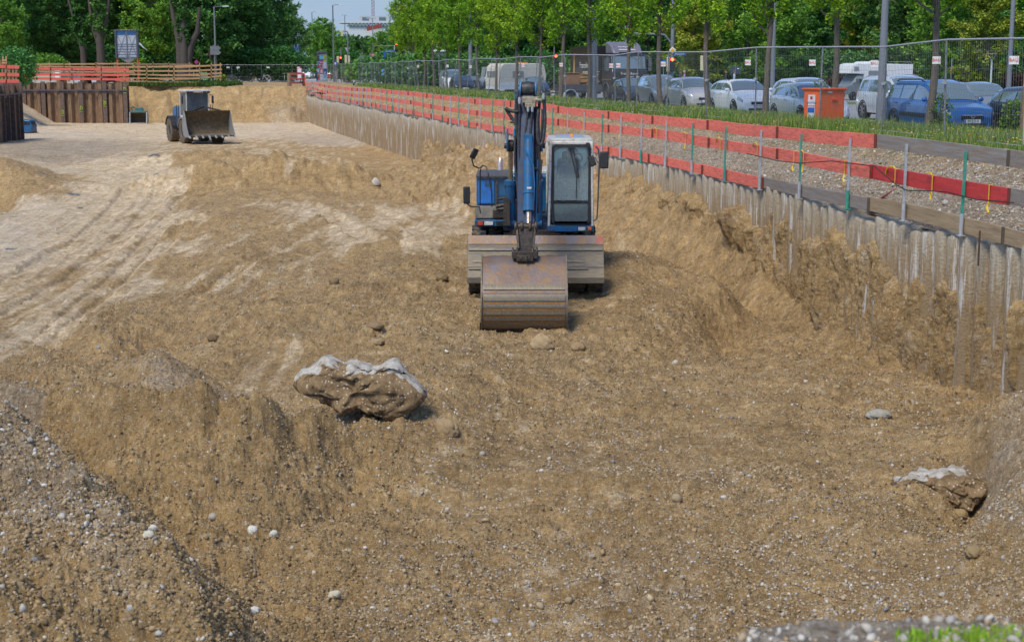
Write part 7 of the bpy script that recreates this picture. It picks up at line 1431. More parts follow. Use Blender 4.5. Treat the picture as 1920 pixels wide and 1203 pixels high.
b = MB(); b.prism([(-.36, .3), (.36, .3), (0, -.32)], -.02, .02, 'Y'); o = b.build('sign_border', sred, t); o.location = (0, -.1, z); b = MB(); b.prism([(-.22, .2), (.22, .2), (0, -.18)], -.02, .02, 'Y'); o = b.build('sign_face', swht, t); o.location = (0, -.13, z)
plate_('board_behind', t, (0, .05, z + .02), 1.1, .8, sback); head(t, (.05, -.1, P(700, 115, 225).z - zb), back=False)
b = MB(); zt = P(700, 86, 225).z - zb; b.tube([(0, 0, zt - .5), (.25, 0, zt - .1), (.6, 0, zt), (3.4, 0, zt)], .05, 8); b.build('arm', postg, t)
t, zb = post('direction_sign', 'stack of four blue arrow boards under a white street name board', 725, 178, 92, .06)
for k, yy in enumerate((98.2, 102.4, 106.6, 110.7)):
    z = P(725, yy, 178).z - zb; b = MB(); b.prism([(-.52, 0), (-.34, .115), (.44, .115), (.44, -.115), (-.34, -.115)], -.02, .02, 'Y'); o = b.build('arrow_board', sblu, t); o.location = (0, -.08, z); text(('Zentrum', 'Messe', 'Stadion', 'Nord')[k] if False else '- -- -', .12, 'arrow_lettering', swht, o, (.05, -.025, 0), (R(90), 0, 0), .002)
z = P(731, 96.4, 178).z - zb; plate_('name_board', t, (.42, -.14, z), 1.05, .16, sblu); text('Elsenheimer Str.', .17, 'name_lettering', swht, t, (.42, -.16, z), (R(90), 0, 0), .003, sx=.78)
t, zb = post('round_sign', 'white board with a red ringed round sign left of the signal pole', 737, 176, 106, .03, 'road sign'); z = P(737, 110.5, 176).z - zb; plate_('board', t, (0, -.04, z), .5, .5, swht); disc('ring', t, (0, -.07, z + .02), .17, sred); disc('face', t, (0, -.09, z + .02), .12, swht); plate_('lower_panel', t, (0, -.04, z - .4), .26, .16, swht)
t, zb = post('traffic_light', 'traffic light pole with lit red light and diamond sign before the street trees', 743, 172, 84, .11, 'traffic light'); z = P(743, 84.5, 172).z - zb; head(t, (.06, -.12, z - .25), back=False, lit=True); plate_('diamond', t, (0, .1, P(743, 90, 172).z - zb), .5, .5, mat('pale_back', (.4, .45, .48), .5)).rotation_euler = (0, 0, 0); head(t, (.18, .1, P(743, 113, 172).z - zb), n=4); b = MB(); b.box((0, -.02, P(743, 101.5, 172).z - zb), (.4, .3, .18)); b.build('camera_box', sback, t)
t, zb = post('traffic_light', 'pole with cream signal head between the first street trees', 767.5, 165, 89, .10, 'traffic light'); head(t, (.2, 0, P(767, 109, 165).z - zb), n=3)
t, zb = post('traffic_light', 'small lit red signal in front of the white cap of the info tower', 823.5, 140, 82, .04, 'traffic light'); head(t, (0, -.1, P(823, 85.5, 140).z - zb), back=False, lit=True); plate_('signal_frame', t, (0, .05, P(823, 85.5, 140).z - zb), .42, .85, swht)
for lb, x, Y, yt in (('cream signal head on a pole left of the caravan', 943, 160, 104), ('second cream signal head on a pole above the caravan front', 962, 160, 104), ):
    t, zb = post('traffic_light', lb, x, Y, yt, .07, 'traffic light'); head(t, (-.18, 0, P(x, yt + 6, Y).z - zb), n=3)
t, zb = post('traffic_light', 'lit red signal on a slender pole right of the caravan', 1039, 135, 88, .05, 'traffic light'); head(t, (.15, -.1, P(x, 112, 135).z - zb), back=False, lit=True)
t, zb = post('traffic_light', 'signal head with lit red light hanging over the truck cab', 1180, 80, 56, .03, 'traffic light', zb=0); z = P(1180, 66, 80).z; head(t, (0, -.1, z), back=False, lit=True); plate_('signal_frame', t, (-.1, .04, z), .3, .95, swht)
t, zb = post('traffic_light', 'signal mast with curved arm and yellow diamond right of the grey car', 1260, 96, -20, .11, 'traffic light', zb=0)
b = MB(); za = P(1255, 64, 96).z; b.tube([(0, 0, za - 1.2), (-.1, 0, za - .5), (-.5, 0, za - .05), (-1.2, 0, za), (-2.4, 0, za + .02)], .06, 8); b.build('arm', postg, t)
z = P(1259, 94.5, 96).z; b = MB(); b.prism([(-.22, 0), (0, .22), (.22, 0), (0, -.22)], -.02, .02, 'Y'); o = b.build('diamond', swht, t); o.location = (0, -.14, z); b = MB(); b.prism([(-.13, 0), (0, .13), (.13, 0), (0, -.13)], -.02, .02, 'Y'); o = b.build('diamond_face', mat('sign_yellow', (.8, .45, .02), .4), t); o.location = (0, -.17, z)
z = P(1273, 101.5, 96).z; plate_('name_board', t, (.46, -.12, z), .74, .13, sblu); text('Elsenheimer Str.', .12, 'name_lettering', swht, t, (.46, -.14, z), (R(90), 0, 0), .003, sx=.75); head(t, (-.02, -.16, P(1258, 121, 96).z), back=False, lit=True); head(t, (-.17, .12, P(1254, 121, 96).z))
t, zb = post('cycle_sign', 'round blue sign with white bicycle symbol right of the truck', 1244, 92, 112, .03, 'road sign', zb=0); z = P(1244, 118.5, 92).z; disc('sign_face', t, (0, -.05, z), .19, sblu); b = MB(); [b.tube([(x + .05 * math.cos(a), -.075, z - .04 + .05 * math.sin(a)) for a in np.linspace(0, 6.3, 10)], .009, 4) for x in (-.08, .08)]; b.tube([(-.08, -.075, z - .04), (-.02, -.075, z + .05), (.05, -.075, z + .05), (.08, -.075, z - .04)], .009, 4); b.build('bicycle_symbol', swht, t)
t, zb = post('traffic_light', 'cream backed signal beside the fence post above the champagne car', 1321, 92, 105, .07, 'traffic light', zb=0); head(t, (-.1, 0, P(1321, 119, 92).z))
t, zb = post('no_entry_sign', 'red no entry sign seen edge on beside the camper and street lamp', 1784, 95, 110, .04, 'road sign', zb=0); z = P(1784, 133, 95).z; o = disc('sign_disc', t, (0, 0, 0), .3, sred); o.location = (0, -.05, z); o.rotation_euler = (0, 0, R(68)); o2 = plate_('sign_bar', t, (0, 0, 0), .4, .1, swht, .04); o2.location = (-.02, -.06, z); o2.rotation_euler = (0, 0, R(68))
# small park lamp
q = P(1859, 130, 110); pk = thing('park_lamp', 'pale park lamp with a flat disc on a V bracket before the red hedge', 'park lamp', (q.x, 110, .1)); b = MB(); zt = P(0, 113, 110).z - .1; b.tube([(0, 0, 0), (0, 0, zt)], .07, 8); b.build('pole', mat('pale_steel', (.5, .55, .58), .4), pk); b = MB(); b.tube([(0, 0, zt), (-.3, 0, zt + .4)], .03, 6); b.tube([(0, 0, zt), (.3, 0, zt + .4)], .03, 6); b.build('bracket', mat('pale_steel', (.5, .55, .58), .4), pk); b = MB(); b.lathe([(.05, 0), (.38, .03), (.38, .07), (.05, .1)], (0, 0, zt + .4), 'Z', 20); b.build('disc', mat('lamp_disc', (.25, .22, .17), .5), pk)
# orange cabinet on the verge
q = G(1538, 237, .50); ob = thing('electric_cabinet', 'orange steel site cabinet on short legs standing in the verge grass', 'cabinet', (q.x, q.y - .4, .47), R(33)); ob.scale = (1.32,) * 3; orm = mat('orange_paint', (.85, .13, .015), .45, c2=(.72, .10, .012), dirt=(.35, .25, .2), amt=.2, scale=8)
for sx in (-.28, .28):
    for sy in (-.18, .18): b = MB(); b.box((sx, sy, .05), (.04, .04, .2)); b.build('leg', galv, ob)
b = MB(); b.box((0, 0, .45), (.66, .46, .62)); b.build('housing', orm, ob, bevel=.008); b = MB(); b.box((0, 0, .775), (.74, .54, .03)); b.box((0, 0, .75), (.70, .50, .03)); b.build('lid', orm, ob, bevel=.005)
b = MB(); b.box((.05, -.237, .55), (.13, .02, .04)); b.box((.05, -.245, .57), (.15, .03, .01)); b.build('handle', orm, ob); b = MB(); b.box((-.08, -.236, .71), (.12, .004, .03)); b.build('small_label', swht, ob)
b = MB(); b.box((-.335, 0, .45), (.012, .40, .56)); dr = b.build('door', orm, ob, bevel=.006); b = MB(); b.box((-.345, .0, .43), (.004, .2, .46)); st_ = b.build('sticker', swht, dr)
b = MB(); b.box((-.349, 0, .36), (.004, .18, .1)); b.build('sticker_field', sblu, st_); b = MB(); b.box((-.349, .0, .60), (.004, .06, .06)); b.build('sticker_mark', sred, st_); text('BAUSTROM', .05, 'sticker_lettering', sblu, st_, (-.35, 0, .50), (R(90), 0, R(-90)), .001); text('MÜNCHEN', .04, 'sticker_lettering', sred, st_, (-.35, 0, .44), (R(90), 0, R(-90)), .001)
# wooden stake at the right edge
q = P(1917, 200, 33.5); b = MB(); b.bar((0, 0, 0), (.04, 0, 2.2), .07, .05); b.box((.02, 0, 1.95), (.09, .07, .04)); o = b.build('timber_post', mat('brown_post', (.26, .16, .09), .8, dirt=(.15, .1, .07)), None); o.location = (q.x, 33.5, .35); tag(o, 'weathered timber post at the right edge of the photo by the fence', 'post')
# concrete bollards and cabinet near the first trees
for lb, x, Y, y0, y1, w_ in (('pale concrete block standing behind the fence left of the street trees', 731.5, 165, 129, 158, .6), ('pale concrete block left of the info tower behind the fence', 786, 160, 142, 163, .5), ('green grey switch cabinet on the far lawn', 710, 230, 136, 148, .55)):
    q = P(x, 130, Y); h = P(x, y0, Y).z; b = MB(); b.box((0, 0, h / 2), (w_, w_, h)); b.box((0, 0, h + .03), (w_ + .06, w_ + .06, .06)); o = b.build('concrete_block' if 'block' in lb else 'switch_cabinet', mat('block_concrete', (.42, .41, .37), .8, dirt=(.25, .24, .2), amt=.3) if 'block' in lb else sback, None, bevel=.03); o.location = (q.x, Y, .05); tag(o, lb, 'block' if 'block' in lb else 'cabinet')
# advertising display by the trees
t, zb = post('display_case', 'narrow grey display case behind the trees left of the info tower', 785, 170, 117, .06); plate_('panel', t, (0, -.05, P(785, 127, 170).z - zb), .7, 1.3, sback, .15)
# info tower
q = P(827, 130, 150); it = thing('info_tower', 'flared dark blue info tower with a white round cap and white swoosh', 'kiosk', (q.x, 150, .05)); tw = mat('tower_blue', (.012, .045, .085), .35, c2=(.01, .035, .065), scale=1)
b = MB(); b.lathe([(1.12, 0), (1.02, .8), (.96, 1.6), (1.0, 2.3), (1.13, 3.1)], axis='Z', n=8); b.build('body', tw, it, smooth=10)
b = MB(); b.lathe([(.72, 3.1), (.74, 3.6)], axis='Z', n=24); b.build('window_band', CG, it); b = MB(); b.lathe([(.8, 3.6), (.85, 3.66), (.8, 3.76), (.5, 3.84), (.02, 3.86)], axis='Z', n=24); b.build('cap', swht, it)
b = MB(); b.tube([(-.35, -1.15, 2.65), (0, -1.2, 2.78), (.4, -1.15, 2.68)], [.01, .05, .01], 6); b.tube([(-.45, -1.12, 2.5), (0, -1.17, 2.38), (.42, -1.12, 2.48)], [.01, .05, .01], 6); b.build('swoosh', swht, it); text('INFORMATION', .22, 'tower_lettering', swht, it, (.02, -1.05, 2.1), (R(90), 0, 0), .004); text('www', .12, 'tower_lettering', swht, it, (-.3, -1.06, 1.6), (R(90), 0, 0), .004); text('München', .14, 'tower_lettering', swht, it, (.3, -1.06, 1.6), (R(90), 0, 0), .004)
disc('tower_disc', it, (.0, -1.08, .95), .13, swht); b = MB(); b.box((-.75, -.75, 1.9), (.3, .05, .3), rot=(0, 0, R(-45))); b.build('tower_panel', sred, it); b = MB(); b.box((-.78, -.8, 2.6), (.25, .05, .8), rot=(0, 0, R(-45))); b.build('tower_panel', sback, it)
b = MB(); b.prism([(0, 0), (.28, .2), (.22, 3.0), (.1, 3.05), (.02, 1.5)], -.5, .5, 'Y'); o = b.build('wing', mat('tower_light_blue', (.07, .2, .35), .4), it); o.location = (-1.35, 0, .05)
# far building, crane, balloon
q = P(693, 130, 620); bd = thing('office_building', 'white flat roofed building with truss windows far behind the junction', 'building', (q.x, 620, 0)); bw_ = mat('building_white', (.60, .62, .64), .7); bgla = mat('building_glass', (.10, .15, .18), .2)
zz = lambda y: P(693, y, 620).z; b = MB(); b.box((3, 8, zz(47) / 2), (24, 14, zz(47))); b.build('wall', bw_, bd); b = MB(); b.box((2, .7, (zz(43.5) + zz(49.5)) / 2), (20.5, .6, zz(43.5) - zz(49.5))); b.build('window_band', bgla, bd)
b = MB(); b.box((1, 8, zz(41.5)), (27, 15.5, zz(39.5) - zz(43.5))); b.build('roof_edge', bw_, bd); b = MB(); z0, z1 = zz(49.2), zz(43.8); n = 14
for k in range(n): x = -8 + k * 20.3 / n; b.bar((x, .25, z0), (x + .72, .25, z1), .1, .14); b.bar((x + .72, .25, z1), (x + 1.45, .25, z0), .1, .14)
b.build('truss', bw_, bd); b = MB(); b.box((2, 7, zz(34.5)), (12, 8, zz(30) - zz(39))); b.build('roof_block', mat('roof_block_grey', (.42, .45, .46), .7), bd); [MB().box((x, 2.9, zz(35.5)), (2.6, .2, 1.3)).build('roof_window', bgla, bd) for x in (-1.6, 5.2)]; b = MB(); b.box((2.2, -2, zz(52)), (6, .5, 1.5), rot=(0, R(-14), 0)); b.build('red_canopy', mat('brick_red', (.28, .05, .04), .7), bd)
q = P(701, 130, 700); cr_ = thing('tower_crane', 'red lattice mast of a tower crane rising behind the white building', 'crane', (q.x, 700, 0)); b = MB(); zt = P(701, -60, 700).z; w2 = .5
for sx in (-w2, w2):
    for sy in (-w2, w2): b.bar((sx, sy, 0), (sx, sy, zt), .14, .14)
for k in range(int(zt / 1.4)): z = k * 1.4; [b.bar((-w2, s, z), (w2, s, z + 1.4), .1, .1) for s in (-w2, w2)]; [b.bar((s, w2, z), (s, -w2, z + 1.4), .1, .1) for s in (-w2, w2)]
b.build('lattice_mast', mat('crane_red', (.38, .06, .1), .5), cr_); b = MB(); b.box((0, 0, zt + .8), (3, 3, 1.8)); b.build('crane_cab', mat('crane_red', (.38, .06, .1), .5), cr_, bevel=.1)
q = P(752, 16, 300); b = MB(); b.ball((0, 0, 0), .75, 16, sc_=(1, 1, .95)); o = b.build('balloon', mat('salmon', (.8, .25, .16), .5), None); o.location = q; tag(o, 'salmon coloured ball shape above the first street trees', 'balloon')
# ================================================================== LEFT SIDE: SHEET PILES, TIMBER RAILINGS, BILLBOARD, SHED
spm = mat('sheet_pile_rust', (.20, .115, .06), .8, .1, c2=(.12, .08, .055), dirt=(.34, .21, .115), amt=.6, scale=1.6, stretch=(2.5, 2.5, .35), bump=.3)
beam = mat('steel_beam_blue', (.09, .09, .11), .6, .3, dirt=(.2, .13, .08), amt=.5)
def sheet_wall(label, p0, p1, z0, z1, beams, marks=(), pitch=.44):
    p0, p1 = Vector((*p0, 0)), Vector((*p1, 0)); d = (p1 - p0); L_ = d.length; d.normalize(); nn = Vector((d.y, -d.x, 0)); t = thing('sheet_pile_wall', label, 'retaining wall', (p0.x, p0.y, z0)); n = int(L_ / pitch); rg = random.Random(n)
    for i in range(n):
        a = p0 + d * (i * L_ / n) - p0; e = d * (L_ / n); zt = (z1 - z0) + rg.uniform(-.06, .1) + (.25 if i in (int(n * .35), int(n * .36) + 1) else 0); s = .17 * (1 if i % 2 else -1)
        pl2 = [a, a + e * .22 + nn * s, a + e * .78 + nn * s, a + e]; b = MB(); b.grid([Vector((p.x, p.y, z)) for p in pl2 for z in (0, zt)], 4, 2); b.build('sheet_pile', spm, t, smooth=0, solid=.02)
    for f in beams:
        c = d * (L_ * f) + nn * .2; b = MB(); b.box((c.x, c.y, (z1 - z0) / 2 + .03), (.36, .1, z1 - z0 + .2)); b.box((c.x - nn.x * .18, c.y - nn.y * .18, (z1 - z0) / 2), (.05, .3, z1 - z0 + .15)); b.build('steel_post', mat('rust_beam', (.15, .09, .055), .8, .2, c2=(.09, .08, .09), dirt=(.25, .16, .1), amt=.5, scale=2), t)
        if marks and (f in marks): b = MB(); zc = (z1 - z0) * marks[f]; [b.bar(Vector((c.x + u, c.y - .08, zc + v)), Vector((c.x + u2, c.y - .08, zc + v2)), .03, .05, up=(0, 1, 0)) for u, v, u2, v2 in ((-.1, .3, .1, .2), (-.12, .0, .12, .02), (-.05, .3, -.05, -.05), (.1, .2, .1, 0), (-.1, -.2, .12, -.18))]; b.build('spray_mark', mat('neon_paint', (.45, .75, .05), .6), t)
    zc = z1 - z0 - .62; b = MB(); b.bar(nn * .3 + Vector((0, 0, zc)), nn * .3 + d * L_ + Vector((0, 0, zc)), .12, .12); b.bar(nn * .22 + Vector((0, 0, zc - .16)), nn * .22 + d * L_ + Vector((0, 0, zc - .18)), .1, .1); b.build('waler_beam', beam, t); return t
FW0, FW1 = (P(43, 228, 135.6).x, 135.6), (P(244, 228, 135.2).x, 135.2)
ztop = P(100, 156, 135.4).z
sheet_wall('rusty sheet pile wall closing the far left end of the pit', FW0, FW1, -2.9, ztop, [.03, .21, .385, .56, .78, .97], {.385: .28, .56: .38, .78: .50, .97: .82})
LW = [G(-60, 283, -2.7), G(0, 273, -2.7), G(37, 261, -2.7)]
sheet_wall('near rusty sheet pile wall with deep ribs at the left edge', (LW[0].x, LW[0].y), (LW[2].x, LW[2].y), -2.9, P(20, 160, 96).z, [.3, .45, .6, .7, .8, .9, .98], pitch=1.1)
redr = mat('red_rail', (.68, .12, .08), .7, c2=(.58, .09, .07), scale=3); tim = mat('fresh_timber', (.48, .29, .13), .75, c2=(.38, .22, .10), dirt=(.2, .13, .08), amt=.3, scale=3, stretch=(.4, 1, 3)); timp = mat('timber_post_mat', (.30, .20, .11), .8, c2=(.22, .14, .08))
def railing(label, pts, rows, m, Y, posts, zbot=None, name='timber_railing', pw=.09, ph=.09, postm=None):
    """pts: photo x range per span; rows: photo y at left and right end of every board"""
    t = thing(name, label, 'railing', P(pts[0], 140, Y)); o = t.location
    for x in posts: a = P(x, zbot[0] if zbot else 150, Y) - o; c = P(x, zbot[1] if zbot else 120, Y) - o; b = MB(); b.bar(a + Vector((0, .08, 0)), c + Vector((0, .08, 0)), pw, pw); b.build('post', postm or tim, t)
    for (ya, yb4) in rows:
        for k in range(len(pts) - 1):
            f0, f1 = (pts[k] - pts[0]) / (pts[-1] - pts[0]), (pts[k + 1] - pts[0]) / (pts[-1] - pts[0]); j = .25 * ((k % 2) - .5)
            b = MB(); b.bar(P(pts[k] - 1.0, ya + (yb4 - ya) * f0 + j, Y) - o, P(pts[k + 1] + 1.0, ya + (yb4 - ya) * f1 + j, Y) - o, .03, ph * 1.8 if m is redr else ph * 1.3); b.build('board', m, t)
    return t
railing('red boarded railing on top of the far sheet pile wall', [42, 95, 135, 190, 241], [(129, 131), (139.5, 141), (147.5, 149)], redr, 135.3, [48, 94, 128.5, 155.5, 189, 234], (153, 125), ph=.115, postm=timp, pw=.13)
railing('red boarded railing on the near left sheet pile wall', [-30, 12, 35], [(124, 126), (139.5, 140.5), (152, 152.5)], redr, 98, [4, 10, 17, 24, 30], (158, 122), ph=.12, postm=timp, pw=.11)
railing('plain timber railing running right from the red boarded railing', [225, 275, 326, 374], [(126, 123.5), (133, 133.5), (139.5, 142), (147, 147.5), (152.5, 155)], tim, 139.4, [275, 326], (158, 122), ph=.1)
railing('timber railing section climbing towards the grey lamp post', [326, 374, 396, 415], [(127, 122), (134, 130.5), (142, 137.5), (150, 143)], tim, 140.2, [374, 396, 413], (152, 118), ph=.11)
railing('lower timber railing in front of the big poplar', [300, 345, 374], [(142, 141), (149, 148.5)], tim, 140.6, [327, 374], (156, 138), ph=.1)
railing('long timber railing behind the red boarded railing', [52, 120, 180, 250], [(121, 119.5), (124.5, 127), (134, 136)], tim, 143, [52, 92, 130, 180, 215], (140, 117), ph=.1)
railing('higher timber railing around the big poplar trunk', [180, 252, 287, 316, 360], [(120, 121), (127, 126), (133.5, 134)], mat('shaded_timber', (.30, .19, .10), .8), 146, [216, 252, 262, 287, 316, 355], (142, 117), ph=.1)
railing('short timber railing at the far left above the near sheet piles', [-10, 2, 12], [(114, 113), (118, 118)], tim, 105, [5, 11], (128, 106), ph=.1)
# timber corner where pit end and pile wall meet
tcn = thing('timber_corner', 'timber lagging with posts and brown red rails at the corner before the red planks', 'timber shoring', P(555, 150, 141)); o = tcn.location; dkr = mat('brown_red_rail', (.27, .07, .055), .75, c2=(.2, .05, .04)); cw2 = mat('lagging_timber', (.40, .22, .08), .8, c2=(.28, .15, .06))
for x, y0, y1, w_ in ((541, 180, 137, .22), (545, 172, 140, .16), (570, 176, 139, .2), (568, 160, 142, .14)): b = MB(); b.bar(P(x, y0, 141) - o, P(x, y1, 141) - o, w_, w_); b.build('post', mat('grey_timber', (.28, .21, .14), .85, c2=(.2, .15, .1)), tcn)
for ya, yb4 in ((138.5, 139.5), (147, 148), (155.5, 155)): b = MB(); b.bar(P(543, ya, 140.8) - o, P(571, yb4, 140.8) - o, .05, .19); b.build('rail', dkr, tcn)
for k in range(6): b = MB(); yy = 171.5 + 2.6 * k; b.bar(P(545, yy, 141.2) - o, P(569 - k * 1.5, yy, 141.2) - o, .06, .115); b.build('lagging_board', cw2, tcn)
b = MB(); b.bar(P(571, 140, 140.6) - o, P(575, 158, 138.5) - o, .04, .1); b.bar(P(571, 150, 140.6) - o, P(575, 168, 138.5) - o, .04, .1); b.build('side_rail', redr, tcn)
b = MB(); q = P(561.5, 143.5, 140.5); b.box(q, (.42, .03, .42)); sg_ = b.build('site_sign', mat('pink_border', (.7, .15, .25), .5), None); b = MB(); b.box(q + Vector((0, -.02, 0)), (.28, .02, .28)); b.build('sign_face', swht, sg_); tag(sg_, 'square pink rimmed sign fixed on the rails of the timber corner', 'sign')
b = MB(); q = P(561.5, 132.5, 150); b.box(q, (.5, .03, .5)); sg_ = b.build('site_sign', mat('pink_border', (.7, .15, .25), .5), None); b = MB(); b.box(q + Vector((0, -.02, 0)), (.34, .02, .34)); b.build('sign_face', swht, sg_); b = MB(); b.bar(q + Vector((0, .05, -.25)), q + Vector((0, .05, -1.4)), .06, .06); b.build('sign_post', galv, sg_); tag(sg_, 'pink rimmed square sign standing above the timber corner', 'sign')
# billboard seen from the back
q = P(240, 130, 152); bb = thing('billboard', 'back of a wrapped billboard with blue top strip on two orange posts', 'billboard', (q.x, 152, .5)); z = lambda y: P(240, y, 152).z - .5; hw = P(260, 130, 152).x - q.x
for s in (-1, 1): b = MB(); b.box((s * hw * .96, 0, z(134) / 2 + .9), (.14, .14, z(60) - z(140))); b.build('post', mat('orange_red_post', (.6, .1, .04), .5), bb); b = MB(); b.box((s * hw, -.05, (z(58) + z(110)) / 2), (.2, .3, z(58) - z(110))); b.build('wrapped_edge', mat('black_foil', (.03, .035, .05), .3, c2=(.08, .09, .11), scale=6), bb, bevel=.03)
b = MB(); b.box((0, 0, (z(59) + z(109)) / 2), (2 * hw, .12, z(59) - z(109))); b.build('panel', mat('panel_silver', (.42, .45, .50), .5, c2=(.34, .37, .43), scale=1.5), bb); b = MB(); b.box((0, -.08, (z(60) + z(65.5)) / 2), (2 * hw - .1, .04, z(60) - z(65.5))); b.build('top_strip', mat('strip_blue', (.01, .09, .26), .5), bb)
b = MB(); b.box((0, -.1, (z(60) + z(108)) / 2), (.1, .08, z(60) - z(108))); [b.box((0, -.09, z(y)), (2 * hw - .1, .04, .04)) for y in (83, 87, 92, 97, 102, 107)]; [b.bar((s * .1, -.12, z(63)), (s * hw * .9, -.12, z(106)), .02, .03) for s in (-1, 1)]; [b.bar((s * hw * .9, -.12, z(63)), (s * .1, -.12, z(106)), .02, .03) for s in (-1, 1)]; b.build('ribs', mat('rib_grey', (.16, .18, .21), .5), bb)
b = MB(); b.box((0, 0, z(57.5)), (2 * hw + .3, .34, .16)); b.lathe([(.16, -.2), (.16, .2)], (hw * .9, 0, z(59)), 'Y', 14); b.build('top_edge', mat('black_foil', (.03, .035, .05), .3, c2=(.08, .09, .11), scale=6), bb, bevel=.03)
b = MB(); gp = []; 
for i in range(8):
    for j in range(4): u = i / 7; v = j / 3; gp.append((hw * (-.7 + 1.5 * u), .05 * math.sin(7 * u), z(108) - .45 * v * math.sin(math.pi * u) - .05 * v))
b.grid(gp, 8, 4); b.build('hanging_foil', mat('grey_foil', (.2, .2, .2), .35), bb); b = MB(); gp = [(hw + .1 + 1.0 * u + .05 * math.sin(9 * u), -.1 + .08 * math.sin(5 * u + v * 3), z(78) - 1.0 * u - .25 * (1 - u) * v) for u in np.linspace(0, 1, 8) for v in (0, .5, 1)]; b.grid(gp, 8, 3); b.build('loose_foil', mat('pale_foil', (.5, .53, .58), .3), bb)
# shed
q = P(92, 130, 150); sh = thing('shed', 'low cream shed with a dark sloping roof behind the far left railing', 'shed', (q.x, 150, .4), R(-20)); wl = mat('shed_cream', (.48, .43, .31), .8, c2=(.4, .36, .26), dirt=(.3, .27, .2), amt=.3)
b = MB(); b.prism([(-2.2, 0), (2.0, 0), (2.0, 1.75), (-2.2, 1.0)], -.9, 1.2, 'Y'); b.build('wall', wl, sh); b = MB(); b.prism([(-2.5, .95), (2.2, 1.80), (2.2, 1.92), (-2.5, 1.07)], -1.1, 1.4, 'Y'); b.build('roof', mat('shed_roof', (.07, .05, .055), .7, c2=(.12, .09, .1), scale=6, stretch=(8, 1, 1)), sh); b = MB(); b.box((-1.7, -.92, .6), (.7, .03, .35)); b.build('window', sblk, sh); b = MB(); b.box((1.6, -.92, .9), (.5, .03, 1.5)); b.build('end_panel', swht, sh)
b = MB(); b.box((0, 0, .45), (4.2, .1, .9)); o = b.build('low_wall', mat('pale_wall', (.5, .47, .42), .8), None); o.location = (P(95, 130, 146).x, 146, .2); tag(o, 'low pale wall seen through the red boarded railing', 'wall')
# bicycles
def bicycle(label, x, Y, c, rz=0, basket=False, group='bicycles parked by the far fence', sc_=1.0):
    q = P(x, 130, Y); t = thing('bicycle', label, 'bicycle', (q.x, Y, far_z(np.array([q.x]), np.array([Y]))[0] + .03), rz, group); t.scale = (sc_,) * 3; m = mat('frame_%.2f_%.2f_%.2f' % c, c, .35)
    for xx in (-.53, .53): b = MB(); b.tube([(xx + .33 * math.cos(a), 0, .34 + .33 * math.sin(a)) for a in np.linspace(0, 2 * math.pi, 25)], .022, 6, cap=False); [b.bar((xx, 0, .34), (xx + .31 * math.cos(a), 0, .34 + .31 * math.sin(a)), .006, .006) for a in np.linspace(0, 6.28, 13)]; b.build('wheel', mat('tyre_grey', (.12, .12, .13), .6), t)
    b = MB(); A, B2, C2, D2, F2 = (-.53, 0, .34), (-.08, 0, .30), (-.22, 0, .85), (.36, 0, .80), (.53, 0, .34)
    for a, c_ in ((A, B2), (A, C2), (B2, C2), (B2, D2), (C2, D2), (D2, F2)): b.tube([a, c_], .024, 6)
    b.tube([(.36, 0, .8), (.33, 0, 1.0)], .018, 6); b.tube([(.33, -.25, 1.02), (.33, .25, 1.02)], .015, 6); b.build('frame', m, t); b = MB(); b.box((-.24, 0, .93), (.25, .12, .06)); b.tube([(-.22, 0, .85), (-.235, 0, .92)], .015, 6); b.build('saddle', sblk, t, bevel=.02)
    if basket: b = MB(); b.box((.55, 0, .92), (.3, .3, .25), tx=1.2); b.build('basket', postg, t)
for a in (('white framed bicycle leaning behind the far fence', 500, 183.5, (.6, .6, .62), R(180)), ('dark bicycle behind the white notice on the far fence', 468, 183, (.03, .03, .04), 0), ('grey bicycle just right of the timber railing', 430, 183.5, (.2, .22, .25), 0), ('grey green bicycle overlapping the grey one by the timber railing', 437, 184.6, (.12, .18, .16), R(180)), ('bicycle with white mudguard next to the timber corner', 533, 184, (.55, .55, .52), R(100)), ('dark bicycle standing behind the give way sign', 524, 196, (.02, .02, .03), R(70)), ('black bicycle in the bicycle rack', 530, 200, (.02, .02, .03), R(60)), ('silver bicycle in the bicycle rack', 536, 199, (.3, .3, .32), R(75)), ('blue bicycle in the bicycle rack', 541, 201, (.02, .08, .25), R(65)), ('red framed bicycle in the bicycle rack', 547, 202, (.4, .03, .03), R(80))): bicycle(*a)
bicycle('small red child bike lying behind the far fence', 478, 184.5, (.6, .05, .02), 0, sc_=.55)
for lb, x, Y, top, tr, rz in (('pedestrian in light blue top among the bicycles', 532, 208, (.3, .45, .55), (.05, .05, .08), 20), ('pedestrian in maroon top near the bicycle rack', 538, 210, (.2, .03, .06), (.05, .05, .06), 90), ('pedestrian in blue jacket left of the pink rimmed sign', 547, 212, (.03, .12, .3), (.04, .05, .1), 200), ('pedestrian in red top left of the pink rimmed sign', 551, 214, (.35, .08, .05), (.05, .06, .1), 160),
    ('pedestrian in pale clothes on the path right of the lamp post', 630, 212, (.45, .35, .33), (.4, .35, .33), 0), ('pedestrian with dark hair beside the white delivery van', 623, 240, (.5, .5, .52), (.03, .03, .04), 40), ('worker with white helmet standing between caravan and trailer', 1058, 112, (.45, .47, .42), (.04, .06, .08), 0)):
    person('person', lb, WALK, (top, tr), (P(x, 130, Y).x, Y, gz(Y) if Y > 150 else 0), R(rz))
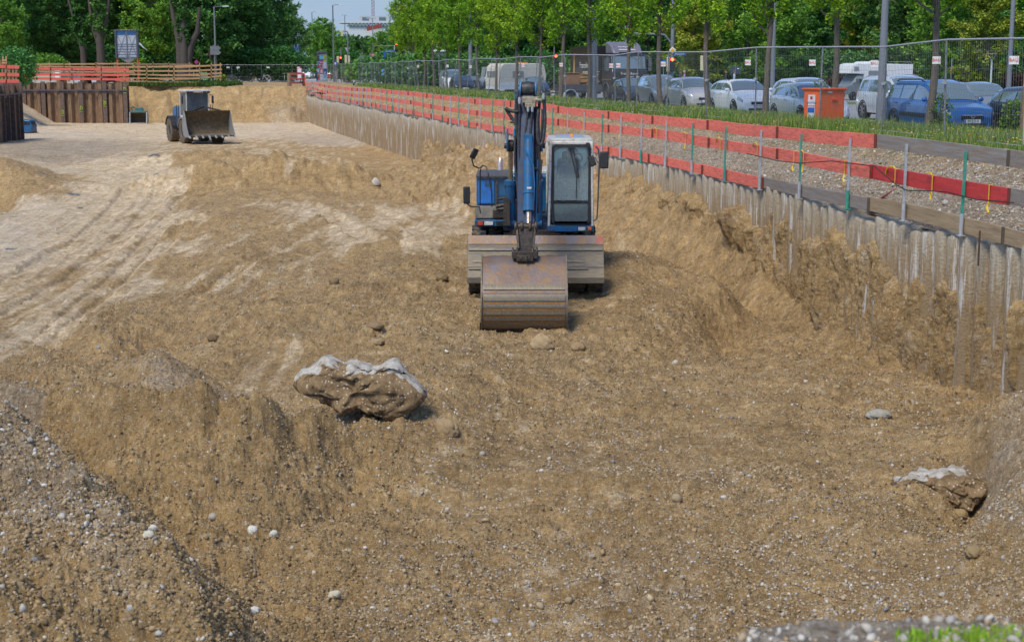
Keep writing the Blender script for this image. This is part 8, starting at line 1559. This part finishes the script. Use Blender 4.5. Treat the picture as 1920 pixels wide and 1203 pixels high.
for lb, x, Y, top, hr in (('person in navy top seen above the roof of the grey car', 1275, 118, (.03, .04, .1), (.1, .06, .03)), ('person with lilac headscarf above the champagne car', 1283.5, 119, (.35, .2, .35), (.5, .25, .4)), ('person in dark top seen above the white car roof', 1361, 118, (.04, .04, .05), (.25, .1, .05)), ('person in pale blue shirt next to the dark board above the white car', 1377, 117, (.4, .45, .6), (.15, .08, .05))):
    person('person', lb, STAND, (top, (.05, .05, .07)), (P(x, 130, Y).x, Y, .12), R(90), hair=hr)
t, zb = post('park_board', 'dark glass board standing in the park behind the white car', 1379, 121, 127, .03); plate_('board', t, (0, 0, P(1379, 132, 121).z - zb), .85, .6, mat('board_dark', (.04, .06, .09), .2)); plate_('board_label', t, (.2, -.03, P(1379, 129, 121).z - zb), .15, .08, swht)
# litter, orange survey mark
q = bank_pt(30.2, 3.6); b = MB(); b.tube([(q[0], q[1], q[2]), (q[0], q[1], q[2] + .16)], .01, 6); b.ball((q[0], q[1], q[2] + .17), .035, 8); b.ball((q[0] + .01, q[1], q[2] + .10), .03, 8); tag(b.build('survey_marker', mat('neon_orange', (.9, .15, .02), .5)), 'small neon orange survey marker at the edge of the verge', 'marker')

# ================================================================== TREES
bark = mat('bark', (.10, .075, .055), .9, c2=(.17, .14, .11), dirt=(.05, .04, .03), amt=.4, scale=5, stretch=(3, 3, .6), bump=.8, bscale=12)
barkp = mat('poplar_bark', (.10, .08, .06), .9, c2=(.055, .045, .038), dirt=(.07, .06, .05), amt=.5, scale=3, stretch=(4, 4, .35), bump=1.0, bscale=6)
def leaves(C, sz, cols, rng, flat=.35, squash=1.0):
    n = len(C); u = rng.normal(size=(n, 3)); u /= np.linalg.norm(u, axis=1)[:, None]; u[:, 2] = np.abs(u[:, 2]) + flat; u /= np.linalg.norm(u, axis=1)[:, None]
    a = np.cross(u, rng.normal(size=(n, 3))); a /= np.linalg.norm(a, axis=1)[:, None]; b = np.cross(u, a); s = sz * rng.uniform(.6, 1.3, n)[:, None]
    V = np.stack([C - a * s, C - b * s * .55, C + a * s, C + b * s * .55 + u * s * .25], 1).reshape(-1, 3)
    c = np.array(cols)[rng.integers(0, len(cols), n)] * rng.uniform(.75, 1.2, (n, 1))
    return V, np.arange(4 * n).reshape(-1, 4), np.repeat(c, 4, 0)
def branch_skel(rng, H, z0, rad, nb, up, twig):
    """limbs leaving the trunk; returns list of polylines"""
    out = []
    for k in range(nb):
        f = (k + .5) / nb; z = z0 + (H - z0) * f * .93; a = k * 2.4 + rng.uniform(-.4, .4); L_ = rad(f) * rng.uniform(.8, 1.15); p = Vector((0, 0, z)); d = Vector((math.cos(a), math.sin(a), up)).normalized(); pts = [p.copy()]
        for j in range(5): d = (d + Vector(rng.normal(0, .10, 3)) + Vector((0, 0, .07))).normalized(); p = p + d * L_ / 5; pts.append(p.copy())
        out.append(pts)
    return out
def tree(name, label, H, z0, rad, nb, up, leafn, leafsz, cols, seed, tr=.11, group=None, barkm=None, lean=(0, 0), spread=.22, multi=None):
    rng = np.random.default_rng(seed); t = thing(name, label, 'tree', (0, 0, 0), 0, group); b = MB(); n = 9
    b.tube([(lean[0] * (i / n) + .05 * math.sin(i * 1.3 + seed), lean[1] * i / n + .05 * math.cos(i * 1.7), H * .97 * i / n) for i in range(n + 1)], [tr * (1.25 if i == 0 else 1) * (1 - .85 * i / n) for i in range(n + 1)], 10)
    sk = branch_skel(rng, H, z0, rad, nb, up, 0)
    for m_ in (multi or []): b.tube([Vector(p) for p in m_[0]], m_[1], 9)
    for p in sk: b.tube(p, [tr * .32 * (1 - .16 * i) for i in range(6)], 5)
    b.build('trunk', barkm or bark, t, smooth=60)
    C = []
    for p in sk:
        L_ = sum((p[i + 1] - p[i]).length for i in range(5)); nn = max(3, int(leafn / nb * L_ / np.mean([rad(.3), rad(.6)])))
        ntw = 14
        for w_ in range(ntw):
            i = rng.uniform(.9, 5); a = p[min(int(i), 4)].lerp(p[min(int(i) + 1, 5)], i % 1); d = Vector(rng.normal(0, 1, 3)); d.z = abs(d.z) * .6; d = d.normalized() * spread * L_ * rng.uniform(.5, 1.3)
            k = max(2, nn // ntw); f = rng.uniform(0, 1, k)[:, None]; C.append(np.array(a)[None] + np.array(d)[None] * f + rng.normal(0, spread * .22 * L_ * .5 + .05, (k, 3)))
    C = np.concatenate(C); V, F, c = leaves(C, leafsz, cols, rng); npmesh('crown', V, F, LEAFM, parent=t, colors=c, smooth=False); return t
GK = [(.20, .38, .02), (.30, .50, .03), (.38, .58, .045), (.14, .29, .018)]
gl = [(36, None)]
rows = [(1745, 40, 'ash grey trunked street tree in front of the blue estate car'), (1568, 46.5, 'street tree rising right of the orange box'), (1437, 53, 'street tree with straight trunk left of the silver hatchback'), (1330, 59, 'street tree between the champagne and the white car'), (1240, 65, 'street tree in front of the grey sport utility car'), (1178, 71, 'street tree in front of the truck windscreen'), (1106, 77, 'street tree before the cargo box of the truck'), (1050, 84, 'street tree above the wood trailer'), (1010, 90, 'street tree above the dark blue small car'), (969, 98, 'street tree in front of the caravan'), (930, 106, 'street tree left of the caravan'), (898, 113, 'street tree in front of the white box van'), (864, 121, 'street tree right of the info tower'), (837, 128, 'street tree covering the middle of the info tower'), (814, 135, 'street tree on the left side of the info tower'), (794, 142, 'street tree left of the info tower'), (773, 150, 'street tree behind the pair of lamp poles'), (756, 158, 'first street tree beside the junction signals')]
protos = [tree('street_tree', 'x', 9.5 + .6 * i, 3.0, (lambda f, i=i: 2.7 * (1 - f) ** .6 * (.45 + min(f * 3, .55)) + .25), 30, .85 + .1 * i, 15000, .075, GK, 100 + i, tr=.115, group='young street trees along the parking lane', lean=(.35 - .3 * i, .1), spread=.22) for i in range(4)]
for k, (x, Y, lb) in enumerate(rows):
    X_ = P(x, 130, Y).x; tt = Y; z = bank_h(np.array([Y]), np.array([X_ - wallx(Y) - .15]))[0] if Y < 140 else .1
    z = float(z) if X_ - wallx(Y) < 10 else 0.05
    if k < 4: o = protos[k]; o.location = (X_, Y, z - .1); o['label'] = lb; o.rotation_euler = (0, 0, k * 1.9)
    else: o = dup(protos[k % 4], (X_, Y, z - .1), k * 2.3, lb, scale=.92 + .16 * ((k * 7) % 5) / 4)
dup(protos[1], (P(2010, 130, 34).x, 34, .1), 1.0, 'street tree whose leaves reach in at the upper right corner')
# dense park trees behind
GD = [(.08, .24, .06), (.12, .32, .075), (.17, .38, .08), (.065, .19, .06)]; GM = [(.12, .30, .04), (.19, .40, .05), (.26, .48, .06), (.10, .25, .04)]; GY = [(.25, .32, .03), (.36, .42, .04), (.18, .27, .03), (.46, .44, .06)]; GP = [(.08, .20, .05), (.11, .26, .06), (.06, .16, .04), (.16, .33, .06)]
bush = lambda R0: (lambda f: R0 * math.sin(math.pi * min(1, .18 + f * .82)) ** .6)
big = [tree('park_tree', 'x', 15, .8, bush(4.6), 46, .35, 21000, .20, cols, 200 + i, tr=.28, spread=.28, group='dense park trees behind the street') for i, cols in enumerate([GD, GM, GD, GY, GP])]
plac = []
def put(x, Y, k, lb, s=1.0, zb=None, grp=None):
    q = P(x, 130, Y); o = dup(big[k], (q.x, Y, .0 if zb is None else zb), random.Random(int(x * 7 + Y)).uniform(0, 6), lb, grp, scale=s); plac.append(o)
GR = 'dense park trees behind the street'
i_ = 0
for x in range(835, 2080, 62):                        # right side, second row
    put(x + 14 * math.sin(x), 150 + 14 * math.sin(x * 1.7) + (25 if x < 950 else 0), [1, 0, 2, 1, 4][i_ % 5], place(['leafy mid green park tree', 'dense dark green park tree'][i_ % 2], x), .95 + .2 * math.sin(i_)); i_ += 1
for x in range(840, 2120, 85): put(x, 185 + 8 * math.sin(x), [0, 2, 4][i_ % 3], place('tall shadowy park tree far back', x), 1.25); i_ += 1
put(1300, 122, 3, 'yellowish leaved tree above the grey and champagne cars', .62); put(1400, 124, 1, 'bright green leafy tree above the white car', .7); put(1850, 112, 3, 'tree with yellow green leaves behind the flat park lamp', .6); put(1760, 118, 1, 'mid green tree left of the flat park lamp', .7)
for x, Y, k, lb, s in [(-20, 165, 0, 'dark conifer like tree in the upper left corner', 1.15), (60, 180, 1, 'green tree behind the cream shed', 1.1), (105, 172, 4, 'green tree just left of the pale poplar trunk', .9), (165, 185, 0, 'dark tree between the two poplar trunks', 1.2), (235, 180, 4, 'mid green tree behind the billboard', 1.1), (290, 176, 1, 'mid green tree right of the billboard', .9), (330, 190, 2, 'dark tree behind the big poplar', 1.3), (395, 188, 0, 'dark tree behind the grey direction signs', 1.2), (440, 196, 2, 'very dark tree behind the far bicycles', 1.25), (492, 200, 0, 'dark leafy tree above the white framed bicycle', 1.2), (510, 214, 4, 'blue green tree above the bicycle rack', 1.0), (8, 150, 1, 'light green tree at the left edge above the railing', .62), (-60, 190, 2, 'dark tree beyond the left edge', 1.3), (120, 200, 2, 'dark tree high behind the shed', 1.4), (210, 205, 0, 'dark tree high behind the billboard', 1.4), (280, 208, 2, 'dark tree at the back between billboard and poplar', 1.4), (370, 212, 0, 'dark tree at the back right of the poplar', 1.4), (460, 216, 2, 'dark tree at the back above the far fence', 1.4)]: put(x, Y, k, lb, s, .3, 'trees behind the far end of the pit')
for x, Y, k, lb, s in [(607, 262, 1, 'round green tree behind the advertising column', .74), (545, 245, 4, 'tree left of the advertising column with drooping crown', .8), (640, 300, 1, 'green tree between lamp post and signal mast', .6), (672, 330, 4, 'green tree in front of the white building', .64), (715, 320, 1, 'green tree behind the blue arrow boards', .68), (752, 300, 0, 'dark green tree right of the white building', .8), (735, 345, 1, 'green tree at the right end of the white building', .76), (690, 380, 0, 'dark tree row below the white building', .7), (655, 390, 2, 'dark tree below the left end of the white building', .74), (620, 380, 1, 'green tree behind the delivery van', .9), (800, 240, 1, 'green tree behind the first street trees', .95), (845, 225, 0, 'dark tree behind the info tower', 1.2), (590, 330, 0, 'dark tree behind the white van on the path', .8)]: put(x, Y, k, lb, s, .1, 'trees round the far junction')
for k in range(5): bpy.data.objects.remove([c for c in big[k].children if c.name.startswith('trunk')][0]) if False else None
for o in big:                                          # the prototypes themselves take a place at the back
    pass
for k, (x, Y, lb) in enumerate([(1010, 205, 'tall dark tree far behind the caravan'), (1210, 205, 'green tree far behind the truck'), (1490, 205, 'tall dark tree far behind the silver hatchback'), (1640, 150, 'yellow green tree behind the camper van'), (1900, 200, 'tree far behind the black hatchback at the right')]): big[k].location = (P(x, 130, Y).x, Y, 0); big[k]['label'] = lb
# poplars with thick trunks
pop = lambda f: 2.3 * (.55 + .45 * math.sin(math.pi * f)) * (1 - .4 * f)
for lb, x, Y, H, z0, r_, sd_, mu in (('poplar with pale slim trunk at the upper left', 157, 156, 17, 3.4, .36, 301, [([(0, 0, 3.2), (-.5, 0, 5.5), (-1.1, 0, 8), (-1.8, .2, 10.5)], [.22, .18, .12, .06])]), ('poplar with dark trunk left of the billboard', 190, 154, 18, 4.0, .5, 302, [([(0, 0, 3.5), (-.7, 0, 6), (-1.0, 0, 9)], [.25, .2, .1]), ([(0, 0, 4), (.7, 0, 6.5), (1.2, 0, 9)], [.25, .2, .1])]),
    ('big poplar with several fused stems behind the timber railing', 347, 150, 18, 3.4, .55, 303, [([(-.35, 0, 0), (-.45, 0, 3), (-.55, 0, 4.5), (-1.0, 0, 7), (-1.2, 0, 9)], [.5, .36, .3, .22, .12]), ([(.35, 0, 0), (.35, -.1, 2.4), (.7, -.1, 4), (1.35, -.1, 5.2), (1.6, 0, 7.5)], [.5, .38, .33, .26, .14]), ([(0, -.3, 0), (.05, -.3, 4), (.1, -.2, 8)], [.5, .35, .2])])):
    o = tree('poplar', lb, H, z0, pop, 44, 1.9, 21000, .16, GP, sd_, tr=r_, barkm=barkp, multi=mu, spread=.3, group='old poplars at the head of the pit'); o.location = (P(x, 130, Y).x, Y, .4)
# hedges, bushes and weeds
def shrub(name, label, pos, size, n, lsz, cols, seed, cat='bush', group=None):
    rng = np.random.default_rng(seed); t = thing(name, label, cat, pos, 0, group); b = MB()
    for k in range(7): a = k * .9; b.tube([(0, 0, 0), (size[0] * .2 * math.cos(a), size[1] * .2 * math.sin(a), size[2] * .5), (size[0] * .38 * math.cos(a), size[1] * .38 * math.sin(a), size[2] * .85)], [.02, .015, .008], 5)
    b.build('stems', bark, t); u = rng.normal(size=(n, 3)); u /= np.linalg.norm(u, axis=1)[:, None]; r = rng.uniform(.35, 1, n)[:, None] ** .6; lump = 1 + .3 * fbm(u[:, 0] * 2.5 + seed, u[:, 1] * 2.5 + u[:, 2] * 2, seed, 3)[:, None]
    C = u * r * lump * np.array(size) / 2 + np.array([0, 0, size[2] * .52]); C = C[C[:, 2] > .02]; V, F, c = leaves(C, lsz, cols, rng); npmesh('foliage', V, F, LEAFM, parent=t, colors=c, smooth=False); return t
GB = [(.07, .15, .02), (.12, .24, .03), (.16, .28, .05)]; HR = [(.07, .03, .03), (.10, .04, .035), (.05, .03, .03), (.13, .07, .05)]
shrub('hedge', 'dark red leaved hedge along the park behind the parked cars', (P(1790, 130, 125).x, 125, .1), (22, 1.6, 1.7), 16000, .10, HR, 5, 'hedge')
q = G(1612, 236, .4); shrub('bush', 'small leafy sapling beside the tree trunk right of the orange box', (G(1577, 238, .4).x, 46.0, .2), (.55, .5, 1.7), 420, .045, GB, 6); shrub('bush', 'leafy shoots right of the trunk in front of the blue car', (P(1766, 130, 40).x, 40, .3), (.6, .6, 1.1), 500, .05, GB, 7); shrub('bush', 'tall weedy shrub in front of the black hatchback at the right', (P(1905, 130, 34).x, 34, .45), (.6, .55, .9), 700, .045, GB, 8)
shrub('bush', 'tall weeds round the white post on the verge near the junction', (P(652, 130, 170).x, 170, .2), (1.4, 1.2, 2.4), 900, .12, [(.16, .24, .03), (.25, .30, .05)], 9); shrub('bush', 'low dark bush at the right end of the timber railing', (P(392, 130, 141).x, 141, .2), (1.7, 1, .9), 900, .1, GD, 10); shrub('bush', 'low green bush under the timber railing', (P(367, 130, 140.5).x, 140.5, .1), (1.6, 1, 1.1), 900, .1, GD, 11); shrub('bush', 'yellow green shoots beside the timber railing end', (P(415, 130, 142).x, 142, .1), (1.0, .8, 1.5), 500, .1, GY, 12)
shrub('bush', 'green bush at the left edge above the red boards', (P(12, 130, 125).x, 127, .3), (4.0, 3, 3.4), 3000, .14, GD, 14); shrub('bush', 'green undergrowth left of the cream shed', (P(50, 130, 150).x, 158, .3), (5, 3, 3.2), 3500, .15, GM, 15)
for k, (x, w_) in enumerate(((270, 9), (330, 8), (150, 10), (440, 10), (510, 9), (575, 8))): shrub('bush', ['dark undergrowth right of the billboard', 'dark undergrowth behind the big poplar', 'undergrowth below the two poplars', 'dark undergrowth behind the grey bicycles', 'dark undergrowth behind the white framed bicycle', 'undergrowth left of the advertising column'][k], (P(x, 130, 190).x, 176 if x < 400 else (192 if x < 560 else 240), .3), (w_, 3, 4.5), 4500, .2, GD, 20 + k, group='undergrowth below the far trees')
for k, x in enumerate(range(770, 2100, 130)): shrub('bush', place('low dark shrubbery at the park edge', x, 'behind'), (P(x, 130, 150).x, 146 + 4 * math.sin(k), 0), (11, 3, 3.6), 4500, .2, GD, 40 + k, group='shrub belt along the park edge')
def far_grass(n):
    X = np.array([RNG.uniform(P(225, 130, 141).x, P(430, 130, 141).x, n)])[0]; Y = RNG.uniform(139.0, 148, n); return X, Y, far_z(X, Y) + .05, np.full(n, 1.3)
blades('grass', 'rank grass below the timber railing at the head of the pit', 26000, far_grass, .3, [(.05, .12, .02), (.09, .18, .03), (.13, .2, .05)], wd=.02)
# ================================================================== GRAVEL LEDGE AT THE CAMERA'S FEET
lu, lv = 220, 260; YY = np.linspace(2.2, 5.0, lu)[:, None].repeat(lv, 1); XX = np.linspace(.15, 3.4, lv)[None].repeat(lu, 0)
edge = 4.40 + .12 * fbm(XX * 2.1, XX * 0 + 3, 131, 4) + .10 * np.exp(-((XX - 1.05) / .35) ** 2) - .9 * ss(.75, .35, XX)
ZZ = .315 + .02 * fbm(XX * 3, YY * 3, 132, 4) + .012 * fbm(XX * 14, YY * 14, 133, 3) - 3.4 * np.clip(YY - edge, 0, 1) ** 1.0
led = npmesh('embankment', np.c_[XX.ravel(), YY.ravel(), ZZ.ravel()], gridfaces(lu, lv), SOIL, attr={'pale': np.full(XX.size, .1), 'grey': np.full(XX.size, .8), 'wet': np.zeros(XX.size)}); tag(led, kind='structure')
n = 2600; X = RNG.uniform(.4, 3.0, n); Y = RNG.uniform(3.4, 4.8, n); ii = ((Y - 2.2) / 2.8 * (lu - 1)).astype(int); jj = ((X - .15) / 3.25 * (lv - 1)).astype(int); r = np.exp(RNG.normal(math.log(.009), .5, n)).clip(.004, .03)
ok = ZZ[ii, jj] > .2; tag(scatter('gravel', X[ok], Y[ok], ZZ[ii, jj][ok], r[ok], stone_cols(int(ok.sum()), .9), STONE), 'blurred grey pebbles on the ledge in the bottom right corner', 'gravel', kind='stuff')
def near_grass(n):
    X = RNG.uniform(1.15, 2.2, n); Y = 4.26 + RNG.uniform(-.35, .1, n) + .12 * (X - 1.15); return X, Y, np.full(n, .31), np.full(n, .13)
blades('grass', 'bright blurred grass in the bottom right corner', 5000, near_grass, .26, [(.20, .42, .03), (.28, .5, .04), (.34, .44, .08)], wd=.004)
